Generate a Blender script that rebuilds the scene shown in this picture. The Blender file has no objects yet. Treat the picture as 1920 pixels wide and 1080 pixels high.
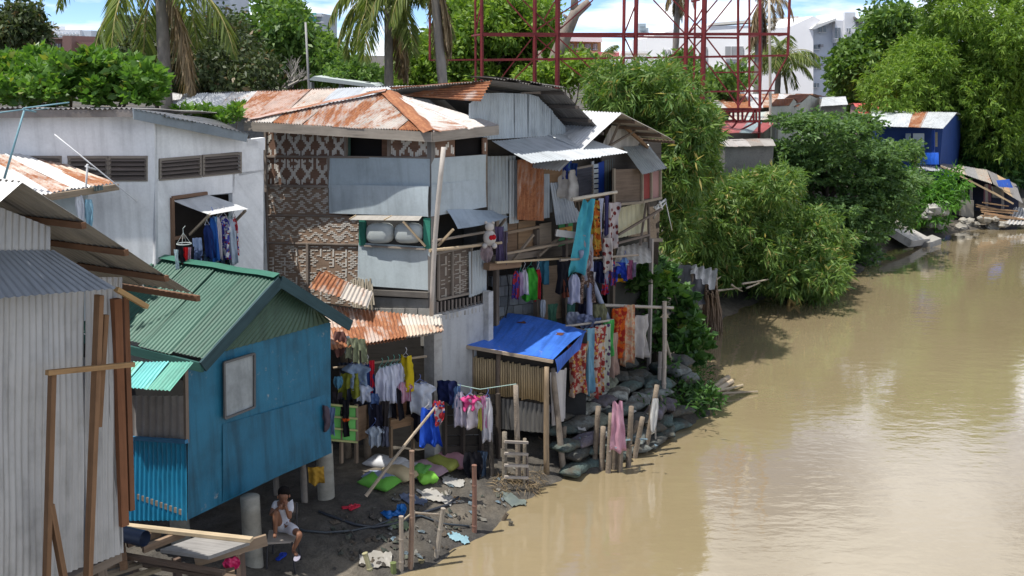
import bpy, math, random
import numpy as np
from mathutils import Vector as V, Matrix
random.seed(7); RNG = np.random.default_rng(7)
SC = bpy.context.scene; COL = SC.collection

# ------------------------------------------------------------------ camera
FPX, HZ, CH = 2000.0, 95.0, 7.8          # focal length in photo pixels, horizon row, eye height above the water
PIT = math.atan((540-HZ)/FPX)
cd = bpy.data.cameras.new('camera'); cam = bpy.data.objects.new('camera', cd); COL.objects.link(cam)
cd.sensor_width = 36; cd.lens = 36*FPX/1920; cd.clip_start = .1; cd.clip_end = 3000
cam.location = (0, 0, CH); cam.rotation_euler = (math.pi/2-PIT, 0, 0); SC.camera = cam

# ------------------------------------------------------------------ sky, sun, exposure
SUN_EL = math.radians(69); SUN_AZ = math.atan2(-.94, -.34)
w = bpy.data.worlds.new('World'); SC.world = w; w.use_nodes = True
nt = w.node_tree; nt.nodes.clear()
def wn(t): return nt.nodes.new(t)
out = wn('ShaderNodeOutputWorld'); bg = wn('ShaderNodeBackground'); bg.inputs[1].default_value = .13
sky = wn('ShaderNodeTexSky'); sky.sky_type = 'NISHITA'; sky.sun_disc = False
sky.sun_elevation = SUN_EL; sky.sun_rotation = SUN_AZ % (2*math.pi); sky.air_density = .34; sky.dust_density = 0; sky.ozone_density = 5
tc = wn('ShaderNodeTexCoord'); sep = wn('ShaderNodeSeparateXYZ'); nt.links.new(tc.outputs['Generated'], sep.inputs[0])
ad = wn('ShaderNodeMath'); ad.operation = 'ADD'; ad.inputs[1].default_value = .16; nt.links.new(sep.outputs[2], ad.inputs[0])
mxz = wn('ShaderNodeMath'); mxz.operation = 'MAXIMUM'; mxz.inputs[1].default_value = .05; nt.links.new(ad.outputs[0], mxz.inputs[0])
dv = wn('ShaderNodeVectorMath'); dv.operation = 'DIVIDE'; nt.links.new(tc.outputs['Generated'], dv.inputs[0])
cmb = wn('ShaderNodeCombineXYZ'); cmb.inputs[2].default_value = 1
nt.links.new(mxz.outputs[0], cmb.inputs[0]); nt.links.new(mxz.outputs[0], cmb.inputs[1]); nt.links.new(cmb.outputs[0], dv.inputs[1])
nz = wn('ShaderNodeTexNoise'); nz.inputs['Scale'].default_value = 1.1; nz.inputs['Detail'].default_value = 7; nz.inputs['Roughness'].default_value = .55
nt.links.new(dv.outputs[0], nz.inputs['Vector'])
rp = wn('ShaderNodeValToRGB'); rp.color_ramp.elements[0].position = .46; rp.color_ramp.elements[1].position = .60
nt.links.new(nz.outputs[0], rp.inputs[0])
mx = wn('ShaderNodeMixRGB'); mx.inputs[2].default_value = (7.4, 7.6, 7.9, 1)
nt.links.new(rp.outputs[0], mx.inputs[0]); nt.links.new(sky.outputs[0], mx.inputs[1]); nt.links.new(mx.outputs[0], bg.inputs[0])
nt.links.new(bg.outputs[0], out.inputs[0])
sl = bpy.data.lights.new('sun', 'SUN'); sl.energy = 3.9; sl.angle = math.radians(.53); sl.color = (1, .95, .87)
so = bpy.data.objects.new('sun', sl); COL.objects.link(so)
SD = V((math.cos(SUN_EL)*math.sin(SUN_AZ), math.cos(SUN_EL)*math.cos(SUN_AZ), math.sin(SUN_EL)))
so.rotation_euler = SD.to_track_quat('Z', 'Y').to_euler(); so.location = (0, 0, 60)
vs = SC.view_settings; vs.view_transform = 'Standard'; vs.look = 'None'; vs.exposure = 0.6; vs.gamma = 1; vs.use_curve_mapping = False
SC.cycles.max_bounces = 6; SC.cycles.diffuse_bounces = 3; SC.cycles.glossy_bounces = 2; SC.cycles.transparent_max_bounces = 6

# ------------------------------------------------------------------ photo ray -> place helpers
_f = V((0, math.cos(PIT), -math.sin(PIT))); _u = V((0, math.sin(PIT), math.cos(PIT))); _C = V((0, 0, CH))
def ray(x, y): return _f + V((1, 0, 0))*((x-960)/FPX) - _u*((y-540)/FPX)
def onz(x, y, z): d = ray(x, y); return _C + d*((z-CH)/d.z)
def at(x, y, Y): d = ray(x, y); return _C + d*(Y/d.y)
class Plane:                                # upright plane through p along horizontal direction d; n faces the river/camera side
    def __init__(s, p, d, n=None):
        s.p = V(p); s.d = V((d[0], d[1], 0)).normalized(); s.n = V((s.d.y, -s.d.x, 0))
        if n is not None: s.n = V(n).normalized()
    def __call__(s, x, y, off=0):
        d = ray(x, y); p0 = s.p + s.n*off
        return _C + d*((p0-_C).dot(s.n)/d.dot(s.n))
    def q(s, pts, off=0): return [s(x, y, off) for x, y in pts]

# ------------------------------------------------------------------ object helpers
WM = {}
def _tag(o, label=None, cat=None, group=None, kind=None):
    if label: o['label'] = label
    if cat: o['category'] = cat
    if group: o['group'] = group
    if kind: o['kind'] = kind
    return o
def link(o, M, parent):
    COL.objects.link(o)
    if parent is not None:
        o.parent = parent; o.matrix_parent_inverse = WM[parent.name].inverted()
    o.matrix_basis = M; WM[o.name] = M.copy(); return o
def thing(name, label, cat, loc, group=None):
    o = bpy.data.objects.new(name, None); o.empty_display_size = .1
    link(o, Matrix.Translation(V(loc)), None); return _tag(o, label, cat, group)
def frame(o, x, n):
    x = V(x).normalized(); n = V(n); n = (n - x*n.dot(x)).normalized(); y = n.cross(x)
    M = Matrix((x, y, n)).transposed().to_4x4(); M.translation = V(o); return M
def mk(name, verts, faces, mat, parent=None, color=(1, 1, 1, 1), M=None, smooth=False, label=None, cat=None, group=None, kind=None):
    vs_ = np.asarray(verts, dtype=np.float64).reshape(-1, 3)
    if M is None:
        c = (vs_.min(0)+vs_.max(0))/2; M = Matrix.Translation((c[0], c[1], vs_[:, 2].min()))
    Mi = np.array(M.inverted()); loc = vs_@Mi[:3, :3].T + Mi[:3, 3]
    me = bpy.data.meshes.new(name)
    if isinstance(faces, np.ndarray):
        nf, k = faces.shape
        me.vertices.add(len(loc)); me.vertices.foreach_set('co', loc.astype(np.float32).ravel())
        me.loops.add(nf*k); me.loops.foreach_set('vertex_index', faces.astype(np.int32).ravel())
        me.polygons.add(nf); me.polygons.foreach_set('loop_start', np.arange(0, nf*k, k, dtype=np.int32))
        me.polygons.foreach_set('loop_total', np.full(nf, k, dtype=np.int32)); me.update(calc_edges=True)
    else:
        me.from_pydata(loc.tolist(), [], faces)
    if smooth: me.polygons.foreach_set('use_smooth', [True]*len(me.polygons))
    me.materials.append(mat)
    o = bpy.data.objects.new(name, me)
    c = tuple(color); o.color = c if len(c) == 4 else c+(0,)
    link(o, M, parent); return _tag(o, label, cat, group, kind)
class MB:
    def __init__(s): s.v = []; s.f = []
    def add(s, v, f):
        n = len(s.v); s.v += [tuple(p) for p in v]; s.f += [tuple(i+n for i in g) for g in f]; return s
    def box(s, c, x, y, z):                  # centre and three half axes
        c, x, y, z = V(c), V(x), V(y), V(z)
        return s.add([c+x*a+y*b+z*d for d in (-1, 1) for b in (-1, 1) for a in (-1, 1)],
                     [(0, 2, 3, 1), (4, 5, 7, 6), (0, 1, 5, 4), (2, 6, 7, 3), (0, 4, 6, 2), (1, 3, 7, 5)])
    def abox(s, a, b):
        a, b = V(a), V(b); h = (b-a)/2; return s.box((a+b)/2, (h.x, 0, 0), (0, h.y, 0), (0, 0, h.z))
    def beam(s, a, b, wd, ht, up=(0, 0, 1)):
        a, b = V(a), V(b); d = (b-a); L = d.length; d.normalize(); up = V(up)
        if abs(d.dot(up)) > .95: up = V((.6, .8, 0))
        y = (up - d*up.dot(d)).normalized(); x = d.cross(y); return s.box((a+b)/2, x*wd/2, d*L/2, y*ht/2)
    def tube(s, pts, rad, n=7, cap=True):
        pts = [V(p) for p in pts]; k = len(pts); rad = list(rad) if hasattr(rad, '__len__') else [rad]*k
        base = len(s.v); prev = None
        for i, p in enumerate(pts):
            d = (pts[min(i+1, k-1)]-pts[max(i-1, 0)]).normalized()
            a = prev if prev is not None else (V((1, 0, 0)) if abs(d.x) < .8 else V((0, 1, 0)))
            a = (a-d*a.dot(d)).normalized(); prev = a; b = d.cross(a)
            s.v += [tuple(p+(a*math.cos(2*math.pi*j/n)+b*math.sin(2*math.pi*j/n))*rad[i]) for j in range(n)]
        for i in range(k-1):
            for j in range(n):
                s.f.append((base+i*n+j, base+i*n+(j+1) % n, base+(i+1)*n+(j+1) % n, base+(i+1)*n+j))
        if cap:
            s.f.append(tuple(base+j for j in reversed(range(n)))); s.f.append(tuple(base+(k-1)*n+j for j in range(n)))
        return s
    def build(s, name, mat, parent=None, color=(1, 1, 1, 1), **k): return mk(name, s.v, s.f, mat, parent, color, **k)
def lerp(a, b, t): return a+(b-a)*t
def bil(q, s, t): return (q[0]*(1-s)+q[1]*s)*(1-t) + (q[3]*(1-s)+q[2]*s)*t
def jit(c, a=.04):
    k = 1+random.uniform(-a, a); return tuple(max(0, x*k) for x in c[:3])+tuple(c[3:])
def sheet(name, parent, mat, q, color, corr=.076, amp=.013, rows=None, wav=.006, flip=False, raise_=0, **k):
    """metal or cloth sheet on quad q: q0->q1 across the corrugations, q0->q3 along them"""
    q = [V(p) for p in q]
    n = (q[1]-q[0]).cross(q[3]-q[0])
    if n.length < 1e-9: n = (q[2]-q[1]).cross(q[3]-q[2])
    n.normalize(); wd = max((q[1]-q[0]).length, (q[2]-q[3]).length); ln = max((q[3]-q[0]).length, (q[2]-q[1]).length)
    nu = max(4, min(420, int(wd/corr*6))) if corr else max(4, int(wd/.12)); nv = rows or max(3, min(12, int(ln/.35)))
    ph = random.random()*9; p2 = random.random()*9
    vs_ = []
    for j in range(nv+1):
        t = j/nv
        for i in range(nu+1):
            s_ = i/nu; p = bil(q, s_, t)
            h = wav*(math.sin(s_*wd*2.3+ph+t*2)+math.sin(t*ln*2.9+p2+s_*3))
            if corr: h += amp*math.cos(2*math.pi*s_*wd/corr+ph)
            vs_.append(p+n*(h+raise_))
    fs = np.array([(j*(nu+1)+i, j*(nu+1)+i+1, (j+1)*(nu+1)+i+1, (j+1)*(nu+1)+i) for j in range(nv) for i in range(nu)])
    return mk(name, [tuple(p) for p in vs_], fs, mat, parent, color, M=frame(q[0], (q[1]-q[0]) if (q[1]-q[0]).length > 1e-6 else (q[2]-q[3]), n), smooth=True, **k)
def roof(parent, q, colors, n=None, corr=.076, amp=.014, name='roof_sheet', over=.05, mat=None, jag=.06):
    """corrugated roof of separate overlapping sheets; q0->q1 along the ridge, q3/q2 at the eave"""
    q = [V(p) for p in q]; L = max((q[1]-q[0]).length, (q[2]-q[3]).length); n = n or max(1, round(L/.82)); r = []
    for i in range(n):
        a, b = i/n-over/L*.5, (i+1)/n+over/L*.5; a = max(a, 0); b = min(b, 1)
        e = random.uniform(-jag, jag*.3)/max(.3, (q[3]-q[0]).length)
        qq = [bil(q, a, 0), bil(q, b, 0), bil(q, b, 1+e), bil(q, a, 1+e)]
        r.append(sheet(name, parent, mat or M_metal, qq, jit(colors[i % len(colors)], .08), corr, amp, raise_=.004*(i % 2)))
    return r
def panel(name, parent, mat, q, th, color, **k):
    """flat board on quad q, th thick towards the back"""
    q = [V(p) for p in q]; n = (q[1]-q[0]).cross(q[3]-q[0]).normalized()
    if n.dot(_C-q[0]) < 0: n = -n
    b = [p-n*th for p in q]
    fs = [(0, 1, 2, 3), (7, 6, 5, 4), (0, 4, 5, 1), (1, 5, 6, 2), (2, 6, 7, 3), (3, 7, 4, 0)]
    return mk(name, [tuple(p) for p in q+b], fs, mat, parent, color, M=frame(q[0], q[1]-q[0], n), **k)
def beam(name, parent, mat, a, b, wd, ht, color, **k):
    a, b = V(a), V(b); d = b-a; m = MB().beam(a, b, wd, ht)
    n = V((0, 0, 1)) if abs(d.normalized().z) < .9 else V((.6, -.8, 0))
    return mk(name, m.v, m.f, mat, parent, color, M=frame(a, d, n), **k)
def pole(name, parent, mat, a, b, r, r2=None, color=(1, 1, 1, 1), seg=6, bend=.015, n=8, knots=False, **k):
    a, b = V(a), V(b); L = (b-a).length; r2 = r if r2 is None else r2; pts = []; rad = []
    o1 = V((random.uniform(-1, 1), random.uniform(-1, 1), 0))*bend*L
    ss = [i/seg for i in range(seg+1)]
    if knots:
        ss = []; m = max(2, int(L/.32))
        for i in range(m):
            ss += [i/m, (i+.06)/m, (i+.9)/m]
        ss.append(1)
    for i, t in enumerate(ss):
        pts.append(lerp(a, b, t)+o1*math.sin(math.pi*t)); rr = r+(r2-r)*t
        if knots and i % 3 == 0: rr *= 1.16
        rad.append(rr)
    m = MB().tube(pts, rad, n); d = b-a
    return mk(name, m.v, m.f, mat, parent, color, M=frame(a, d, V((.6, -.8, .1))), smooth=not knots, **k)

# ------------------------------------------------------------------ materials
def nm(name):
    m = bpy.data.materials.new(name); m.use_nodes = True; t = m.node_tree; b = t.nodes['Principled BSDF']; return m, t, b
def nd(t, typ, ins=None, **kw):
    n_ = t.nodes.new(typ)
    for k, v_ in kw.items(): setattr(n_, k, v_)
    for k, v_ in (ins or {}).items():
        if isinstance(v_, bpy.types.NodeSocket): t.links.new(v_, n_.inputs[k])
        else: n_.inputs[k].default_value = v_
    return n_
def objcol(t):
    o = nd(t, 'ShaderNodeObjectInfo'); return o
def coords(t, sc=(1, 1, 1), rnd=True):
    c = nd(t, 'ShaderNodeTexCoord'); oi = nd(t, 'ShaderNodeObjectInfo')
    mlt = nd(t, 'ShaderNodeMath', {0: oi.outputs['Random'], 1: 37.0}, operation='MULTIPLY')
    a = nd(t, 'ShaderNodeVectorMath', {0: c.outputs['Object'], 1: mlt.outputs[0]}, operation='ADD')
    return nd(t, 'ShaderNodeVectorMath', {0: a.outputs[0], 1: sc}, operation='MULTIPLY').outputs[0]
def noise(t, vec, scale, detail=4, rough=.6):
    return nd(t, 'ShaderNodeTexNoise', {'Vector': vec, 'Scale': scale, 'Detail': detail, 'Roughness': rough}).outputs[0]
def ramp(t, fac, stops):
    r = nd(t, 'ShaderNodeValToRGB', {0: fac}); e = r.color_ramp.elements
    while len(e) < len(stops): e.new(.5)
    for i, (p, c) in enumerate(stops):
        e[i].position = p; e[i].color = (c, c, c, 1) if not hasattr(c, '__len__') else tuple(c)+(1,)*(4-len(c))
    return r.outputs[0]
def mixc(t, fac, a, b, bt='MIX'):
    n_ = nd(t, 'ShaderNodeMixRGB', blend_type=bt)
    for i, v_ in ((0, fac), (1, a), (2, b)):
        if isinstance(v_, bpy.types.NodeSocket): t.links.new(v_, n_.inputs[i])
        else: n_.inputs[i].default_value = v_ if i == 0 else (tuple(v_)+(1,))[:4]
    return n_.outputs[0]
def mth(t, op, a, b=0.0):
    n_ = nd(t, 'ShaderNodeMath', operation=op)
    for i, v_ in ((0, a), (1, b)):
        if isinstance(v_, bpy.types.NodeSocket): t.links.new(v_, n_.inputs[i])
        else: n_.inputs[i].default_value = v_
    return n_.outputs[0]
def bump(t, b, h, dist=.01, st=.6):
    n_ = nd(t, 'ShaderNodeBump', {'Height': h, 'Distance': dist, 'Strength': st}); t.links.new(n_.outputs[0], b.inputs['Normal'])

def mat_metal():                              # galvanised or painted sheet: object colour = tint, alpha = how rusty
    m, t, b = nm('sheet_metal'); oi = objcol(t)
    v = coords(t); vs2 = coords(t, (9, .9, 1))
    big = noise(t, v, .9, 3); st = noise(t, vs2, 1.0, 5, .65); fine = noise(t, v, 22, 3)
    s = mth(t, 'ADD', mth(t, 'MULTIPLY', big, .62), mth(t, 'MULTIPLY', st, .58))
    s = mth(t, 'ADD', s, mth(t, 'MULTIPLY', mth(t, 'SUBTRACT', fine, .5), .2))
    th = mth(t, 'SUBTRACT', 1.02, mth(t, 'MULTIPLY', oi.outputs['Alpha'], .77))
    d = mth(t, 'MULTIPLY', mth(t, 'SUBTRACT', s, th), 7.0)
    rust = nd(t, 'ShaderNodeClamp', {0: d}).outputs[0]
    dirt = ramp(t, mth(t, 'ADD', mth(t, 'MULTIPLY', st, .6), mth(t, 'MULTIPLY', noise(t, v, 3.1, 5), .4)), [(.32, .62), (.5, .94), (.7, 1.08)])
    base = mixc(t, 1, oi.outputs['Color'], dirt, 'MULTIPLY')
    rc = ramp(t, mth(t, 'ADD', mth(t, 'MULTIPLY', fine, .45), mth(t, 'MULTIPLY', noise(t, vs2, 2.3, 4), .55)), [(.3, (.12, .045, .022)), (.5, (.27, .10, .042)), (.72, (.42, .21, .10))])
    t.links.new(mixc(t, rust, base, rc), b.inputs['Base Color'])
    t.links.new(mth(t, 'ADD', .46, mth(t, 'MULTIPLY', rust, .42)), b.inputs['Roughness'])
    t.links.new(mth(t, 'MULTIPLY', mth(t, 'SUBTRACT', 1.0, rust), .18), b.inputs['Metallic'])
    bump(t, b, noise(t, v, 14, 3), .004, .35); return m
def mat_plain(name, rough=.8, var=.3, sc=3.0, bmp=.004, stretch=(1, 1, 1), spec=.3, bsc=30):
    m, t, b = nm(name); oi = objcol(t); v = coords(t, stretch)
    n1 = noise(t, v, sc, 6, .62); n2 = noise(t, v, sc*.31, 3)
    f = ramp(t, mth(t, 'ADD', mth(t, 'MULTIPLY', n1, .6), mth(t, 'MULTIPLY', n2, .4)), [(.3, 1-var), (.5, 1), (.7, 1+var*.5)])
    t.links.new(mixc(t, 1, oi.outputs['Color'], f, 'MULTIPLY'), b.inputs['Base Color'])
    b.inputs['Roughness'].default_value = rough; b.inputs['Specular IOR Level'].default_value = spec
    if bmp: bump(t, b, noise(t, v, bsc, 4), bmp, .5)
    return m
def mat_grime(name, rough=.85, streak=.35, amt=.5):      # wall paint / concrete with run-off streaks and blotches
    m, t, b = nm(name); oi = objcol(t); v = coords(t); vs2 = coords(t, (6, .5, 6))
    n1 = noise(t, v, 1.3, 6, .65); n2 = noise(t, vs2, 1.2, 5, .6); n3 = noise(t, v, 24, 3)
    f = ramp(t, n1, [(.33, 1-amt), (.52, 1), (.75, 1.06)]); g = ramp(t, n2, [(.3, 1-streak), (.5, 1), (.8, 1.04)])
    h = ramp(t, n3, [(.2, .93), (.7, 1.03)])
    c = mixc(t, 1, mixc(t, 1, mixc(t, 1, oi.outputs['Color'], f, 'MULTIPLY'), g, 'MULTIPLY'), h, 'MULTIPLY')
    t.links.new(c, b.inputs['Base Color']); b.inputs['Roughness'].default_value = rough; b.inputs['Specular IOR Level'].default_value = .25
    bump(t, b, mth(t, 'ADD', n3, mth(t, 'MULTIPLY', n1, 2)), .004, .4); return m
def mat_wood():                               # long grain runs along local x
    m, t, b = nm('timber'); oi = objcol(t); v = coords(t, (1.2, 22, 22)); v2 = coords(t)
    g = noise(t, v, 1.0, 6, .7); n2 = noise(t, v2, 2.2, 4)
    f = ramp(t, mth(t, 'ADD', mth(t, 'MULTIPLY', g, .6), mth(t, 'MULTIPLY', n2, .4)), [(.28, .5), (.5, .95), (.72, 1.25)])
    t.links.new(mixc(t, 1, oi.outputs['Color'], f, 'MULTIPLY'), b.inputs['Base Color']); b.inputs['Roughness'].default_value = .85
    b.inputs['Specular IOR Level'].default_value = .2; bump(t, b, g, .004, .5); return m
def mat_cloth(name, pat=None, c2=(.5, .03, .03), c3=None, sc=9.0):
    m, t, b = nm(name); oi = objcol(t); v = coords(t); col = oi.outputs['Color']
    if pat == 'spots':
        vo = nd(t, 'ShaderNodeTexVoronoi', {'Vector': v, 'Scale': sc}); f = ramp(t, vo.outputs[0], [(.36, 1), (.42, 0)]); col = mixc(t, f, col, c2)
    if pat == 'stripe':
        wv = nd(t, 'ShaderNodeTexWave', {'Vector': v, 'Scale': sc, 'Distortion': 1.0, 'Detail': 1.0}, bands_direction='X'); f = ramp(t, wv.outputs[0], [(.5, 0), (.56, 1)]); col = mixc(t, f, col, c2)
    if pat == 'floral':
        n0 = noise(t, v, sc, 3, .6); f = ramp(t, n0, [(.47, 0), (.5, 1)]); col = mixc(t, f, col, c2)
        if c3:
            vo = nd(t, 'ShaderNodeTexVoronoi', {'Vector': v, 'Scale': sc*1.3}); col = mixc(t, ramp(t, vo.outputs[0], [(.27, 1), (.33, 0)]), col, c3)
    n1 = noise(t, v, 6, 4); col = mixc(t, 1, col, ramp(t, n1, [(.3, .86), (.7, 1.06)]), 'MULTIPLY')
    t.links.new(col, b.inputs['Base Color']); b.inputs['Roughness'].default_value = .9; b.inputs['Specular IOR Level'].default_value = .15
    tr = nd(t, 'ShaderNodeBsdfTranslucent', {0: col}); ms = nd(t, 'ShaderNodeMixShader', {0: .22, 1: b.outputs[0], 2: tr.outputs[0]})
    t.links.new(ms.outputs[0], t.nodes['Material Output'].inputs[0]); return m
def mat_leaf(name, a, b_, dry=None, tr=.38, rough=.5):
    m, t, b = nm(name); g = nd(t, 'ShaderNodeNewGeometry'); r = g.outputs['Random Per Island']
    stops = [(.0, a), (.86, b_)] if dry is None else [(.0, a), (.8, b_), (.93, b_), (.96, dry)]
    c = ramp(t, r, stops); t.links.new(c, b.inputs['Base Color']); b.inputs['Roughness'].default_value = rough; b.inputs['Specular IOR Level'].default_value = .35
    c2 = mixc(t, 1, c, (1.25, 1.3, .55), 'MULTIPLY')
    tl = nd(t, 'ShaderNodeBsdfTranslucent', {0: c2}); ms = nd(t, 'ShaderNodeMixShader', {0: tr, 1: b.outputs[0], 2: tl.outputs[0]})
    t.links.new(ms.outputs[0], t.nodes['Material Output'].inputs[0]); return m

M_metal = mat_metal(); M_wood = mat_wood(); M_wall = mat_grime('painted_wall', .8, .16, .17); M_conc = mat_grime('concrete', .9, .22, .35)
M_flat = mat_grime('flat_sheet', .5, .16, .2); M_paint = mat_plain('paint', .6, .25, 2.5); M_bamboo = mat_plain('bamboo', .55, .4, 5, .002, (1, 8, 8))
M_cloth = mat_cloth('cloth'); M_plast = mat_plain('plastic', .4, .2, 4, .003, spec=.5); M_sack = mat_plain('woven_sack', .75, .45, 4, .02, bsc=9)
M_bark = mat_plain('bark', .95, .5, 7, .03, (1, 1, .4)); M_rope = mat_plain('cord', .8, .2)
M_dark = mat_plain('dark_interior', .95, .3); M_skin = mat_plain('skin', .55, .12, 6, 0); M_far = mat_plain('far_render', .85, .07, .25, 0)  # dark_interior mostly paints the shade of unlit rooms and recesses
M_glass = mat_plain('window_glass', .12, .2, 1, 0, spec=.6); M_steel = mat_plain('red_steel', .6, .35, 2.2, .002)
def mat_sack():                               # woven plastic sack caked with mud
    m, t, b = nm('woven_sack'); oi = objcol(t); v = coords(t); n1 = noise(t, v, 3.2, 6, .65); n2 = noise(t, v, 11, 5, .6)
    c = mixc(t, 1, oi.outputs['Color'], ramp(t, n2, [(.3, .65), (.55, 1.05), (.75, 1.35)]), 'MULTIPLY')
    t.links.new(mixc(t, ramp(t, n1, [(.46, 0), (.62, .8)]), c, (.085, .072, .056)), b.inputs['Base Color']); b.inputs['Roughness'].default_value = .8; b.inputs['Specular IOR Level'].default_value = .25
    bump(t, b, mth(t, 'ADD', noise(t, v, 8, 4, .65), mth(t, 'MULTIPLY', noise(t, v, 40, 2), .25)), .06, .8); return m
M_sack = mat_sack()
def mat_tarp():                               # plastic sheet: blotches, pale scuffs, creases
    m, t, b = nm('tarpaulin'); oi = objcol(t); v = coords(t); n1 = noise(t, v, 1.6, 5, .6); n2 = noise(t, v, 7, 6, .7)
    c = mixc(t, 1, oi.outputs['Color'], ramp(t, n1, [(.3, .72), (.5, 1), (.72, 1.16)]), 'MULTIPLY')
    c = mixc(t, 1, c, ramp(t, noise(t, coords(t, (7, .5, 7)), 1.1, 5, .6), [(.34, .66), (.52, 1), (.75, 1.1)]), 'MULTIPLY')
    sc = mth(t, 'MULTIPLY', ramp(t, n2, [(.60, 0), (.70, 1)]), ramp(t, noise(t, v, .8, 2), [(.58, 0), (.68, .6)]))
    t.links.new(mixc(t, sc, c, (.42, .38, .33)), b.inputs['Base Color']); b.inputs['Roughness'].default_value = .42; b.inputs['Specular IOR Level'].default_value = .35
    cr = coords(t, (1, .35, 1)); bump(t, b, mth(t, 'ADD', noise(t, cr, 5, 4, .6), mth(t, 'MULTIPLY', noise(t, v, 30, 2), .15)), .05, .55); return m
M_tarp = mat_tarp()
def mat_ground():
    m, t, b = nm('mud'); c = nd(t, 'ShaderNodeTexCoord').outputs['Object']
    n1 = noise(t, c, .55, 6, .6); n2 = noise(t, c, 5, 6, .65); n3 = noise(t, c, 30, 3)
    a = ramp(t, n1, [(.35, (.045, .042, .039)), (.5, (.08, .073, .063)), (.68, (.165, .143, .112))])
    d = mixc(t, 1, a, ramp(t, n2, [(.3, .6), (.55, 1.05), (.75, 1.3)]), 'MULTIPLY')
    t.links.new(mixc(t, 1, d, ramp(t, n3, [(.25, .8), (.7, 1.12)]), 'MULTIPLY'), b.inputs['Base Color'])
    t.links.new(ramp(t, n1, [(.35, .55), (.6, .95)]), b.inputs['Roughness']); b.inputs['Specular IOR Level'].default_value = .3
    bump(t, b, mth(t, 'ADD', mth(t, 'MULTIPLY', n2, 2), n3), .03, .7); return m
def mat_water():
    m, t, b = nm('river_water'); c = nd(t, 'ShaderNodeTexCoord').outputs['Object']
    n1 = noise(t, c, .12, 4, .55)
    t.links.new(ramp(t, n1, [(.3, (.245, .195, .112)), (.6, (.28, .226, .137))]), b.inputs['Base Color'])
    b.inputs['Roughness'].default_value = .045; b.inputs['IOR'].default_value = 1.5; b.inputs['Specular IOR Level'].default_value = .5
    v1 = nd(t, 'ShaderNodeVectorMath', {0: c, 1: (1.0, 1.9, 1)}, operation='MULTIPLY').outputs[0]
    w1 = noise(t, v1, 1.5, 3, .5); w2 = noise(t, v1, 5.5, 3, .5); pt = ramp(t, noise(t, c, .16, 3), [(.40, .12), (.62, 1)])
    h = mth(t, 'ADD', mth(t, 'MULTIPLY', w1, .055), mth(t, 'MULTIPLY', mth(t, 'MULTIPLY', w2, .018), pt))
    bump(t, b, h, 1.0, .13); b.inputs['Coat Weight'].default_value = 1.0; b.inputs['Coat IOR'].default_value = 1.6; b.inputs['Coat Roughness'].default_value = .03
    t.links.new(b.inputs['Normal'].links[0].from_socket, b.inputs['Coat Normal']); return m
M_mud = mat_ground(); M_water = mat_water()

# ------------------------------------------------------------------ terrain and river
BANK = np.array([(-40, -40), (-12, -5), (-5.2, 9), (-2.6, 14.3), (-1.63, 14.97), (-.94, 15.77), (-.42, 16.66), (.42, 18.0), (1.0, 18.75), (1.75, 19.1), (2.56, 20.1), (3.4, 21.3),
                 (4.45, 22.4), (4.4, 24), (4.4, 26.3), (5.0, 27.6), (5.97, 30.06), (6.9, 32), (8.9, 34.4), (11.5, 36.0), (13.4, 39.2), (15, 42), (17.4, 43.7), (19.7, 46.6),
                 (23.6, 48.6), (40, 56), (90, 80), (400, 160)], dtype=float)
def bank_sd(P):                               # signed distance to the waterline, positive on land
    best = np.full(len(P), 1e9); sg = np.ones(len(P))
    for a, b in zip(BANK[:-1], BANK[1:]):
        ab = b-a; t = np.clip(((P-a)@ab)/(ab@ab), 0, 1); d = P-(a+t[:, None]*ab); dd = np.hypot(d[:, 0], d[:, 1])
        cr = ab[0]*(P[:, 1]-a[1])-ab[1]*(P[:, 0]-a[0]); u_ = dd < best-1e-9
        best = np.where(u_, dd, best); sg = np.where(u_, np.sign(cr), sg)
    return best*sg
def vnoise(x, y, s):
    r = 0
    for k, (a, b_) in enumerate(((1, 0), (.5, 1.7), (.31, 4.1), (.17, 2.2))):
        f = s*(1.9**k); r = r+a*np.sin(x*f*1.3+b_+1.7*np.sin(y*f*.9+k))*np.cos(y*f*1.1+b_*2+1.3*np.sin(x*f*.7-k))
    return r
def ground_z(P):
    P = np.asarray(P, float).reshape(-1, 2); d = bank_sd(P); x, y = P[:, 0], P[:, 1]
    d = d+.16*vnoise(x, y, 1.4)*np.clip(1-np.abs(d)/3, 0, 1)
    z = np.where(d > 0, .52*(1-np.exp(-np.clip(d, 0, None)/1.0))+.025*np.clip(d, 0, 40), .35*d)
    z = np.clip(z, -1.6, None)+.045*vnoise(x, y, 1.1)*np.clip(d, 0, 1)+.018*vnoise(x, y, 4.3)*np.clip(d+.3, 0, 1)
    return z
def gz(x, y): return float(ground_z([(x, y)])[0])
def build_ground():
    def lines(segs):
        r = []
        for a, b, st in segs: r += list(np.arange(a, b-1e-6, st))
        return np.array(r+[segs[-1][1]])
    X = lines([(-600, -100, 100), (-100, -20, 10), (-20, -8, 1), (-8, 8, .1), (8, 26, .5), (26, 60, 3), (60, 200, 20), (200, 800, 100)])
    Y = lines([(-60, 8, 4), (8, 12.5, .5), (12.5, 24, .1), (24, 52, .4), (52, 100, 4), (100, 300, 25), (300, 1400, 110)])
    gx, gy = np.meshgrid(X, Y); P = np.stack([gx.ravel(), gy.ravel()], 1); z = ground_z(P)
    n, mm = len(X), len(Y); i = np.arange((mm-1)*n).reshape(mm-1, n)[:, :-1].ravel()
    F = np.stack([i, i+1, i+1+n, i+n], 1)
    mk('ground', np.column_stack([P, z]), F, M_mud, smooth=True, kind='structure', M=Matrix.Identity(4))
build_ground()
mk('river_water', [(-80, -80, 0), (700, -80, 0), (700, 400, 0), (-80, 400, 0)], [(0, 1, 2, 3)], M_water, kind='structure', M=Matrix.Identity(4))
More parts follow.
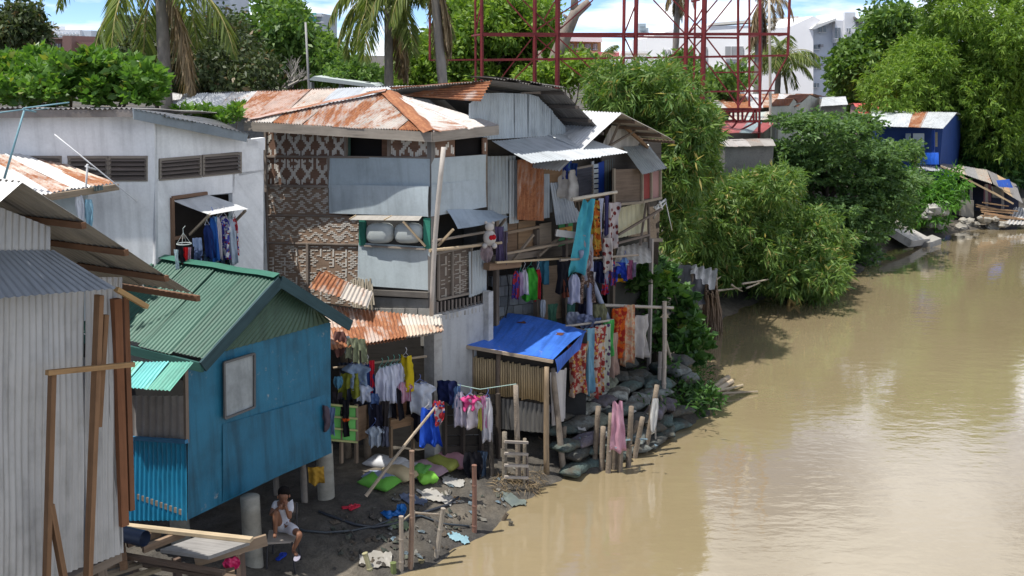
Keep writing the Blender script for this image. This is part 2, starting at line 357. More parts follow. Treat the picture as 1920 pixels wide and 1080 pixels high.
# ================================================================== HOUSES
ZN = V((0, 0, 1))
GALV = (.46, .48, .50); GREY = (.27, .30, .33); BROWN = (.17, .095, .055); OLDW = (.19, .155, .125); PALEW = (.42, .33, .22)
def root_at(name, label, cat, p, group=None): return thing(name, label, cat, (p[0], p[1], max(0, gz(p[0], p[1]))), group)
def down(p, z): return V((p.x, p.y, z))
def weave(parent, q, style, name='weave_strips', light=(.60, .57, .52)):
    q = [V(p) for p in q]; W = (q[1]-q[0]).length; H = (q[3]-q[0]).length
    ex = (q[1]-q[0]).normalized(); ez = (q[3]-q[0]).normalized(); n = ex.cross(ez).normalized()
    if n.dot(_C-q[0]) < 0: n = -n
    m = MB()
    def strip(a, b, w_, h_):
        if a-w_/2 < .01 or a+w_/2 > W-.01 or b-h_/2 < .01 or b+h_/2 > H-.01: return
        c = bil(q, a/W, b/H)+n*(.004+random.random()*.003)
        m.box(c, ex*w_/2, (ez+ex*random.uniform(-.02, .02))*h_/2, n*.003)
    if style == 1:
        p = .41; nb = int(H/p)+2
        for i in range(int(W/.042)):
            a = (i+.5)*.042; ph = (a % p)/p; tri = abs(ph-.5)*2
            if tri < .14: continue
            for k in range(nb*2):
                b0 = k*p
                for sg in (-1, 1):
                    if random.random() < .93: strip(a, b0+sg*tri*p*.48+.03, .037, .095)
                    if .2 < tri < .8 and random.random() < .8: strip(a, b0+sg*tri*p*.2+.03, .03, .05)
    elif style == 2:
        for j in range(int(H/.033)):
            b = (j+.5)*.033
            for i in range(int(W/.1)+1):
                a = (i+.5*(j % 2))*.1+.05; tri = abs(((a/.42) % 1)-.5)*2
                if ((b+tri*.17) % .19) < .10 and random.random() < .9: strip(a, b, .088, .022)
    else:
        for j in range(int(H/.036)):
            b = (j+.5)*.036
            for i in range(int(W/.12)+1):
                a = (i+.5*(j % 2))*.12+.05
                if abs((a % .36)-.18) > .05 and random.random() < .55: strip(a, b, .10, .02)
        for i in range(int(W/.36)):
            for j in range(int(H/.2)):
                if random.random() < .8: strip(i*.36+.18, j*.2+.1, .04, .16)
    m.build(name, M_paint, parent, light+(1,), kind='stuff')
def louvre(parent, q, n=5, color=(.15, .125, .11)):
    wdw = panel('window', parent, M_dark, q, .02, (.02, .02, .02, 1)); q = [V(p) for p in q]
    nn = (q[1]-q[0]).cross(q[3]-q[0]).normalized()
    if nn.dot(_C-q[0]) < 0: nn = -nn
    for i in range(n):
        t = (i+.5)/n; a, b = bil(q, .0, t)+nn*.03, bil(q, 1, t)+nn*.03; h = (q[3]-q[0]).length/n
        dd = (q[3]-q[0]).normalized()
        m = MB().box((a+b)/2, (b-a)/2, dd*h*.40+nn*.03*(1 if dd.z > 0 else -1)*-1, nn*.008)
        mk('slat', m.v, m.f, M_wood, wdw, jit(color, .2)+(1,), M=frame(a, b-a, nn))
    for a, b in ((0, 1), (1, 2), (2, 3), (3, 0)):
        d2 = (q[b]-q[a]).normalized()*.02
        beam('frame', wdw, M_wood, q[a]-d2+nn*.03, q[b]+d2+nn*.03, .05, .04, (.24, .21, .18, 1))
    return wdw

# ---------------- bamboo-mat house (centre)
uM = V((-.8, .6, 0)); vM = V((.68, .733, 0)).normalized()
cM = at(808, 262, 18.75); PL = Plane(cM, uM, (-.6, -.8, 0)); PRt = Plane(cM, vM)
hM = root_at('bamboo_mat_house', 'two-storey house of woven bamboo matting under a rusty pyramid roof', 'house', cM)
zG = .45
BW = (.20, .12, .085); BW2 = (.29, .205, .15)
def wallq(P, x0, y0, x1, y1, y0b=None, y1b=None, off=0):     # quad from pixel box; y0b,y1b = rows at the right end
    y0b = y0 if y0b is None else y0b; y1b = y1 if y1b is None else y1b
    return [P(x0, y1, off), P(x1, y1b, off), P(x1, y0b, off), P(x0, y0, off)]
for nm_, bx, st, col in (('woven_panel', (499, 244, 650, 293, 250, 294), 1, BW), ('woven_panel', (730, 252, 808, 295, 262, 297), 1, BW),
                         ('woven_panel', (499, 294, 640, 347, 295, 349), 1, BW), ('woven_panel', (500, 349, 650, 402, 351, 404), 2, BW2),
                         ('woven_panel', (501, 404, 690, 454, 406, 458), 2, BW2), ('woven_panel', (502, 456, 690, 620, 460, 630), 3, BW2)):
    q = wallq(PL, *bx); pn = panel(nm_, hM, M_wood, q, .03, jit(col)+(1,)); weave(pn, q, st)
q = wallq(PL, 640, 296, 808, 402, 297, 405); panel('wall', hM, M_wood, q, .03, OLDW+(1,))
q = wallq(PL, 690, 405, 808, 640, 408, 650); panel('wall', hM, M_wood, q, .03, (.1, .09, .08, 1))
# battens and corner posts
for a, b, r in (((499, 293), (808, 296), .05), ((499, 348), (640, 350), .06), ((500, 403), (640, 405), .035), ((501, 455), (690, 459), .035)):
    beam('batten', hM, M_wood, PL(*a, .02), PL(*b, .02), r, r*.8, (.25, .21, .18, 1))
for a, b in (((498, 244), (503, 640)), ((577, 456), (577, 600)), ((617, 296), (620, 400)), ((649, 250), (649, 294)), ((730, 253), (730, 296))):
    beam('batten', hM, M_wood, PL(*a, .02), PL(*b, .02), .06, .05, (.24, .20, .17, 1))
beam('corner_post', hM, M_wood, PL(808, 262, .0), PL(812, 840, .0), .1, .1, (.2, .19, .18, 1))
# flat metal cladding, left face
FL = (.42, .50, .545)
sheet('metal_cladding', hM, M_flat, wallq(PL, 617, 293, 806, 352, 298, 350, .05), FL+(0,), 0, wav=.012)
sheet('metal_cladding', hM, M_flat, wallq(PL, 617, 347, 805, 400, 348, 406, .065), (.46, .53, .57, 0), 0, wav=.02)
wq = wallq(PL, 672, 455, 806, 534, 463, 545, .05)
sheet('metal_cladding', hM, M_flat, wq, (.46, .53, .56, 0), 0, wav=.012)
# window with cement bags, green frame, propped shutter
wn_ = panel('window', hM, M_dark, wallq(PL, 672, 408, 806, 462, 410, 468, .02), .02, (.05, .05, .05, 1))
panel('frame', wn_, M_paint, wallq(PL, 673, 412, 684, 460, 412, 461, .06), .05, (.035, .19, .14, 1)); panel('frame', wn_, M_paint, wallq(PL, 794, 408, 806, 466, 409, 467, .07), .05, (.04, .22, .16, 1))
def bulge(name, parent, mat, P, x0, y0, x1, y1, th, color, off, **k):      # stuffed bag on an upright plane
    m = MB(); nu, nv = 10, 8; c = P((x0+x1)/2, (y0+y1)/2, off); ex = (P(x1, (y0+y1)/2, off)-P(x0, (y0+y1)/2, off))/2; ez = (P((x0+x1)/2, y0, off)-P((x0+x1)/2, y1, off))/2
    for j in range(nv+1):
        for i in range(nu):
            a = 2*math.pi*i/nu; b = math.pi*j/nv-math.pi/2; sx = abs(math.cos(a))**.6*math.copysign(1, math.cos(a)); sz = abs(math.sin(b))**.7*math.copysign(1, math.sin(b))
            cb = max(.02, math.cos(b))**.5
            m.v.append(tuple(c+ex*sx*cb+ez*sz+P.n*math.sin(a)*cb*th))
    for j in range(nv):
        for i in range(nu): m.f.append((j*nu+i, j*nu+(i+1) % nu, (j+1)*nu+(i+1) % nu, (j+1)*nu+i))
    return m.build(name, mat, parent, color, smooth=True, **k)
for k_, (x0, x1) in enumerate(((688, 738), (741, 792))):
    _tag(bulge('stuffed_sack', None, M_paint, PL, x0, 418, x1, 456, .12, (.42, .46, .46, 1), .06), ('left' if k_ == 0 else 'right')+' pale stuffed sack on the sill behind the green window posts', 'sack', 'sacks in the window')
sh = sheet('window_shutter', hM, M_flat, [PL(668, 404, .1), PL(792, 405, .1), PL(785, 414, .24), PL(655, 412, .24)], (.36, .34, .31, 0), 0, wav=.004)
beam('prop', sh, M_wood, PL(655, 412, .24), PL(668, 404, .1), .03, .03, PALEW+(1,)); beam('prop', sh, M_wood, PL(720, 413, .24), PL(735, 405, .1), .03, .03, PALEW+(1,))
beam('prop', sh, M_wood, PL(756, 415, .23), PL(798, 462, .08), .035, .035, PALEW+(1,))
beam('sill', wn_, M_wood, PL(684, 461, .08), PL(798, 467, .08), .05, .03, (.3, .26, .22, 1))
# upper windows: near-black panels paint the unlit rooms behind
for P, bx in ((PL, (651, 254, 729, 293, 256, 294)), (PRt, (855, 261, 905, 292, 257, 288))):
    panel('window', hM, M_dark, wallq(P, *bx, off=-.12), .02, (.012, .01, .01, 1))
panel('shutter', hM, M_wood, wallq(PL, 716, 256, 729, 293, 257, 294, -.02), .02, (.16, .09, .06, 1)); panel('shutter', hM, M_paint, wallq(PL, 651, 254, 656, 293, 254, 293, .0), .02, (.05, .1, .08, 1))
# right face
for bx, st in (((809, 264, 853, 296, 262, 293), 1), ((905, 259, 914, 290, 258, 289), 1)):
    q = wallq(PRt, *bx); pn = panel('woven_panel', hM, M_wood, q, .03, BW+(1,)); weave(pn, q, st)
panel('wall', hM, M_wood, wallq(PRt, 809, 296, 914, 402, 289, 388), .03, OLDW+(1,))
sheet('metal_cladding', hM, M_flat, wallq(PRt, 808, 297, 912, 350, 290, 340, .04), (.40, .46, .49, 0), 0, wav=.012)
sheet('metal_cladding', hM, M_flat, wallq(PRt, 808, 346, 912, 406, 336, 388, .055), (.40, .46, .50, 0), 0, wav=.02)
panel('wall', hM, M_dark, wallq(PRt, 812, 402, 925, 480, 388, 460, -.5), .03, (.03, .028, .025, 1))  # near-black sheet paints the shade behind the opening
q = wallq(PRt, 822, 474, 884, 562, 463, 548); pn = panel('woven_panel', hM, M_wood, q, .03, (.14, .11, .09, 1)); weave(pn, q, 3, light=(.30, .27, .23))
for a, b in (((848, 470), (848, 556)), ((822, 474), (822, 562)), ((884, 464), (884, 548)), ((822, 562), (884, 549)), ((815, 476), (925, 452))):
    beam('batten', hM, M_wood, PRt(*a, .03), PRt(*b, .03), .045, .04, (.22, .19, .16, 1))
sheet('metal_cladding', hM, M_metal, wallq(PRt, 880, 472, 913, 558, 466, 546, .06), (.38, .42, .44, .1), .076)
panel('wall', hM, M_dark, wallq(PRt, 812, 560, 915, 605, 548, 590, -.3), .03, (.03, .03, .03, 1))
for i in range(13):
    x = 820+i*7.0; beam('window_bar', hM, M_wood, PRt(x, 566-i*1.0, .03), PRt(x, 600-i*1.2, .03), .03, .03, jit((.2, .17, .15), .2)+(1,))
beam('rail', hM, M_wood, PRt(850, 590, .06), PRt(905, 575, .06), .03, .03, (.33, .32, .31, 1))
aw = sheet('awning', hM, M_flat, [PRt(835, 398, .05), PRt(925, 390, .05), PRt(955, 405, .4), PRt(858, 430, .4)], (.34, .40, .46, 0), 0, wav=.03)
beam('prop', aw, M_wood, PRt(822, 460, .05), PRt(850, 430, .36), .04, .04, PALEW+(1,)); beam('prop', aw, M_wood, PRt(925, 440, .05), PRt(948, 410, .38), .04, .04, OLDW+(1,))
pole('rail', hM, M_bamboo, PRt(806, 470, .3), PRt(940, 455, .35), .03, .025, (.42, .33, .22, 1), knots=True); pole('rail', hM, M_bamboo, PRt(812, 452, .12), PRt(930, 432, .12), .025, .025, (.3, .25, .2, 1), knots=True)
# block wall under the mat, rubble coping
panel('wall', hM, M_conc, wallq(PL, 686, 556, 808, 640, 562, 650, .03), .15, (.3, .29, .27, 1))
beam('beam', hM, M_wood, PL(690, 547, .05), PL(806, 553, .05), .12, .1, (.13, .12, .11, 1))
for i in range(5):
    x = 688+i*24; b_ = panel('concrete_block', hM, M_conc, wallq(PL, x, 578, x+22, 602, 579, 603, .06), .05, jit((.33, .32, .30), .1)+(1,))
for i in range(16):
    x = 660+i*2.4+random.random()*2; beam('split_bamboo', hM, M_bamboo, PL(x, 520+random.random()*14, .08), PL(x+random.uniform(-3, 8), 570+random.random()*16, .16), .03, .012, jit((.4, .35, .27), .2)+(1,))
# hip roof: two visible faces and two hidden behind, cap strips, fascia
eC = at(811, 246, 18.35); eL = at(458, 224, 20.75); eR = at(934, 240, 19.75); apx = at(730, 171, 20.4); eB = eL+(eR-eC)*1.6
zE = eC.z; eL.z = zE+.02; eR.z = zE+.02; eB.z = zE
def trisheets(parent, a, b, top, cols, n):       # corrugated triangle face: eave a->b, apex top; sheets follow the slope
    ed = (b-a); L = ed.length; e = ed.normalized(); s0 = (top-a).dot(e)/L
    for i in range(n):
        f0, f1 = i/n, (i+1)/n
        def upper(f): return f/s0 if f < s0 else (1-f)/(1-s0)
        pts = [f0, f1]+([s0] if f0 < s0 < f1 else [])
        slope = top-lerp(a, b, s0)
        segs = [(f0, f1)] if not (f0 < s0 < f1) else [(f0, s0), (s0, f1)]
        c = jit(cols[i % len(cols)], .08)
        for g0, g1 in segs:
            p0, p1 = lerp(a, b, g0), lerp(a, b, g1); ov = -slope*random.uniform(.0, .03)
            sheet('roof_sheet', parent, M_metal, [p0+slope*upper(g0), p1+slope*upper(g1), p1+ov, p0+ov], c, raise_=.004*(i % 2))
HIPC = [(.54, .50, .46, .56), (.50, .46, .42, .66), (.54, .50, .47, .60), (.50, .46, .42, .68), (.52, .48, .44, .62), (.5, .38, .3, .9)]
trisheets(hM, eL, eC, apx, HIPC, 6); trisheets(hM, eC, eR, apx, [(.50, .475, .45, .52), (.52, .49, .465, .46)], 2)
mk('roof_back', [tuple(p) for p in (eL, apx, eB, eR)], [(0, 1, 2), (1, 3, 2)], M_metal, hM, GALV+(.4,))
def cap(parent, a, b, wd, color, n):
    a, b = V(a), V(b); d = (b-a).normalized(); sd = d.cross(ZN).normalized(); dn = -ZN
    l1, r1 = sd*wd-ZN*wd*.32, -sd*wd-ZN*wd*.32; k = 10; vs_ = []; fs = []
    for i in range(k+1):
        p = lerp(a, b, i/k)+ZN*(.03+.008*math.sin(i*1.9))
        vs_ += [p+l1, p, p+r1]
    for i in range(k): fs += [(i*3, i*3+1, i*3+4, i*3+3), (i*3+1, i*3+2, i*3+5, i*3+4)]
    return mk('ridge_cap', [tuple(p) for p in vs_], fs, M_metal, parent, color, M=frame(a, sd, ZN))
cap(hM, apx, eC, .17, (.5, .4, .33, .86), 6); cap(hM, apx+V((-.05, 0, .02)), eL+V((.1, 0, .04)), .13, (.55, .4, .36, .62), 6)
for a, b in ((eL, eC), (eC, eR)):
    d = ZN*-.10; m = MB().beam(a+d, b+d, .04, .17); mk('fascia', m.v, m.f, M_wood, hM, (.30, .265, .225, 1), M=frame(a, b-a, ZN))
mk('soffit', [tuple(p-ZN*.05) for p in (eL, eC, eR, eB)], [(0, 1, 2, 3)], M_dark, hM, (.08, .06, .05, 1))
# back and hidden sides so that the rooms are closed
bL = PL(498, 244); bR = PRt(914, 258); bk = bL+(bR-cM)
mk('rear_wall', [tuple(p) for p in (down(bL, .4), down(bk, .4), bk, bL, down(bR, .4), bR)], [(0, 1, 2, 3), (1, 4, 5, 2)], M_dark, hM, (.1, .09, .08, 1))
# concrete river wall below the house
cw = root_at('concrete_wall', 'tall weathered grey concrete wall standing between the porch and the blue tarpaulin shed', 'wall', cM)
panel('wall_face', cw, M_conc, [down(PRt(808, 600, .12), .2), down(PRt(921, 575, .12), .2), PRt(921, 566, .12), PRt(808, 598, .12)], .2, (.40, .41, .42, 1))
beam('column', cw, M_conc, down(PRt(812, 840, .2), .2), PRt(812, 622, .2), .24, .22, (.40, .39, .37, 1))
beam('column', cw, M_conc, down(PRt(914, 600, .16), .2), PRt(915, 546, .16), .14, .14, (.5, .5, .49, 1))
for i in range(14):
    x = 815+i*7; p = PRt(x, 597-(x-808)*.22, .05); m = MB().box(p, V((.05+.03*random.random(), .02, 0)), V((-.02, .05, .01)), V((0, 0, .03+.03*random.random()))); m.build('rubble', M_conc, cw, jit((.38, .37, .35), .2)+(1,))
# leaning pale pole
pole('white_pole', None, M_paint, PRt(832, 276, .55), PRt(809, 592, .35), .043, .04, (.46, .42, .38, 1), bend=.012, label='tall whitish pole leaning against the corner of the bamboo-mat house', cat='pole')

# ---------------- rusty lean-to porch in front of it
e0, e1 = at(681, 648, 16.9), at(833, 622, 18.15); t1, t0 = at(828, 596, 18.7), at(590, 570, 17.9)
e0b = e0+(e0-e1).normalized()*.75
lt = root_at('rusty_porch', 'open lean-to porch roofed with rusty corrugated sheets, laundry hanging inside', 'porch', e0)
RU = [(.56, .48, .42, .62), (.58, .5, .44, .70), (.6, .56, .5, .42), (.62, .6, .56, .28)]
roof(lt, [t0, t1, e1, e0b], RU, n=3)
roof(lt, [lerp(t0, e0b, .55)+ZN*.03, lerp(t1, e1, .6)+ZN*.03, e1+ZN*.03, e0b+ZN*.03], [(.52, .4, .34, .8), (.56, .46, .4, .7), (.6, .5, .4, .5)], n=3)
roof(lt, [at(600, 508, 18.3), at(700, 548, 18.5), at(690, 575, 17.8), at(578, 540, 17.5)], [(.5, .42, .36, .72), (.58, .52, .46, .45)], n=2)
roof(lt, [at(592, 512, 18.3), at(612, 508, 18.4), at(692, 552, 18.4), at(686, 560, 18.2)], [(.5, .36, .3, .8)], n=1)
for x, y, Y in ((690, 870, 17.2), (652, 868, 17.0), (812, 835, 18.3)):
    p = onz(x, y, .45); pole('post', lt, M_bark, down(p, .2), V((p.x, p.y, 3.0)), .075, .06, (.18, .14, .10, 1))
mk('rear_screen', [tuple(p) for p in (down(at(560, 700, 19.0), .3), down(at(815, 700, 18.9), .3), at(815, 600, 18.9), at(560, 560, 19.0))], [(0, 1, 2, 3)], M_wood, lt, (.06, .055, .05, 1))
for a, b in (((640, 640), (800, 628)), ((625, 690), (800, 668))):
    pole('rail', lt, M_bamboo, at(a[0], a[1], 17.2), at(b[0], b[1], 17.9), .022, .022, (.3, .24, .17, 1))
# green crate on legs, table under the porch
cr = root_at('green_crate', 'green slatted crate on wooden legs under the rusty porch', 'crate', at(650, 830, 16.9))
Pc = Plane(at(622, 800, 16.7), (.9, .42)); 
for j in range(3): panel('board', cr, M_paint, wallq(Pc, 616, 760+j*22, 668, 780+j*22, 764+j*22, 784+j*22), .03, jit((.10, .34, .08), .15)+(1,))
for j in range(4): beam('batten', cr, M_wood, Pc(612, 758+j*22, .03), Pc(670, 763+j*22, .03), .03, .03, (.35, .36, .16, 1))
for x in (618, 640, 668): beam('leg', cr, M_wood, Pc(x, 758, -.02), Pc(x, 868, -.02), .05, .05, (.2, .15, .11, 1))
panel('side', cr, M_wood, [Pc(670, 828), Pc(700, 815, -.5), Pc(700, 755, -.5), Pc(670, 764)], .02, (.2, .13, .08, 1))
tb = root_at('wooden_bench', 'brown plank bench under the hanging white shirts on the porch', 'bench', at(760, 820, 17.9))
Pt = Plane(at(735, 800, 17.8), (.86, .5))
panel('apron', tb, M_wood, wallq(Pt, 732, 788, 776, 806, 778, 796), .03, (.27, .17, .10, 1)); panel('back', tb, M_wood, wallq(Pt, 732, 745, 772, 782, 738, 774, -.3), .03, (.24, .13, .07, 1))
panel('seat', tb, M_wood, [Pt(732, 788), Pt(776, 778), Pt(772, 770, -.4), Pt(728, 782, -.4)], .03, (.3, .2, .12, 1))
for x, y in ((733, 800), (774, 790)): beam('leg', tb, M_wood, Pt(x, y), Pt(x, y+58), .05, .05, (.2, .14, .09, 1))

# ---------------- green-roofed blue hut on posts
vG = V((.56, .83, 0)).normalized(); uG = V((-.83, .56, 0)).normalized()
gL = at(352, 975, 13.9); PG = Plane(gL, vG); PGs = Plane(gL, uG, (-.56, -.83, 0))
hG = root_at('green_roof_hut', 'blue hut with green corrugated gable roof raised on concrete posts', 'hut', gL)
TQ = (.018, .135, .225)
rf = PG(525, 516, .28); eF = PG(379, 676, .28); eN = PG(657, 600, .28)
gw = [PG(352, 975), PG(620, 846), PG(620, 606), PG(520, 545), PG(400, 665), PG(352, 690)]
mk('tarpaulin_wall', [tuple(p) for p in gw], [(0, 1, 2, 3, 4, 5)], M_tarp, hG, TQ+(1,), M=frame(gL, vG, PG.n))
sheet('gable_sheet', hG, M_metal, [PG(400, 665, .03), PG(622, 603, .03), PG(600, 585, .03), PG(522, 532, .03)], (.05, .10, .065, .2), .12, .012)
sheet('tarpaulin_wall', hG, M_tarp, [PG(418, 941, .02), PG(619, 848, .02), PG(619, 738, .02), PG(418, 796, .02)], (.018, .128, .215, 1), 0, wav=.02)
panel('window_board', hG, M_conc, wallq(PG, 421, 681, 477, 784, 664, 762, .05), .03, (.33, .36, .37, 1))
for a, b in (((420, 680), (477, 663)), ((420, 680), (422, 785)), ((477, 663), (477, 763)), ((422, 785), (477, 763))): beam('window_frame', hG, M_wood, PG(*a, .07), PG(*b, .07), .03, .03, (.13, .13, .13, 1))
Lr = 3.3
rb = rf+uG*Lr; eb = eF+uG*Lr; nb_ = eN+uG*Lr
GR = [(.02, .08, .054, .15), (.024, .092, .062, .10), (.022, .085, .057, .18), (.028, .098, .068, .09)]
roof(hG, [rb, rf, eF, eb], GR, n=5); roof(hG, [rb, rf, eN, nb_], GR, n=5)
c_ = cap(hG, rf, rb, .13, (.045, .17, .12, .1), 5)
for a, b in ((rf, eF), (rf, eN)):
    m = MB().beam(a-ZN*.09, b-ZN*.09, .04, .17); mk('fascia', m.v, m.f, M_wood, hG, (.04, .075, .085, 1), M=frame(a, b-a, PG.n))
m = MB().beam(eF-ZN*.1, eb-ZN*.1, .04, .13); mk('fascia', m.v, m.f, M_wood, hG, (.03, .09, .08, 1), M=frame(eF, uG, ZN))
sheet('side_wall', hG, M_metal, wallq(PGs, 225, 822, 352, 976, 828, 976), (.015, .26, .47, .06), .11, .016)
gs2 = [PGs(225, 745), PGs(352, 745), PGs(352, 690), PGs(225, 690)]
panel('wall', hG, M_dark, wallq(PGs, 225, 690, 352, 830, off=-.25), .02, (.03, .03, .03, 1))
sheet('sack_curtain', hG, M_cloth, wallq(PGs, 225, 742, 344, 824, 742, 828, -.03), (.36, .33, .31, 1), .16, .02)
beam('sill', hG, M_wood, PGs(225, 820, .03), PGs(350, 828, .03), .06, .05, (.05, .17, .3, 1)); beam('post', hG, M_wood, PGs(348, 690, .0), PGs(350, 830, .0), .05, .05, (.2, .16, .13, 1))
roof(hG, [PGs(225, 678, .02), PGs(352, 682, .02)+vG*.1, PGs(352, 682, .02)+V((-.18, -.33, -.30)), PGs(225, 678, .02)+V((-.22, -.36, -.30))], [(.06, .27, .21, .1), (.05, .3, .3, .1)], n=3)
fl = [gL+uG*.12+ZN*.1, PG(620, 846)+uG*.12+ZN*.1, PG(620, 846)+uG*3+ZN*.1, gL+uG*3+ZN*.1]
m = MB(); m.add([p+ZN*.02 for p in fl]+[p-ZN*.06 for p in fl], [(0, 1, 2, 3), (7, 6, 5, 4), (0, 4, 5, 1), (3, 7, 4, 0)]); m.build('floor', M_wood, hG, OLDW+(1,))
mk('rear_wall', [tuple(p) for p in (fl[1], fl[2], fl[2]+ZN*1.9, fl[1]+ZN*1.9, fl[3], fl[3]+ZN*1.9)], [(0, 1, 2, 3), (1, 4, 5, 2)], M_dark, hG, (.1, .1, .1, 1))
for x, y, dx in ((475, 1045, 0), (612, 936, 0), (393, 1020, .0)):
    p = onz(x, y, .5); 
    if x == 393: p = gL+uG*.9+vG*.55
    pole('concrete_post', hG, M_conc, (p.x, p.y, .1), (p.x, p.y, 1.46), .145, .14, (.30, .29, .25, 1), n=16, bend=0)
p = onz(570, 945, .5); pole('post', hG, M_bark, (p.x, p.y, .2), (p.x, p.y, 1.5), .06, .05, (.2, .18, .16, 1)); p = onz(553, 960, .5); pole('post', hG, M_bark, (p.x-.4, p.y+.5, .2), (p.x-.4, p.y+.5, 1.5), .05, .05, (.2, .18, .16, 1))

# ---------------- bare corrugated hut (near left)
vH = V((.5, .866, 0)); uH = V((-.866, .5, 0)); hC = at(228, 1036, 10.95); PH = Plane(hC, vH)
hH = root_at('corrugated_hut', 'tall unpainted corrugated iron hut with overhanging roof at the left edge', 'hut', hC)
for i, (x0, x1) in enumerate(((-150, -70), (-72, 10), (8, 92), (90, 160), (158, 230))):
    yb = lambda x: 1036+(230-x)*.37
    sheet('wall_sheet', hH, M_metal, [PH(x0, yb(x0), .004*(i % 2)), PH(x1, yb(x1), .004*(i % 2)), PH(x1, 520, .004*(i % 2)), PH(x0, 520, .004*(i % 2))], jit((.45, .455, .46), .08)+(.30,), .076, .012, rows=14, wav=.010)
sheet('gable_sheet', hH, M_metal, [PH(-150, 520), PH(92, 520), PH(92, 425, 0), PH(-150, 330)], (.42, .43, .44, .1), .076, .011)
RF, EF = PH(43, 342, .55), PH(369, 551, .55); RFb, EFb = RF+uH*5, EF+uH*5
roof(hH, [RF, RFb, EFb, EF], [(.26, .25, .23, .25), (.3, .285, .25, .3)], n=6, corr=.09, amp=.014)
NE = RF-vH*1.6-ZN*1.0; roof(hH, [RFb, RF, NE, NE+uH*5], [(.60, .61, .62, .05)], n=6, corr=.09, amp=.014)
for f in (.30, .54, .79, 1.0):
    a = lerp(RF, EF, f)-ZN*.05; beam('purlin', hH, M_wood, a-uH*.02, a+uH*1.4, .055, .062, (.155, .085, .05, 1))
sheet('lower_awning', hH, M_metal, [PH(-140, 470, .02), PH(98, 470, .02), PH(218, 540, .45), PH(-120, 572, .45)], (.2, .225, .26, .05), .09, .01)
beam('corner_post', hH, M_wood, PH(217, 560, .03), PH(231, 985, .03), .09, .09, (.21, .095, .05, 1)); beam('corner_post', hH, M_wood, PH(226, 560, -.1)+vH*.06, PH(238, 960, -.1)+vH*.06, .06, .06, (.19, .09, .05, 1))
beam('brace', hH, M_wood, PH(218, 542, .3), PH(275, 575, .3), .06, .05, (.38, .25, .12, 1))
tf = root_at('timber_frame', 'rough timber frame of posts and crossbar standing against the corrugated hut', 'timber frame', PH(120, 1060, .4))
for a, b, w_ in (((98, 700), (86, 1130), .075), ((186, 553), (163, 1130), .10), ((197, 590), (184, 800), .07), ((94, 945), (128, 1130), .085)):
    beam('post', tf, M_wood, PH(*a, .28 if w_ != .07 else .2), PH(*b, .28 if w_ != .07 else .2), w_, .05, jit((.215, .125, .07), .15)+(1,))
beam('crossbar', tf, M_wood, PH(88, 699, .34), PH(250, 683, .34), .055, .05, (.36, .225, .11, 1))
for a_, b_ in ((.15, .2), (1.6, .2), (3.0, .2), (.15, 2.4), (1.6, 2.4)):
    p = hC-vH*a_+uH*b_; beam('stilt', hH, M_wood, V((p.x, p.y, max(-.2, gz(p.x, p.y)-.2))), V((p.x, p.y, hC.z)), .11, .11, OLDW+(1,))
panel('floor', hH, M_wood, [hC, hC-vH*5, hC-vH*5+uH*4, hC+uH*4], .1, OLDW+(1,)); panel('rear_wall', hH, M_dark, [hC, hC+uH*5, hC+uH*5+ZN*2.2, hC+ZN*2.2], .03, (.2, .2, .2, 1))

# ---------------- white plastered house (left)
vW = V((.69, .724, 0)).normalized(); cW = at(290, 400, 16.5); PWl = Plane(cW, (1, 0)); PWr = Plane(cW, vW)
hW = root_at('white_house', 'white two-storey plastered house with wooden louvre windows', 'house', cW)
WH = (.76, .77, .78); zt = at(290, 213, 16.5).z
def wp(P, x0, y0, x1, y1, y0b=None, y1b=None, th=.12): return panel('wall', hW, M_wall, wallq(P, x0, y0, x1, y1, y0b, y1b), th, WH+(1,))
wp(PWl, -80, 214, 290, 294); wp(PWl, -80, 337, 290, 760); wp(PWl, 277, 294, 290, 337); wp(PWl, 116, 294, 130, 337)
wp(PWr, 290, 214, 494, 299, 268, 280, .12); wp(PWr, 290, 337, 326, 780, 334, 760); wp(PWr, 326, 334, 440, 372, 325, 361); wp(PWr, 326, 520, 440, 780, 500, 740); wp(PWr, 436, 325, 494, 760, 318, 700); wp(PWr, 448, 281, 494, 330, 277, 321)
wp(PWr, 290, 297, 297, 340, 297, 339)
for bx in ((131, 294, 203, 337), (206, 294, 276, 337), (-20, 294, 115, 337)): louvre(hW, wallq(PWl, *bx, off=-.04))
louvre(hW, wallq(PWr, 298, 299, 373, 336, 293, 330, -.04)); louvre(hW, wallq(PWr, 379, 292, 448, 329, 287, 322, -.04))
mk('room_shade', [tuple(p) for p in (PWr(322, 520, -.9), PWr(500, 500, -.9), PWr(500, 360, -.9), PWr(322, 370, -.9))], [(0, 1, 2, 3)], M_dark, hW, (.05, .04, .035, 1))  # flat near-black sheet paints the unlit room behind the window
aw = sheet('awning', hW, M_flat, [PWr(323, 374, .03), PWr(388, 364, .03), PWr(466, 394, .62), PWr(394, 402, .62)], (.55, .56, .56, 0), 0, wav=.012)
beam('prop', aw, M_wood, PWr(394, 402, .6), PWr(356, 440, .02), .035, .035, (.36, .28, .2, 1)); beam('prop', aw, M_wood, PWr(460, 395, .6), PWr(436, 420, .02), .035, .035, (.25, .2, .16, 1))
for a, b in (((323, 371), (325, 505)), ((323, 371), (388, 362)), ((325, 447), (348, 443))): beam('window_frame', hW, M_wood, PWr(*a, .03), PWr(*b, .03), .05, .05, (.2, .12, .08, 1))
beam('wall_seam', hW, M_wall, PWr(290, 215, .0), PWr(293, 560, .0), .05, .05, (.55, .56, .58, 1))
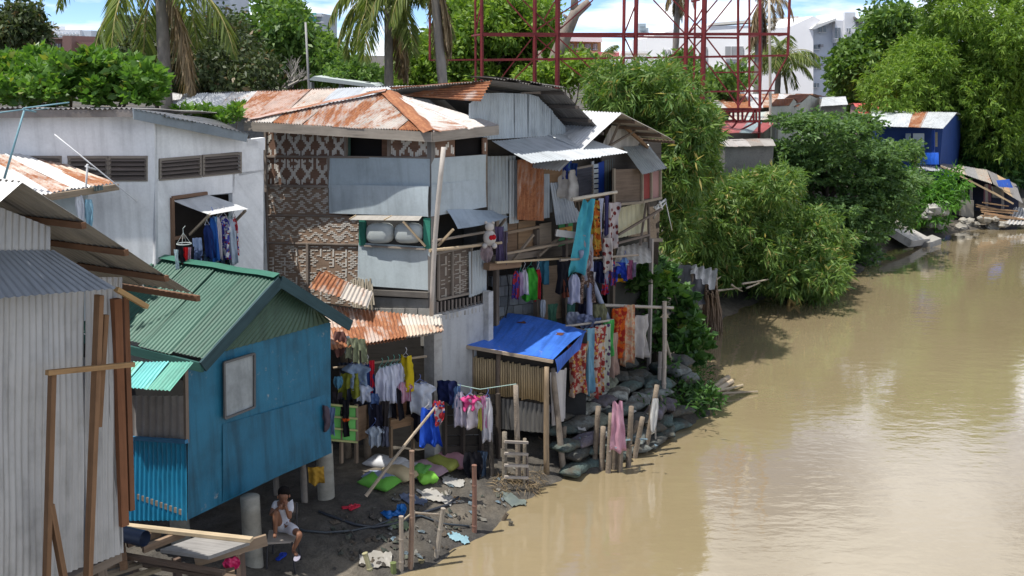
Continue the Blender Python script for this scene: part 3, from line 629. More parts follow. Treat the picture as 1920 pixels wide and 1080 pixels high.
# roof: sheet ends over the left wall, sloping metal barge board over the right wall
tl, tr_ = at(-90, 203, 16.2), at(252, 203, 16.2); brg = PWr(466, 262, .25)
roof(hW, [tl+V((0, 6, -.42)), tr_+V((0, 6, -.42)), tr_, tl], [(.2, .2, .2, .3), (.3, .28, .26, .4)], n=8)
panel('fascia', hW, M_conc, [at(-90, 222, 16.25), at(252, 219, 16.25), at(252, 205, 16.25), at(-90, 207, 16.25)], .06, (.27, .24, .22, 1))
panel('barge_board', hW, M_flat, [at(252, 224, 16.15), PWr(462, 266, .25), PWr(466, 250, .25), at(250, 203, 16.15)], .04, (.215, .25, .275, 1))
roof(hW, [tr_+V((0, 5, -.5)), at(470, 262, 19.5), PWr(468, 250, .28), at(250, 204, 16.1)], [(.22, .22, .22, .3)], n=4)
wp(PWr, 462, 262, 497, 285, 258, 281)
mk('rear_wall', [tuple(p) for p in (down(PWr(492, 400), .5), down(PWr(492, 400)+V((-3, 3, 0)), .5), PWr(492, 268)+V((-3, 3, 0)), PWr(492, 268))], [(0, 1, 2, 3)], M_wall, hW, WH+(1,))

# ---------------- little rusty-roofed shed (far left)
hS = root_at('small_shed', 'small shed with silver and rust striped roof below the white house', 'shed', at(100, 420, 15))
s1, s0 = at(220, 343, 15.9), at(50, 368, 14.4); st1, st0 = at(70, 287, 16.9), at(-60, 292, 15.6)
roof(hS, [st0, st1, s1, s0], [(.62, .61, .6, .38), (.56, .5, .45, .62), (.64, .63, .62, .3), (.6, .5, .42, .66)], n=4)
Ps = Plane(at(150, 380, 15.6), (.69, .724)); panel('wall', hS, M_wall, wallq(Ps, 20, 375, 165, 640, 352, 600), .06, (.45, .5, .54, 1))
beam('eave_beam', hS, M_wood, s0-ZN*.06, s1-ZN*.06, .06, .09, (.28, .22, .16, 1)); beam('rafter_end', hS, M_wood, Ps(150, 358, -.2), Ps(190, 352, .5), .05, .07, (.1, .13, .13, 1))
# ---------------- patchwork house (middle) and its neighbour, both with gable ends to the river
vN = V((.68, .733, 0)).normalized(); uN = V((-.733, .68, 0)); PN = Plane(at(905, 250, 19.9), vN)
hN = root_at('patchwork_house', 'tall house patched with grey and rusty corrugated sheets, dark roof overhang', 'house', PN(960, 500))
for i, (x0, x1, yt0, yt1) in enumerate(((880, 908, 194, 176), (906, 936, 175, 174), (934, 966, 174, 175), (964, 992, 175, 176), (990, 1012, 176, 182), (1010, 1036, 182, 208), (1034, 1060, 208, 238))):
    sheet('gable_sheet', hN, M_metal, [PN(x0, 263-(x0-893)*.06, .004*(i % 2)), PN(x1, 263-(x1-893)*.06, .004*(i % 2)), PN(x1, yt1, .004*(i % 2)), PN(x0, yt0, .004*(i % 2))], jit((.40, .44, .46), .07)+(.08,), .076, .011)
rN = PN(922, 150, .5); fN = PN(1126, 246, .6); mN = PN(1052, 168, .55); nN = PN(902, 189, .5)
roof(hN, [mN, mN+uN*3.5-ZN*.1, fN+uN*3.5-ZN*.1, fN], [(.16, .15, .14, .2), (.14, .135, .13, .2)], n=7)
roof(hN, [rN, rN+uN*3.5-ZN*.3, mN+uN*3.5-ZN*.3, mN], [(.15, .14, .13, .3), (.13, .13, .125, .2)], n=7)
for k_ in range(2):
    a0, a1 = k_*.5, k_*.5+.53; L0, L1 = at(728, 163, 22.6), at(752, 179, 22.1)
    sheet('roof_sheet', hN, M_metal, [lerp(rN, nN, a0)+ZN*.01*k_, lerp(rN, nN, a1)+ZN*.01*k_, lerp(L0, L1, a1)+ZN*.01*k_, lerp(L0, L1, a0)+ZN*.01*k_], (.6, .5, .44, .80), .085, .016)
for f in (.02, .35, .68, .99): 
    a = lerp(mN, fN, f)-ZN*.05; beam('purlin', hN, M_wood, a-uN*.08, a+uN*1.2, .05, .06, (.1, .085, .075, 1))
for i in range(6):
    a = lerp(rN, mN, i/6)+ZN*(.02+.03*(i % 2))-uN*.06; sheet('loose_sheet', hN, M_metal, [a, a+(mN-rN)*.2, a+(mN-rN)*.2+uN*.6+ZN*.03, a+uN*.6+ZN*.03], (.09, .08, .07, .35), .076, .014)
# awning
roof(hN, [PN(922, 264, .02), PN(1078, 250, .02), PN(1182, 288, 1.3), PN(1000, 308, 1.3)], [(.50, .54, .57, .05), (.56, .59, .62, .03), (.58, .61, .63, .04)], n=3, corr=.09, amp=.008)
panel('wall', hN, M_wood, wallq(PN, 893, 262, 1135, 500, 244, 470, -.35), .03, (.1, .085, .07, 1))
def cs(x0, y0, x1, y1, y0b, y1b, off, col, corr=.076, am=.011, host=None, nm_='wall_sheet', m=None): return sheet(nm_, host or hN, m or M_metal, wallq(PN, x0, y0, x1, y1, y0b, y1b, off), col, corr, am)
cs(914, 293, 968, 405, 292, 398, .0, (.33, .37, .39, .12), .1, .02); cs(906, 392, 952, 462, 385, 455, -.05, (.30, .33, .35, .1), .09)
cs(954, 300, 972, 420, 300, 418, .03, (.36, .39, .41, .3)); cs(968, 300, 1021, 412, 298, 414, .12, (.46, .32, .25, .70), .11, .026)
cs(1016, 326, 1030, 410, 326, 408, .08, (.30, .33, .36, .25)); panel('plywood', hN, M_wood, wallq(PN, 1018, 309, 1056, 346, 305, 340, .02), .02, (.30, .19, .11, 1))
cs(1022, 345, 1036, 400, 343, 398, .03, (.27, .3, .32, .1)); sheet('wall_sheet', hN, M_metal, [PN(1042, 422, .22), PN(1086, 416, .25), PN(1064, 341, .05), PN(1030, 343, .05)], (.36, .39, .42, .08), .085, .01)
sheet('wall_sheet', hN, M_metal, [PN(1072, 418, .24), PN(1093, 410, .24), PN(1080, 390, .1), PN(1066, 392, .1)], (.4, .43, .46, .1), .085, .01)
# blue louvre window
wb = louvre(hN, wallq(PN, 1075, 316, 1108, 372, 310, 364, .0), 10, (.10, .10, .12))
for x0, x1 in ((1056, 1072), (1122, 1133)): panel('blue_board', hN, M_paint, wallq(PN, x0, 306, x1, 374, 302, 366, .03), .03, (.015, .055, .30, 1))
panel('pale_board', hN, M_paint, wallq(PN, 1110, 303, 1114, 370, 302, 366, .04), .03, (.4, .42, .44, 1))
for k_ in range(6): panel('louvre_pane', hN, M_glass, wallq(PN, 1114, 308+k_*9.5, 1122, 315+k_*9.5, 307+k_*9.5, 314+k_*9.5, .04), .01, (.45, .5, .53, 1))
sheet('wall_sheet', hN, M_metal, wallq(PN, 1134, 300, 1152, 376, 296, 370, .0), (.12, .17, .18, .05), .076)
for i in range(8): beam('baluster', hN, M_wood, PN(1056+i*7, 378-i*1.1, .05), PN(1058+i*7, 412-i*1.1, .05), .03, .03, (.17, .13, .1, 1))
beam('rail', hN, M_wood, PN(1052, 381, .06), PN(1150, 364, .06), .05, .05, (.22, .17, .13, 1))
# gallery: posts, beams, boards under the wall sheets
for x, y0, y1 in ((930, 410, 620), (1006, 430, 610), (1060, 410, 615), (1105, 420, 600), (1150, 390, 560)): beam('post', hN, M_wood, PN(x, y0, -.05), down(PN(x, y1, -.05), .4), .09, .09, jit((.16, .13, .105), .15)+(1,))
for a, b, o, s, c in (((918, 486), (1010, 474), .1, .15, OLDW), ((912, 500), (972, 494), .35, .16, (.2, .13, .085)), ((935, 478), (1045, 458), .35, .05, (.33, .26, .19)), ((930, 492), (1100, 482), .5, .045, (.42, .32, .2)), ((985, 468), (1090, 448), .15, .08, (.22, .18, .14)),
                      ((930, 440), (1010, 425), .05, .06, (.27, .2, .14)), ((1010, 480), (1062, 432), .3, .05, (.2, .16, .12)), ((962, 488), (1000, 440), .2, .05, (.25, .2, .15)), ((1060, 455), (1140, 428), .1, .06, (.19, .15, .12)), ((1085, 372), (1155, 360), .9, .045, (.5, .44, .36))):
    beam('beam', hN, M_wood, PN(*a, o), PN(*b, o), s, s*.8, jit(c, .1)+(1,))
for x0, y0, x1, y1, c in ((972, 415, 1004, 476, (.33, .21, .12)), (940, 420, 970, 480, (.25, .16, .1)), (1012, 420, 1034, 468, (.3, .24, .18)), (1018, 500, 1056, 600, (.27, .2, .14)), (1088, 470, 1110, 560, (.2, .2, .2))):
    panel('board', hN, M_wood, wallq(PN, x0, y0, x1, y1, y0-4, y1-4, -.12), .02, jit(c, .1)+(1,))
panel('board', hN, M_paint, wallq(PN, 1048, 420, 1074, 462, 416, 455, -.02), .02, (.05, .3, .1, 1)); panel('board', hN, M_paint, wallq(PN, 1049, 428, 1073, 436, 424, 432, .0), .02, (.5, .25, .05, 1)); panel('board', hN, M_paint, wallq(PN, 1049, 440, 1073, 446, 436, 441, .0), .02, (.03, .1, .35, 1))
bx_ = panel('chute', hN, M_flat, [PN(1042, 443, .4), PN(1116, 452, .9), PN(1118, 440, .9), PN(1044, 430, .4)], .12, (.6, .58, .54, 1))
# ground floor: block wall and dark recess
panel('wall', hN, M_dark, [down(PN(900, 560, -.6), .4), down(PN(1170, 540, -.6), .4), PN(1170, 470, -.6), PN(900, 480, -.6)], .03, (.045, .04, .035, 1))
for j in range(5):
    for i in range(6):
        x = 922+i*17+(j % 2)*8; y = 520+j*19-(x-922)*.10
        panel('concrete_block', hN, M_conc, wallq(PN, x, y, x+16, y+18, y-1.6, y+16.4, -.25), .1, jit((.20, .215, .225), .1)+(1,))
mk('rear_wall', [tuple(p) for p in (PN(1135, 300), PN(1135, 300)+uN*4, down(PN(1135, 300)+uN*4, .5), down(PN(1135, 300), .5), PN(893, 262), PN(893, 262)+uN*4, down(PN(893, 262)+uN*4, .5), down(PN(893, 262), .5))], [(0, 1, 2, 3), (4, 5, 6, 7)], M_dark, hN, (.1, .1, .1, 1))
for a, b in (((1104, 560), (1090, 470)), ((1108, 520), (1150, 620))): pole('prop', hN, M_paint, PN(*a, .7), PN(*b, .9), .06, .055, (.24, .27, .36, 1))
pole('prop', hN, M_paint, PN(1105, 612, .95), PN(1108, 490, .8), .065, .06, (.24, .26, .38, 1))
def wire(pts, name, label, cat='cable', r=.012, col=(.02, .02, .02, 1), parent=None, **k):
    m = MB().tube(pts, r, 5); return m.build(name, M_rope, parent, col, label=label, cat=cat, **k) if parent is None else m.build(name, M_rope, parent, col)
wire([PN(948, 500, -.1), PN(954, 540, -.1), PN(952, 575, -.1), PN(947, 600, -.1)], 'cable', '', parent=hN)

hR = root_at('bay_window_house', 'house with boxy brown bay window and open sloping roof beside the bamboo', 'house', PN(1180, 460))
rR = PN(1166, 211, .85); fR = PN(1264, 262, .85); nR = rR-vN*1.9-ZN*1.0
roof(hR, [rR, rR+uN*3, fR+uN*3, fR], [(.33, .30, .26, .25), (.36, .33, .28, .3)], n=4, corr=.09, amp=.014)
roof(hR, [rR+uN*3.2, rR, nR, nR+uN*3.2], [(.62, .63, .64, .08), (.6, .61, .62, .05)], n=4)
for f in (.25, .5, .75, 1.0): a = lerp(rR, fR, f)-ZN*.05; beam('purlin', hR, M_wood, a, a+uN*1.3, .05, .06, (.16, .11, .08, 1))
sheet('gable_tarpaulin', hR, M_tarp, [PN(1120, 292, .05), PN(1196, 276, .05), PN(1200, 244, .05), PN(1150, 235, .05)], (.58, .55, .50, 1), 0, wav=.03)
beam('strut', hR, M_wood, PN(1165, 222, .3), PN(1140, 280, .1), .05, .05, OLDW+(1,)); beam('strut', hR, M_wood, PN(1135, 278, .15), PN(1200, 240, .3), .04, .04, OLDW+(1,)); beam('strut', hR, M_wood, PN(1172, 238, .25), PN(1214, 276, .25), .06, .06, (.27, .17, .1, 1))
roof(hR, [PN(1168, 276, .1), PN(1215, 270, .1), PN(1252, 316, .85), PN(1206, 326, .85)], [(.40, .43, .42, .08), (.43, .45, .44, .05)], n=2)
panel('bay_side', hR, M_wood, wallq(PN, 1150, 318, 1204, 380, 316, 376, .55), .04, (.14, .105, .08, 1))
b1, b2 = PN(1204, 320, .55), PN(1204, 378, .55); PB = Plane(b1, vN)
for i, (x0, x1, c) in enumerate(((1205, 1221, (.22, .04, .035)), (1222, 1237, (.30, .17, .16)))): panel('bay_board', hR, M_paint, wallq(PN, x0, 322, x1, 374, 320, 371, .56), .03, c+(1,))
for a, b in (((1204, 318), (1204, 380)), ((1221, 322), (1221, 374)), ((1238, 320), (1238, 370)), ((1150, 384), (1206, 379)), ((1204, 379), (1240, 371)), ((1151, 316), (1151, 384))): beam('bay_frame', hR, M_wood, PN(*a, .58), PN(*b, .58), .05, .05, (.26, .22, .17, 1))
panel('wall', hR, M_wood, wallq(PN, 1128, 280, 1240, 400, 262, 385, .0), .04, (.09, .08, .07, 1)); panel('bay_floor', hR, M_wood, [PN(1150, 384, .55), PN(1240, 372, .55), PN(1240, 372, .0), PN(1150, 384, .0)], .04, OLDW+(1,))
panel('bay_end', hR, M_wood, [PN(1150, 384, .55), PN(1150, 318, .55), PN(1150, 318, .0), PN(1150, 384, .0)], .03, (.14, .105, .08, 1))
sheet('wall_sheet', hR, M_metal, wallq(PN, 1152, 392, 1213, 448, 378, 434, .1), (.52, .49, .33, .1), .16, .014)
for a, b in (((1215, 380), (1218, 470)), ((1212, 380), (1200, 460)), ((1160, 440), (1240, 392)), ((1120, 466), (1218, 440))): beam('brace', hR, M_wood, PN(*a, .2), PN(*b, .3), .045, .045, (.16, .13, .11, 1))
sheet('grey_tarpaulin', hR, M_tarp, [PN(1150, 500, .9), PN(1222, 492, .7), PN(1218, 452, .1), PN(1160, 462, .1)], (.33, .31, .28, 1), .3, .012)
beam('post', hR, M_wood, down(PN(1222, 520, .4), .3), PN(1222, 448, .4), .07, .07, (.33, .3, .27, 1)); beam('beam', hR, M_wood, PN(1205, 450, .2), PN(1240, 450, .2), .08, .08, (.25, .21, .17, 1))
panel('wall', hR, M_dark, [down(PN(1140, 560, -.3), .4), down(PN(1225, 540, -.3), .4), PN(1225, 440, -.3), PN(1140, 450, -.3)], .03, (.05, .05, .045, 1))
mk('rear_wall', [tuple(p) for p in (PN(1240, 300, 0), PN(1240, 300, 0)+uN*3, down(PN(1240, 300)+uN*3, .5), down(PN(1240, 300), .5))], [(0, 1, 2, 3)], M_wood, hR, OLDW+(1,))

# ---------------- shed with blue tarpaulin roof and bamboo slat wall
hT = root_at('tarpaulin_shed', 'shed with torn bright blue tarpaulin roof and bamboo slat wall', 'shed', at(950, 760, 19))
te0, te1, tt0, tt1 = at(874, 646, 19.2), at(1037, 674, 18.6), at(953, 589, 20.7), at(1101, 617, 20.0)
sheet('tarpaulin_roof', hT, M_tarp, [te0, te1, tt1, tt0], (.045, .155, .58, 1), 0, wav=.028, rows=14)
sheet('tarpaulin_flap', hT, M_tarp, [te1+V((.01, 0, 0)), tt1+V((.01, 0, 0)), at(1090, 655, 19.8), at(1041, 700, 18.65)], (.03, .13, .56, 1), 0, wav=.03, rows=8)
for (x, y, r_, s_) in ((1048, 626, 15, 4.5), (985, 604, 17, 2.6)):     # rents: dark ragged slits showing the board below
    k_ = 11; pts = [(x+r_*math.cos(2*math.pi*i/k_)*random.uniform(.4, 1.1), y+s_*math.sin(2*math.pi*i/k_)*random.uniform(.4, 1.1)) for i in range(k_)]
    nn_ = (te1-te0).cross(tt0-te0).normalized(); nn_ = nn_ if nn_.z > 0 else -nn_
    def onr(x_, y_): d = ray(x_, y_); p0 = te0+nn_*.045; return _C+d*((p0-_C).dot(nn_)/d.dot(nn_))
    mk('tear', [tuple(onr(*p)) for p in pts], [tuple(range(k_))], M_dark, hT, (.09, .035, .022, 1))
beam('eave_board', hT, M_wood, te0-ZN*.04, te1-ZN*.04, .04, .06, (.4, .32, .24, 1)); beam('ridge_board', hT, M_wood, tt0-ZN*.05, tt1-ZN*.05, .04, .06, OLDW+(1,))
PT = Plane(at(882, 700, 19.35), at(1030, 720, 18.8)-at(882, 700, 19.35), None)
for i in range(34):
    x = 884+i*4.3; y0 = 668+(x-884)*.16+random.uniform(-2, 2); y1 = 733+(x-884)*.155+random.uniform(-2, 2)
    pole('bamboo_slat', hT, M_bamboo, PT(x, y0), PT(x+.5, y1), .021, .021, jit((.40, .30, .17), .22)+(1,), seg=2, bend=.002, n=6)
panel('board', hT, M_dark, wallq(PT, 884, 655, 1030, 742, 676, 764, -.07), .02, (.06, .05, .04, 1))
for y in (690, 720): beam('batten', hT, M_bamboo, PT(882, y, -.03), PT(1030, y+22, -.03), .03, .03, (.25, .19, .12, 1))
sheet('lower_sheet', hT, M_metal, [PT(890, 800, -.05), PT(1030, 812, -.05), PT(1030, 760, -.05), PT(890, 738, -.05)][::1], (.17, .165, .155, .3), .09, .012)
p = onz(1025, 893, .05); pole('post', hT, M_bamboo, p, at(1025, 688, 18.62), .055, .045, (.27, .20, .13, 1), bend=.01)
p = onz(1056, 880, .1); pole('post', hT, M_bark, p, at(1036, 690, 18.9), .06, .05, (.24, .2, .16, 1))
sheet('side_tarpaulin', hT, M_tarp, [at(1035, 800, 18.95), at(1062, 785, 19.4), at(1064, 690, 19.6), at(1033, 700, 18.75)], (.43, .41, .40, 1), .4, .03)
for x in (884, 935): p = PT(x, 730); pole('post', hT, M_bark, (p.x, p.y, .3), PT(x, 655), .05, .05, (.17, .13, .1, 1))
# rest of the shed: far end closed
mk('rear_wall', [tuple(p) for p in (down(tt0, .4), down(tt1, .4), tt1-ZN*.05, tt0-ZN*.05)], [(0, 1, 2, 3)], M_dark, hT, (.06, .06, .06, 1))

# ---------------- roofs behind the bamboo-mat house
def simple_roof_house(name, label, ridge, eave, cols, n, wallc=(.25, .25, .25), drop=2.6, cat='house', group=None, overh=.25, mat=None):
    """ridge/eave: pairs of points; far slope mirrored so that the roof is a real gable"""
    r0, r1 = V(ridge[0]), V(ridge[1]); e0, e1 = V(eave[0]), V(eave[1])
    h = root_at(name, label, cat, (r0+r1+e0+e1)/4, group)
    roof(h, [r0, r1, e1, e0], cols, n=n)
    f0, f1 = e0+(r0-e0)*2, e1+(r1-e1)*2; f0.z = e0.z; f1.z = e1.z
    roof(h, [r0, r1, f1, f0], cols, n=n)
    m = MB(); g = [lerp(e0, f0, .08), lerp(e1, f1, .08), lerp(f1, e1, .08), lerp(f0, e0, .08)]; i_ = [(lerp(p, (r0+r1)/2, .06)) for p in g]
    zb = min(p.z for p in g); b = [V((p.x, p.y, .1)) for p in i_]; t_ = [V((p.x, p.y, q_.z-.02)) for p, q_ in zip(i_, g)]
    rr = [lerp(r0, r1, .05)-ZN*.03, lerp(r1, r0, .05)-ZN*.03]
    m.add(b+t_+rr, [(0, 1, 5, 4), (2, 3, 7, 6), (1, 2, 6, 9, 5), (3, 0, 4, 8, 7)])
    m.build('wall', mat or M_wood, h, tuple(wallc)+(1,)); return h
simple_roof_house('long_roof_house', 'long low roof of silver and rust sheets behind the pyramid roof', (at(345, 176, 27), at(800, 160, 23.5)), (at(325, 204, 25.2), at(700, 250, 20.9)), [(.5, .53, .57, .12), (.55, .57, .6, .15), (.56, .55, .54, .4), (.55, .42, .36, .66), (.55, .40, .34, .68), (.58, .5, .44, .55)], 9)
_hb = simple_roof_house('white_gable_roof', 'pale roof corner poking up between leafy bush and long rusty roof', (at(298, 170, 30), at(345, 178, 29)), (at(298, 189, 29), at(350, 187, 28)), [(.6, .6, .6, .05)], 1)
simple_roof_house('canopy_building', 'building with pale curved canopy and grey flat roof in front of the trees', (at(560, 132, 52), at(620, 134, 54)), (at(555, 142, 50), at(622, 146, 52)), [(.75, .76, .78, 0)], 2, (.6, .62, .62), 3, 'building')
GREYCAN = 1

# ---------------- cluttered roofs behind the river trees (right of centre)
RS = [(.6, .6, .6, .5), (.58, .50, .42, .78), (.56, .44, .34, .86), (.62, .62, .63, .36), (.6, .52, .44, .72)]
simple_roof_house('rust_streaked_house', 'long orange-rust streaked roof behind the red steel tower', (at(1300, 176, 50), at(1525, 176, 50)), (at(1345, 205, 44), at(1495, 200, 45)), RS, 7, (.3, .28, .25))
simple_roof_house('brown_roof_house', 'small house with brown gable roof and open dark front', (at(1480, 178, 46), at(1520, 177, 48)), (at(1455, 196, 44), at(1500, 192, 45.5)), [(.20, .085, .06, .5)], 2, (.42, .42, .38))
simple_roof_house('brown_porch_roof', 'low brown curved porch roof left of the brown gable', (at(1455, 186, 43), at(1490, 184, 45)), (at(1440, 200, 42), at(1478, 198, 44)), [(.27, .12, .08, .6)], 1, (.4, .4, .36))
simple_roof_house('silver_roof_house', 'silver sheet roof right of the brown gable', (at(1542, 182, 50), at(1585, 181, 52)), (at(1538, 200, 47), at(1590, 196, 49)), [(.6, .62, .63, .05)], 2, (.14, .13, .12))
simple_roof_house('red_patched_house', 'red and pale blue patched roof under the red steel tower', (at(1345, 231, 40), at(1455, 229, 42)), (at(1340, 249, 37), at(1430, 250, 39)), [(.46, .13, .13, .15), (.48, .16, .16, .1), (.42, .52, .55, .1), (.48, .14, .14, .1)], 4, (.2, .18, .16))
simple_roof_house('white_sheet_shed', 'pale sheet roof between the red patched roof and the rust roof', (at(1370, 212, 43), at(1468, 208, 44)), (at(1365, 224, 41), at(1455, 226, 42)), [(.66, .62, .54, .12), (.55, .62, .58, .1)], 3, (.2, .2, .2))
simple_roof_house('grey_plank_shed', 'grey board shed with ragged sheet roof behind the bamboo thicket', (at(1345, 264, 36), at(1450, 262, 38)), (at(1360, 275, 34.5), at(1455, 273, 36.5)), [(.42, .40, .38, .4), (.5, .48, .46, .2), (.36, .33, .3, .5)], 4, (.17, .165, .16))
simple_roof_house('red_roof_house', 'house with bright red and silver roof left of the big bamboo', (at(1600, 194, 58), at(1705, 193, 60)), (at(1610, 214, 53), at(1700, 212, 55)), [(.62, .12, .11, .05), (.64, .14, .13, .05), (.62, .5, .5, .1)], 3, (.3, .2, .2))
# blue house
hB = simple_roof_house('blue_house', 'bright blue painted house with silver and rust roof near the bend', (at(1632, 207, 54), at(1794, 211, 52)), (at(1640, 236, 49), at(1768, 241, 48)), [(.62, .65, .68, .12), (.6, .63, .66, .2), (.6, .62, .66, .1), (.58, .44, .34, .72), (.62, .65, .68, .1), (.6, .63, .66, .06)], 6, (.02, .055, .21), 3.4, mat=M_paint)
PBh = Plane(at(1700, 280, 49.2), at(1768, 241, 48)-at(1640, 236, 49))
panel('window', hB, M_glass, wallq(PBh, 1712, 250, 1733, 275, off=.25), .05, (.45, .5, .55, 1)); panel('window', hB, M_glass, wallq(PBh, 1698, 250, 1708, 275, off=.25), .05, (.25, .3, .36, 1)); panel('door', hB, M_wood, wallq(PBh, 1748, 248, 1758, 275, off=.25), .05, (.3, .27, .2, 1))
beam('post', hB, M_paint, PBh(1750, 244, .4), PBh(1750, 300, .4), .12, .12, (.015, .05, .25, 1))
sheet('blue_tarpaulin', hB, M_tarp, wallq(PBh, 1722, 286, 1760, 308, off=.5), (.02, .12, .62, 1), 0, wav=.05)
# lean-to sheds stepping down to the water at the bend
hL = root_at('riverside_lean_to', 'ragged lean-to shed with sloping sheet and pole roof at the river bend', 'shed', at(1830, 380, 48))
roof(hL, [at(1715, 304, 50), at(1760, 304, 50), at(1770, 322, 47.5), at(1712, 318, 48)], [(.55, .57, .6, .15), (.5, .52, .55, .2)], n=2)
roof(hL, [at(1760, 305, 50), at(1850, 318, 50), at(1860, 345, 47.5), at(1765, 312, 47.5)], [(.42, .38, .33, .5), (.5, .44, .36, .4), (.3, .3, .3, .3)], n=4)
roof(hL, [at(1850, 318, 50), at(1905, 345, 50), at(1918, 382, 47.5), at(1862, 345, 47.5)], [(.25, .24, .24, .3), (.45, .33, .2, .5)], n=3)
for k_ in range(7): a = at(1765+k_*16, 312+k_*8, 47.4); beam('rafter', hL, M_wood, a, at(1798+k_*17, 328+k_*9, 47.2), .08, .07, jit((.5, .38, .24), .2)+(1,))
sheet('blue_tarpaulin', hL, M_tarp, [at(1868, 338, 47.4), at(1892, 336, 48), at(1900, 352, 48), at(1872, 350, 47.3)], (.02, .1, .5, 1), 0, wav=.04)
panel('wall', hL, M_dark, [at(1800, 395, 49.5), at(1910, 415, 49.5), at(1910, 350, 49.5), at(1800, 330, 49.5)], .05, (.03, .035, .06, 1))
for x, y0, y1 in ((1821, 338, 378), (1880, 350, 400), (1806, 345, 375), (1850, 345, 398)): beam('post', hL, M_wood, at(x, y0, 48), at(x, y1, 48), .10, .10, (.36, .33, .3, 1))
sheet('pink_curtain', hL, M_cloth, [at(1844, 378, 48.5), at(1858, 378, 48.5), at(1858, 346, 48.5), at(1845, 346, 48.5)], (.38, .19, .24, 1), .3, .03)
panel('board', hL, M_paint, [at(1860, 370, 48.8), at(1878, 372, 48.8), at(1878, 350, 48.8), at(1860, 350, 48.8)], .04, (.35, .36, .35, 1))
panel('ledge', hL, M_conc, [at(1802, 405, 47.6), at(1826, 408, 47.6), at(1826, 376, 47.6), at(1802, 375, 47.6)], .6, (.3, .28, .24, 1))
sheet('leaning_sheet', hL, M_metal, [at(1885, 420, 46.9), at(1945, 422, 47.2), at(1945, 392, 48.4), at(1902, 388, 48.2)], (.46, .45, .43, .1), .2, .03)
for k_ in range(9):
    a = at(1826+random.random()*20, 380+k_*3.5, 47.5-.05*k_); beam('plank_pile', hL, M_wood, a, a+V((random.uniform(1.2, 2.0), .2, -.25+random.uniform(-.1, .1))), .12, .05, jit((.40, .26, .15), .3)+(1,))

# plank screen under the clothes line; near-black tone also paints the shaded recess
sc_ = root_at('plank_screen', 'dark plank screen below the clothes line', 'screen', at(880, 820, 18.7)); Pf = Plane(at(826, 800, 18.35), at(1000, 800, 19.0)-at(826, 800, 18.35))
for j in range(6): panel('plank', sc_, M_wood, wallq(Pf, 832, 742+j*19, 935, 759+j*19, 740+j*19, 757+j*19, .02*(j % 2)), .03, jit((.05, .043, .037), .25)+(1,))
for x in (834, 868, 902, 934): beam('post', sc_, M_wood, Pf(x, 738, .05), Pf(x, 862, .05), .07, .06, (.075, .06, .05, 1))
# ================================================================== VEGETATION
ML_bam = mat_leaf('bamboo_leaf', (.06, .14, .03), (.165, .255, .062), (.42, .36, .13), .35)
ML_feath = mat_leaf('feathery_leaf', (.10, .20, .03), (.22, .33, .055), None, .42)
ML_aca = mat_leaf('acacia_leaf', (.07, .145, .05), (.15, .25, .09), None, .42)
ML_dark = mat_leaf('dark_leaf', (.028, .055, .018), (.085, .11, .045), (.17, .12, .06), .22)
ML_mid = mat_leaf('tree_leaf', (.05, .12, .025), (.15, .25, .055), None, .35)
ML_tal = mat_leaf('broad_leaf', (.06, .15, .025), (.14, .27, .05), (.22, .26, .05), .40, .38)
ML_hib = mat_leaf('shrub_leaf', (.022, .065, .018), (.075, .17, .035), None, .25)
ML_palm = mat_leaf('palm_leaf', (.08, .13, .03), (.20, .25, .06), (.30, .22, .09), .30)
ML_dry = mat_leaf('dry_leaf', (.17, .12, .07), (.33, .25, .15), None, .2)
ML_grass = mat_leaf('grass_blade', (.07, .13, .025), (.20, .25, .06), None, .3)
def unit(a): return a/np.maximum(1e-9, np.linalg.norm(a, axis=1))[:, None]
def leaf_arrays(P, D, L, W, fold=.12, droop=.1):
    n = len(P); S = unit(np.cross(D, RNG.normal(size=(n, 3)))); N = np.cross(D, S); L = L[:, None]; W = W[:, None]
    mid = P+D*L*.42; tip = P+D*L; tip[:, 2] -= (L[:, 0]*droop)
    vv = np.stack([P, mid+S*W*.5+N*W*fold, tip, mid-S*W*.5+N*W*fold], 1).reshape(-1, 3)
    return vv, (np.arange(n)[:, None]*4+np.arange(4)[None, :])
def clump_twigs(cl, dens, inner=.25):
    """cl: rows of centre xyz, radii xyz -> twig points and outward directions"""
    Ps, Os = [], []
    for c in cl:
        c = np.array(c, float); r = c[3:6]; A = 4*math.pi*(((r[0]*r[1])**1.6+(r[0]*r[2])**1.6+(r[1]*r[2])**1.6)/3)**(1/1.6)
        k = max(4, int(A*dens)); d = unit(RNG.normal(size=(k, 3)))
        rad = 1-inner*RNG.random(k)**1.5+.12*RNG.normal(size=k)+(RNG.random(k) < .10)*RNG.random(k)*.42
        Ps.append(c[:3]+d*r*rad[:, None]); Os.append(unit(d/r))
    return np.concatenate(Ps), np.concatenate(Os)
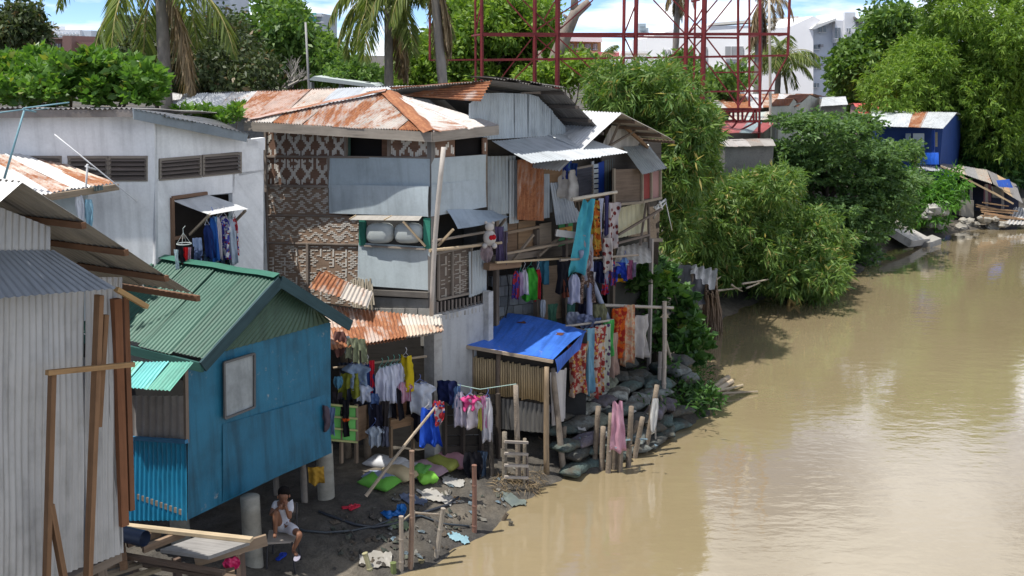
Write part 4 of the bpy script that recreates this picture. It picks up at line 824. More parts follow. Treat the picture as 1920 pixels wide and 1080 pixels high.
def crown_mesh(name, parent, mat, cl, dens, k, L, W, spread, mode):
    P, O = clump_twigs(cl, dens); n = len(P); Pr = np.repeat(P, k, 0); Or = np.repeat(O, k, 0); m = n*k
    R = RNG.normal(size=(m, 3))
    if mode == 'bamboo':
        tw = np.repeat(unit(O*.9+RNG.normal(size=(n, 3))*.5+np.array([0, 0, -.12])), k, 0); t = RNG.random(m)
        Pp = Pr+tw*(t*spread)[:, None]; D = unit(tw*.6+R*.6+np.array([0, 0, -.34]))
    elif mode == 'acacia':
        tw = O*np.array([1, 1, .25])+RNG.normal(size=(n, 3))*np.array([.5, .5, .12]); tw = np.repeat(unit(tw), k, 0); t = RNG.random(m)
        Pp = Pr+tw*(t*spread)[:, None]; R[:, 2] *= .3; D = unit(tw*.5+R*.7)
    elif mode == 'rosette':
        Pp = Pr+R*.03; R[:, 2] = np.abs(R[:, 2])*.6; D = unit(Or*.45+unit(R)*.9+np.array([0, 0, .15]))
    else:
        Pp = Pr+unit(R)*(RNG.random(m)**.5*spread)[:, None]; D = unit(Or*.5+RNG.normal(size=(m, 3))*.8+np.array([0, 0, -.1]))
    LL = L*(.65+.7*RNG.random(m)); WW = W*(.7+.6*RNG.random(m)); v, f = leaf_arrays(Pp, D, LL, WW)
    return mk(name, v, f, mat, parent)
def limb(m, a, b, r0, r1, wob=.12, seg=5):
    a, b = V(a), V(b); L = (b-a).length; pts = [lerp(a, b, i/seg)+V((random.uniform(-1, 1), random.uniform(-1, 1), random.uniform(-.4, .4)))*L*wob*(.5 if 0 < i < seg else 0) for i in range(seg+1)]
    m.tube(pts, [r0+(r1-r0)*i/seg for i in range(seg+1)], 6)
def pxc(x, y, Y, rx, ry, rd):                 # clump from picture position, picture half sizes and depth
    p = at(x, y, Y); k = (p-_C).length/FPX; return (p.x, p.y, p.z, rx*k, rd, ry*k)
def tree(name, label, base, cl, mat, dens, k, L, W, spread, mode, tr=.12, group=None, cat='tree', barkc=(.16, .13, .10), limbs=8, trunkname='trunk', crown='crown'):
    base = V(base); base.z = max(-.05, gz(base.x, base.y))
    t = thing(name, label, cat, base, group); m = MB(); top = V(cl[0][:3])
    zc = sum(c[2] for c in cl)/len(cl); fork = V((lerp(base.x, top.x, .4), lerp(base.y, top.y, .4), base.z+(zc-base.z)*.55))
    limb(m, base-ZN*.1, fork, tr, tr*.75, .08)
    for c in random.sample(list(cl), min(limbs, len(cl))): limb(m, fork, V(c[:3]), tr*.55, tr*.12, .10)
    m.build(trunkname, M_bark, t, barkc+(1,), smooth=True); crown_mesh(crown, t, mat, cl, dens, k, L, W, spread, mode); return t
def scatter(boxes, n, Y0, Y1, r0, r1, flat=.8, depth=None):   # clumps inside picture ellipses (x,y,rx,ry)
    cl = []
    for i in range(n):
        x, y, rx, ry = boxes[i % len(boxes)]; a = random.random()*2*math.pi; q_ = random.random()**.5
        r = random.uniform(r0, r1); cl.append(pxc(x+rx*q_*math.cos(a), y+ry*q_*math.sin(a), random.uniform(Y0, Y1), r, r*flat, depth or r*.02))
    return cl
# --- leaning bamboo thicket over the water
cl = scatter([(1295, 400, 40, 60), (1330, 430, 60, 80), (1400, 415, 70, 60), (1470, 440, 60, 70), (1335, 480, 40, 50), (1400, 490, 70, 40), (1480, 490, 60, 40), (1370, 385, 60, 25), (1425, 350, 45, 14), (1540, 500, 30, 35), (1520, 450, 35, 40)], 66, 31, 35.8, 16, 40, .8, .75)
tree('bamboo_thicket', 'light green bamboo thicket drooping over the muddy river edge', (7.4, 35.2, 0), cl, ML_bam, 19, 12, .27, .052, .28, 'bamboo', .06, cat='bamboo', barkc=(.25, .24, .10))
cl = scatter([(1170, 190, 60, 40), (1260, 230, 60, 60), (1220, 170, 70, 25), (1282, 250, 28, 55), (1270, 340, 40, 60), (1262, 390, 25, 40), (1150, 160, 40, 15), (1290, 310, 18, 40)], 56, 26.3, 29.7, 15, 38, .85, .65)
tree('tall_bamboo_clump', 'tall yellow-green bamboo clump rising behind the bay window house', (3.9, 28.6, 0), cl, ML_bam, 19, 12, .26, .048, .28, 'bamboo', .06, cat='bamboo', barkc=(.25, .24, .10))
# --- sprawling acacia in layers
cl = []
for (x, y, rx, n) in ((1545, 238, 95, 11), (1510, 285, 70, 9), (1480, 325, 50, 6), (1440, 312, 34, 6), (1430, 345, 30, 5), (1600, 290, 95, 11), (1540, 330, 100, 11), (1640, 335, 60, 8), (1590, 380, 90, 10), (1530, 400, 60, 8), (1570, 440, 70, 9), (1620, 400, 50, 6), (1600, 470, 30, 4)):
    for i in range(n): cl.append(pxc(x+random.uniform(-rx, rx), y+random.uniform(-16, 16), random.uniform(37.5, 42), random.uniform(20, 40), random.uniform(5, 9), random.uniform(.5, 1.0)))
tree('sprawling_acacia', 'dense dark green tree with flat spreading layers beside the bamboo thicket', (12.3, 42.2, 0), cl, ML_aca, 20, 9, .17, .085, .34, 'acacia', .2)
# --- big trees on the right
cl = scatter([(1830, 60, 90, 70), (1770, 120, 70, 70), (1870, 150, 70, 70), (1820, 230, 80, 60), (1880, 260, 60, 50), (1720, 150, 50, 60), (1900, 60, 60, 80), (1840, -60, 120, 60), (1740, 190, 50, 30), (1850, 200, 90, 60), (1930, 180, 50, 90)], 60, 54, 60, 26, 46, .9, 1.5)
tree('feathery_bamboo', 'huge feathery light green bamboo grove filling the upper right corner', (24.5, 58, 0), cl, ML_feath, 15, 14, .27, .075, .5, 'bamboo', .25, barkc=(.2, .19, .1), cat='bamboo')
cl = scatter([(1635, 115, 45, 50), (1672, 70, 42, 28), (1612, 155, 32, 28), (1685, 140, 55, 45), (1705, 95, 50, 50)], 36, 64, 70, 20, 36, .9, 1.2)
tree('round_leafy_tree', 'rounded mid green tree in front of the white building wing', (22.5, 68, 0), cl, ML_mid, 7, 12, .38, .2, .7, 'broad', .25)
cl = scatter([(1880, 330, 45, 40), (1840, 300, 50, 25), (1910, 290, 30, 40)], 14, 55, 58, 18, 30, .9, 1)
tree('dark_shrub_mass', 'dark shrub mass behind the riverside lean-to', (25.5, 57, 0), cl, ML_hib, 7, 12, .4, .16, .6, 'broad', .15, cat='shrub')  # one dark leaf material over the whole mass
cl = scatter([(1750, 360, 45, 35), (1720, 390, 35, 30), (1775, 390, 30, 25), (1700, 345, 30, 25)], 18, 44.5, 46.5, 14, 24, .9, .6)
tree('river_shrub', 'bright green rounded shrub on the bank below the blue house', (18.2, 46.3, 0), cl, mat_leaf('bright_leaf', (.05, .16, .02), (.12, .28, .04), None, .35), 14, 10, .26, .07, .35, 'bamboo', .06, cat='shrub')
cl = [pxc(1714+random.uniform(-6, 6), 268+i*9, 48, 7, 6, .25) for i in range(5)]
tree('slender_sapling', 'slender yellow-green sapling in front of the blue house', at(1714, 318, 48), cl, ML_bam, 20, 10, .25, .06, .25, 'bamboo', .03, cat='sapling')
# --- middle distance behind the roofs
cl = scatter([(815, 118, 40, 45), (880, 95, 60, 60), (960, 80, 70, 70), (790, 140, 30, 40), (910, 35, 60, 30), (985, 40, 50, 50), (860, 150, 90, 30), (1000, 120, 30, 40)], 60, 49, 54, 18, 36, 1.0, 1.6)
tree('vine_draped_tree', 'bright green vine-draped tree mass behind the long rusty roof', (-2.2, 53.5, 0), cl, ML_feath, 11, 12, .27, .13, .55, 'broad', .22)
cl = scatter([(330, 88, 55, 38), (255, 100, 35, 40), (400, 118, 50, 50), (350, 150, 80, 35), (440, 140, 50, 40), (430, 85, 30, 35), (265, 75, 25, 22)], 40, 29.5, 34, 18, 36, .95, 1.0)
tree('dark_small_leaved_tree', 'dark olive small-leaved tree behind the broad-leaved bush', (-9.8, 32.5, 0), cl, ML_dark, 13, 12, .17, .09, .4, 'broad', .2)
cl = scatter([(535, 62, 35, 30), (565, 88, 40, 28), (520, 30, 30, 22), (480, 92, 35, 40), (598, 104, 20, 20), (580, 118, 40, 20)], 36, 46, 51, 14, 28, .9, 1.1)
tree('green_crown_tree', 'mid green tree left of the gap of sky', (-10.6, 49, 0), cl, ML_mid, 9, 12, .30, .15, .55, 'broad', .25)
cl = scatter([(650, 128, 30, 18), (685, 146, 25, 10), (630, 140, 40, 14)], 14, 44, 46, 12, 20, .9, .8)
tree('low_green_tree', 'low green shrubby tree under the gap of sky', (-7.0, 45.5, 0), cl, ML_mid, 10, 12, .24, .12, .4, 'broad', .1)
cl = scatter([(30, 45, 35, 25), (50, 65, 30, 15), (10, 60, 30, 20)], 14, 58, 62, 12, 20, .9, 1)
tree('far_left_tree', 'dark tree in front of the brown wall at the far left', (-28.5, 61, 0), cl, ML_dark, 8, 12, .34, .18, .6, 'broad', .2)
cl = scatter([(1320, 150, 60, 14), (1300, 130, 25, 18), (1345, 150, 40, 15), (1270, 145, 30, 12)], 16, 46, 49, 12, 20, .9, .8)
tree('hedge_tree', 'dark green shrubs behind the tall bamboo clump under the tower', (8.2, 48, 0), cl, ML_mid, 10, 10, .28, .14, .4, 'broad', .12, cat='shrub')
cl = scatter([(1060, 130, 30, 20), (1000, 145, 30, 12), (1095, 120, 25, 12)], 12, 44, 47, 12, 18, .9, .8)
tree('tower_foot_tree', 'yellow-green leafy tree around the foot of the dead trunk', (3.0, 46.5, 0), cl, ML_feath, 10, 10, .26, .12, .4, 'broad', .1)
# --- broad-leaved bush left
cl = scatter([(60, 130, 70, 22), (150, 128, 70, 22), (230, 138, 60, 26), (60, 165, 80, 25), (170, 165, 80, 25), (270, 160, 35, 25), (10, 150, 30, 30)], 58, 19.5, 22.5, 18, 34, .42, .7)
tree('broad_leaved_bush', 'bright green broad-leaved tree spreading over the white house roof', (-8.8, 21.8, 0), cl, ML_tal, 22, 9, .19, .11, .15, 'rosette', .14)
cl = [pxc(x, y, 20.5+random.random(), 16, 7, .3) for x, y in ((350, 208), (380, 212), (405, 216), (430, 212), (450, 205), (395, 222), (425, 222))]
tree('roof_side_plant', 'small bright green plant growing behind the barge board of the white house', at(400, 330, 21), cl, ML_tal, 26, 9, .15, .075, .1, 'rosette', .05, cat='plant')
# --- shrubs at the water
cl = scatter([(1215, 540, 35, 40), (1250, 590, 40, 45), (1285, 620, 35, 35), (1200, 510, 30, 25), (1230, 640, 40, 25)], 26, 23.5, 26, 18, 30, .9, .45)
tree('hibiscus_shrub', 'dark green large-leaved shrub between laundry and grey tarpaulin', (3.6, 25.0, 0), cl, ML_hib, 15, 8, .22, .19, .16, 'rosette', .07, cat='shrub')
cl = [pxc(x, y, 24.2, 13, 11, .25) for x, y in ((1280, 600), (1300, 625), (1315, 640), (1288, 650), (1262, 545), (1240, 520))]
tree('sun_tinted_shrub', 'pale green leaves painted as sunlit at the river edge of the shrub', (4.1, 24.4, 0), cl, ML_tal, 16, 7, .2, .18, .14, 'rosette', .04, cat='shrub')  # paler leaf material puts sunlight into the colour of the shrub's edge
cl = [pxc(x, y, 22.4, 18, 14, .35) for x, y in ((1262, 700), (1290, 720), (1318, 735), (1270, 750), (1300, 760), (1330, 748))]
tree('bank_plant', 'dark low plant hanging over the water by the sandbags', (4.0, 22.7, 0), cl, ML_hib, 22, 9, .16, .07, .16, 'broad', .03, cat='plant')
# --- bare tree
bt = thing('bare_tree', 'leafless pale grey tree in front of the dark tree', 'tree', V((-8.3, 33, gz(-8.3, 33)))); m = MB(); b0 = at(522, 175, 33)
limb(m, V((b0.x, b0.y, .8)), b0, .09, .05, .02)
def twig(m, a, d, L, r, lev):
    b = a+d*L; m.tube([a, lerp(a, b, .5)+V((random.uniform(-.05, .05)*L, 0, random.uniform(-.05, .05)*L)), b], [r, r*.75, r*.5], 4)
    if lev:
        for i in range(3 if lev > 1 else 4):
            dd = (d+V((random.uniform(-.9, .9), random.uniform(-.7, .7), random.uniform(-.15, .5)))).normalized(); twig(m, lerp(a, b, random.uniform(.4, 1)), dd, L*.62, r*.55, lev-1)
for i in range(7): twig(m, b0, V((math.cos(i*.9)*.9, math.sin(i*.9)*.6, .55)).normalized(), .75, .045, 3)
m.build('branches', M_bark, bt, (.36, .34, .31, 1))
# --- coconut palms
def palm(name, label, base, crown, r, nf, L, droop, seed, mat, group='coconut palms', dryn=2, lean=.0, fl=.75):
    rs = random.Random(seed); base, crown = V(base), V(crown); t = thing(name, label, 'palm tree', V((base.x, base.y, max(0, gz(base.x, base.y)))), group)
    b = V((base.x, base.y, gz(base.x, base.y)-.1)); pts = []; rad = []; k = 22
    for i in range(k+1):
        s_ = i/k; p = V((lerp(b.x, crown.x, s_**1.0), lerp(b.y, crown.y, s_), lerp(b.z, crown.z, s_))); p.x += lean*math.sin(math.pi*s_); pts.append(p); rad.append(r*(1.25-.45*s_)*(1.0 if i % 2 else 1.08))
    MB().tube(pts, rad, 10).build('trunk', M_bark, t, (.25, .225, .20, 1), smooth=True)
    for i in range(nf):
        az = 2*math.pi*(i/nf)+rs.uniform(-.25, .25); el = rs.uniform(-.5, 1.0); dry = i < dryn; Lf = L*rs.uniform(.85, 1.1)
        if dry: el = -1.15
        p = crown.copy(); d = V((math.cos(az)*math.cos(el), math.sin(az)*math.cos(el), math.sin(el))); P = []; seg = 16
        for j in range(seg+1):
            P.append(p.copy()); p = p+d*(Lf/seg); d = (d+V((0, 0, -droop*(1.2 if dry else 1)*(.4+j/seg)))).normalized()
        fr = MB().tube(P, [.035*(1-.8*j/seg) for j in range(seg+1)], 5).build('frond', M_bark, t, (.33, .30, .12, 1) if not dry else (.3, .22, .13, 1))
        LP, LD, LL = [], [], []
        for j in range(2, seg):
            for q_ in range(4):
                s_ = (j+q_/4)/seg; a = P[j]+(P[j+1]-P[j])*(q_/4); ax = (P[j+1]-P[j]).normalized(); sd = ax.cross(ZN)
                if sd.length < .1: sd = V((math.sin(az), -math.cos(az), 0))
                sd.normalize()
                for sg in (-1, 1):
                    dd = (sd*sg*rs.uniform(.45, .9)+ax*.55+V((0, 0, -.65+rs.uniform(-.2, .2)))).normalized()
                    LP.append(a); LD.append(dd); LL.append(fl*math.sin(math.pi*min(1, .12+s_*.85))*rs.uniform(.8, 1.1)+.1)
        n_ = len(LP); v, f = leaf_arrays(np.array(LP), np.array(LD), np.array(LL), np.full(n_, .055 if fl > .5 else .05), .05, .15)
        mk('leaflets', v, f, ML_dry if dry else mat, fr)
    return t
palm('coconut_palm', 'nearest coconut palm, its trunk behind the broad-leaved bush and fronds hanging at upper left', at(300, 185, 26.5), at(300, -55, 26.5), .17, 13, 3.3, .17, 3, ML_palm, dryn=3, fl=.75)
palm('coconut_palm', 'upright coconut palm in the middle of the sky gap with drooping fronds', at(722, 160, 31), at(728, -18, 31), .135, 15, 2.5, .18, 5, ML_palm, dryn=3, fl=.7)
palm('coconut_palm', 'coconut palm with slanting grey trunk beside the vine-draped tree', at(862, 158, 29), at(812, -60, 29), .135, 13, 2.4, .18, 8, ML_palm, dryn=3, fl=.65)
palm('coconut_palm', 'coconut palm with withered hanging crown inside the red tower', at(1422, 170, 62), at(1426, 0, 62), .22, 13, 2.6, .26, 11, ML_dry, dryn=9, fl=.7)
palm('coconut_palm', 'bushy green palm in front of the white building', at(1455, 175, 72), at(1462, 108, 72), .2, 24, 3.0, .12, 13, ML_palm, dryn=1, fl=.9)
palm('coconut_palm', 'slim bare-trunked palm left of the withered one, crown above the picture', at(1262, 150, 66), at(1272, -22, 66), .2, 9, 1.8, .3, 17, ML_dry, dryn=5, fl=.5)
palm('coconut_palm', 'small dark palm below the ochre building', at(1122, 160, 56), at(1122, 112, 56), .14, 15, 1.3, .10, 19, ML_palm, dryn=1, fl=.5)
# dead trunk
dt = thing('dead_tree', 'thick dead grey trunk leaning right behind the red tower', 'tree', V((2.4, 47, .8))); m = MB()
m.tube([V((at(1025, 160, 47).x, 47, .6)), at(1030, 150, 47), at(1046, 100, 47), at(1062, 60, 47), at(1078, 25, 47), at(1105, 3, 47)], [.36, .34, .33, .28, .24, .16], 9)
m.tube([at(1076, 28, 47), at(1077, 0, 47), at(1080, -40, 47)], [.18, .16, .14], 7); m.tube([at(1028, 150, 47), at(1015, 125, 47), at(1012, 95, 47)], [.2, .14, .08], 6)
for x, y, dx, dy in ((1064, 35, -8, -8), (1056, 52, -6, -4), (1050, 78, -6, -6), (1068, 40, 7, -6)): m.tube([at(x, y, 47), at(x+dx, y+dy, 47)], [.1, .05], 5)
m.build('trunk', M_bark, dt, (.24, .20, .17, 1), smooth=True)

# ================================================================== RED STEEL TOWER
tw_ = thing('steel_tower', 'red painted steel lattice tower rising out of the trees', 'tower', V((6.5, 40, gz(6.5, 40))))
RED = (.19, .028, .03)
def st(a, b, Y0, Y1=None, s=.11, g=False):
    p, q_ = at(a[0], a[1], Y0), at(b[0], b[1], Y1 or Y0)
    if g: q_ = V((q_.x, q_.y, .4))
    beam('strut', tw_, M_steel, p, q_, s*.62, s*.62, jit(RED, .2)+(1,))
YA, YB = 38.5, 42.0
for x, yb, Y, s, g in ((806, 113, YB, .11, 0), (891, 150, YB, .10, 1), (903, 150, YA, .14, 1), (1003, 155, YB, .18, 1), (1046, 165, YA, .20, 1), (1171, 130, YB, .15, 1), (1194, 133, YA, .18, 1), (1289, 125, YB, .20, 1), (1305, 160, YB, .10, 1), (1322, 170, YA, .22, 1), (1384, 204, YB, .12, 0), (1405, 200, YB, .10, 0), (1425, 204, YA, .13, 0)):
    st((x, -40), (x, yb), Y, None, s, g)
st((1482, -40), (1477, 104), YA, None, .12)
for a, b, Y, s in (((891, 66), (1384, 71), YB, .12), ((903, 64), (1479, 64), YA, .16), ((806, 113), (1405, 106), YB, .10), ((903, 113), (1477, 104), YA, .11), ((1340, 136), (1424, 135), YB, .08), ((1322, 172), (1452, 170), YA, .09), ((1296, 3), (1312, 0), YA, .1)): st(a, b, Y, None, s)
for x, y in ((903, 64), (1046, 64), (1194, 65), (1322, 65), (1425, 66), (1046, 111), (1322, 107), (1477, 64)): st((x, y), (x-18, y+3), YA, YB, .09)
for a, b in (((950, 0), (1003, 60)), ((980, 0), (1046, 64)), ((1090, 0), (1003, 58)), ((1112, 0), (1046, 58)), ((1042, 0), (1021, 36)), ((1046, 70), (1112, 132)), ((1046, 108), (1116, 163)), ((997, 72), (940, 146)), ((1040, 72), (960, 153)), ((1003, 68), (1046, 104)), ((891, 62), (903, 5)), ((1171, 62), (1192, 8)), ((1172, 72), (1194, 118)),
             ((1225, 0), (1289, 68)), ((1262, 0), (1322, 62)), ((1345, 0), (1290, 65)), ((1372, 0), (1322, 62)), ((1289, 75), (1220, 148)), ((1322, 68), (1232, 163)), ((1290, 70), (1384, 198)), ((1324, 70), (1425, 201)), ((1422, 138), (1385, 198)), ((1477, 104), (1425, 201)), ((1420, 8), (1384, 63)), ((1405, 106), (1424, 130)), ((1289, 66), (1322, 8))): st(a, b, random.choice((YA, YB)), None, .075)
for a, b in (((1330, 204), (1428, 204)), ((1333, 228), (1424, 228)), ((1340, 209), (1425, 208)), ((1352, 204), (1352, 262)), ((1384, 204), (1384, 228)), ((1424, 200), (1424, 229)), ((1346, 206), (1332, 226)), ((1356, 206), (1382, 228)), ((1395, 228), (1404, 206)), ((1405, 228), (1416, 206)), ((1392, 206), (1392, 228)), ((1413, 206), (1413, 228)), ((1418, 206), (1418, 228)), ((1358, 260), (1417, 229)), ((1357, 258), (1381, 230)), ((1375, 206), (1375, 228))): st(a, b, 39.0, None, .10)
st((1352, 262), (1352, 300), 39.0, None, .16, 1); st((1424, 229), (1424, 300), 39.0, None, .12, 1)

# ================================================================== FAR BUILDINGS
SKEW = [0, 0]
def prism(name, parent, pts, Y, depth, mat, color, **k):      # outline at distance Y (a wall may run obliquely), pushed back by depth
    f = [at(x, y, Y/(1-SKEW[0]*(x-SKEW[1])/FPX)) for x, y in pts]; b = [p+V((0, depth, 0)) for p in f]; n = len(f)
    fs = [tuple(range(n)), tuple(range(2*n-1, n-1, -1))]+[(i, n+i, n+(i+1) % n, (i+1) % n) for i in range(n)]
    return mk(name, [tuple(p) for p in f+b], fs, mat, parent, color, **k)
def rect(x0, y0, x1, y1): return [(x0, y1), (x1, y1), (x1, y0), (x0, y0)]
def fwin(parent, x0, y0, x1, y1, Y, col=(.30, .32, .33), n=2):
    wd = prism('window', parent, rect(x0, y0, x1, y1), Y-.12, .1, M_glass, col+(1,))
    for i in range(1, n): x = x0+(x1-x0)*i/n; prism('mullion', wd, rect(x-.5, y0, x+.5, y1), Y-.2, .1, M_far, (.6, .6, .6, 1))
    prism('sill', wd, rect(x0-1, y1, x1+1, y1+1.2), Y-.35, .3, M_far, (.7, .7, .7, 1))
bW = thing('white_block', 'large white institutional building with stepped roof beyond the tower', 'building', V((20, 120, gz(20, 120))))
WC = (.9, .9, .9, 1); SKEW = [-.8, 1480]
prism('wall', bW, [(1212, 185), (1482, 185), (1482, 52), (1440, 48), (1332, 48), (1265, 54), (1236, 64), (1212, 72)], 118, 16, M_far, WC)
prism('roof_slab', bW, [(1328, 48), (1500, 36), (1497, 30), (1335, 43)], 117.8, 14, M_far, (.62, .60, .55, 1)); prism('eave', bW, [(1450, 54), (1506, 40), (1497, 32)], 117.4, 8, M_far, (.16, .11, .085, 1))  # dark eave triangle: under-eave shade put into the colour
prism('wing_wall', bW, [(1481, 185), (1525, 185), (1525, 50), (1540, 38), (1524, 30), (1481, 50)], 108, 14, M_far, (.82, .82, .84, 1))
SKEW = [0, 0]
prism('shade_tinted_wing', bW, [(1525, 185), (1585, 185), (1585, 38), (1567, 38), (1525, 54)], 107, 14, M_far, (.60, .64, .71, 1)); prism('wing_roof', bW, [(1522, 54), (1528, 48), (1568, 34), (1568, 38), (1527, 55)], 105.5, 10, M_far, (.7, .7, .68, 1))  # bluish grey of the wing front is shade put into the wall colour
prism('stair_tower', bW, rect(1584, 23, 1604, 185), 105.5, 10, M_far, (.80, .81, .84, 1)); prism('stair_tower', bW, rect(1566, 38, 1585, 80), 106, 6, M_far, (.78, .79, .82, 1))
prism('shade_tinted_side', bW, [(1604, 185), (1623, 185), (1623, 46), (1604, 32)], 106, 10, M_far, (.58, .62, .70, 1)); prism('wing_roof', bW, [(1603, 31), (1624, 45), (1624, 49), (1603, 35)], 105, 12, M_far, (.2, .19, .18, 1))  # side wall tinted darker, its shade lies in the colour
SKEW = [-.8, 1480]
for x0, y0, x1, y1 in ((1360, 87, 1394, 110), (1360, 117, 1394, 137), (1361, 150, 1394, 168), (1244, 93, 1249, 117), (1252, 93, 1257, 117), (1314, 88, 1326, 110), (1474, 80, 1481, 106)): fwin(bW, x0, y0, x1, y1, 118, (.32, .33, .34), 3)
SKEW = [0, 0]
for x0, y0, x1, y1, Y in ((1536, 50, 1549, 60, 107), (1527, 84, 1537, 92, 107), (1526, 119, 1537, 128, 107), (1566, 52, 1576, 72, 106), (1588, 53, 1595, 60, 105.5), (1563, 80, 1575, 95, 107), (1526, 156, 1536, 164, 107)): fwin(bW, x0, y0, x1, y1, Y, (.18, .2, .22), 2)
for x, y in ((1541, 85), (1541, 121)): prism('air_conditioner', bW, rect(x-2.5, y-2, x+3, y+3), 106.4, .6, M_far, (.3, .3, .32, 1))
prism('ledge', bW, rect(1524, 105, 1566, 107), 106.6, .4, M_far, (.45, .47, .5, 1)); prism('pipe', bW, rect(1523.5, 60, 1525, 180), 106.7, .3, M_far, (.3, .32, .36, 1))
bL_ = thing('low_white_roof', 'low white sheet roof between the ochre building and the tall white one', 'building', V((12, 100, gz(12, 100))))
prism('wall', bL_, rect(1130, 118, 1240, 175), 100, 14, M_far, (.72, .72, .72, 1)); prism('roof', bL_, [(1090, 135), (1240, 128), (1240, 112), (1150, 112)], 98, 14, M_far, (.82, .82, .83, 1)); prism('parapet', bL_, rect(1165, 96, 1216, 112), 100, 12, M_far, (.8, .8, .8, 1)); prism('roof_edge', bL_, rect(1165, 100, 1216, 103), 99.6, .4, M_far, (.4, .36, .3, 1))
bO = thing('ochre_building', 'ochre building with white roof and red lower roofs behind the dead trunk', 'building', V((7, 108, gz(7, 108))))
prism('wall', bO, rect(1062, 74, 1127, 120), 106, 12, M_far, (.50, .36, .17, 1)); prism('wall', bO, rect(1022, 66, 1064, 130), 105, 12, M_far, (.50, .13, .09, 1)); prism('roof', bO, [(1056, 77), (1130, 79), (1128, 70), (1105, 64), (1062, 65)], 104.5, 14, M_far, (.8, .79, .76, 1))
prism('lower_roof', bO, [(1050, 112), (1172, 112), (1165, 99), (1060, 94)], 102, 8, M_far, (.42, .12, .13, 1))
for x0, x1 in ((1066, 1076), (1082, 1094), (1097, 1108), (1112, 1120)): fwin(bO, x0, 82, x1, 93, 106, (.3, .3, .28), 2)
fwin(bO, 1030, 83, 1040, 90, 105, (.5, .55, .6), 2); prism('floor_band', bO, rect(1062, 95, 1127, 97), 105.6, .5, M_far, (.6, .47, .25, 1))
bS = thing('far_slab_tower', 'pale bluish high-rise far beyond the tower', 'building', V((30, 260, gz(30, 260))))
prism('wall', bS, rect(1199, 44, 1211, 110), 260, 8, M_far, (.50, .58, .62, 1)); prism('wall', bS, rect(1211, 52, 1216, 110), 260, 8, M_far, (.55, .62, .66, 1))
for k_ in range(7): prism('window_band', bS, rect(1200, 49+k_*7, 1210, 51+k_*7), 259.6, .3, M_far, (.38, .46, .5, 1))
bB = thing('brown_wall_building', 'long brown flat-roofed building at the far left', 'building', V((-55, 112, gz(-55, 112))))
prism('wall', bB, rect(-60, 72, 118, 120), 110, 12, M_far, (.22, .13, .11, 1)); prism('wall', bB, rect(117, 67, 134, 120), 109, 12, M_far, (.25, .15, .13, 1)); prism('wall', bB, rect(134, 78, 182, 120), 110, 12, M_far, (.24, .14, .12, 1)); prism('roof_edge', bB, rect(-60, 70, 118, 73), 109.5, 12, M_far, (.3, .22, .2, 1))
for k_ in range(5): fwin(bB, 5+k_*24, 82, 18+k_*24, 90, 110, (.1, .09, .09), 2)
bH = thing('far_white_hotel', 'far white flat-roofed block above the brown wall', 'building', V((-75, 190, gz(-75, 190))))
prism('wall', bH, rect(72, 58, 100, 100), 190, 12, M_far, (.74, .77, .8, 1)); prism('wall', bH, rect(88, 56, 150, 100), 188, 12, M_far, (.78, .8, .83, 1)); prism('wall', bH, rect(150, 57, 171, 100), 189, 12, M_far, (.66, .72, .78, 1)); prism('penthouse', bH, rect(76, 48, 96, 60), 191, 6, M_far, (.7, .72, .76, 1)); prism('wall', bH, rect(20, 58, 45, 90), 192, 8, M_far, (.8, .82, .84, 1))
for k_ in range(9): fwin(bH, 92+k_*6.3, 61, 95.5+k_*6.3, 64, 188, (.45, .5, .55), 1); fwin(bH, 92+k_*6.3, 69, 95.5+k_*6.3, 72, 188, (.45, .5, .55), 1)
for k_ in range(5): prism('antenna', bH, rect(75+k_*6, 40+k_ % 2*3, 75.6+k_*6, 50), 190, .3, M_far, (.5, .5, .52, 1))
mk('radio_mast', MB().tube([at(57, 100, 200), at(57, -20, 200)], .12, 5).v, MB().tube([at(57, 100, 200), at(57, -20, 200)], .12, 5).f, M_far, None, (.5, .53, .56, 1), label='thin radio mast in the sky at the far left', cat='mast')
bK = thing('netted_construction_block', 'unfinished high-rise wrapped in green netting behind the trees', 'building', V((-45, 160, gz(-45, 160))))
prism('frame', bK, rect(548, 25, 603, 130), 160, 14, M_far, (.42, .46, .5, 1)); prism('netting', bK, rect(563, 24, 592, 58), 159.4, .5, M_far, (.10, .33, .30, 1)); prism('crane_mast', bK, rect(557, -20, 559, 25), 160, .3, M_far, (.5, .35, .3, 1))
for k_ in range(6): prism('floor_slab', bK, rect(545, 28+k_*12, 606, 31+k_*12), 159, 1, M_far, (.55, .57, .6, 1))
bV = thing('far_grey_block', 'pale grey high-rise behind the nearest palm', 'building', V((-55, 170, gz(-55, 170)))); prism('wall', bV, rect(362, -40, 432, 60), 170, 12, M_far, (.55, .58, .62, 1))
for k_ in range(5): prism('window_band', bV, rect(366, -30+k_*12, 428, -25+k_*12), 169.7, .4, M_far, (.35, .4, .46, 1))
pole('flag_pole', None, M_paint, V((at(577, 160, 30).x, 30, .8)), at(573, 42, 30), .04, .03, (.33, .33, .33, 1), label='thin grey pole standing up before the green crown tree', cat='pole')
pole('bamboo_mast', None, M_bamboo, V((at(1455, 240, 41).x, 41, .8)), at(1442, 0, 41), .06, .05, (.5, .46, .4, 1), label='long pale bamboo mast right of the red tower truss', cat='mast')
cn = thing('grey_canopy', 'long thin grey-green canopy roof left of the coconut trunk', 'canopy', V((-7, 44, gz(-7, 44))))
prism('roof', cn, [(578, 150), (588, 143), (700, 158), (706, 163), (690, 163)], 42, 5, M_far, (.42, .47, .46, 1))
for x in (584, 640, 690): beam('post', cn, M_far, at(x, 154, 42.5), down(at(x, 154, 42.5), .5), .15, .15, (.2, .22, .22, 1))
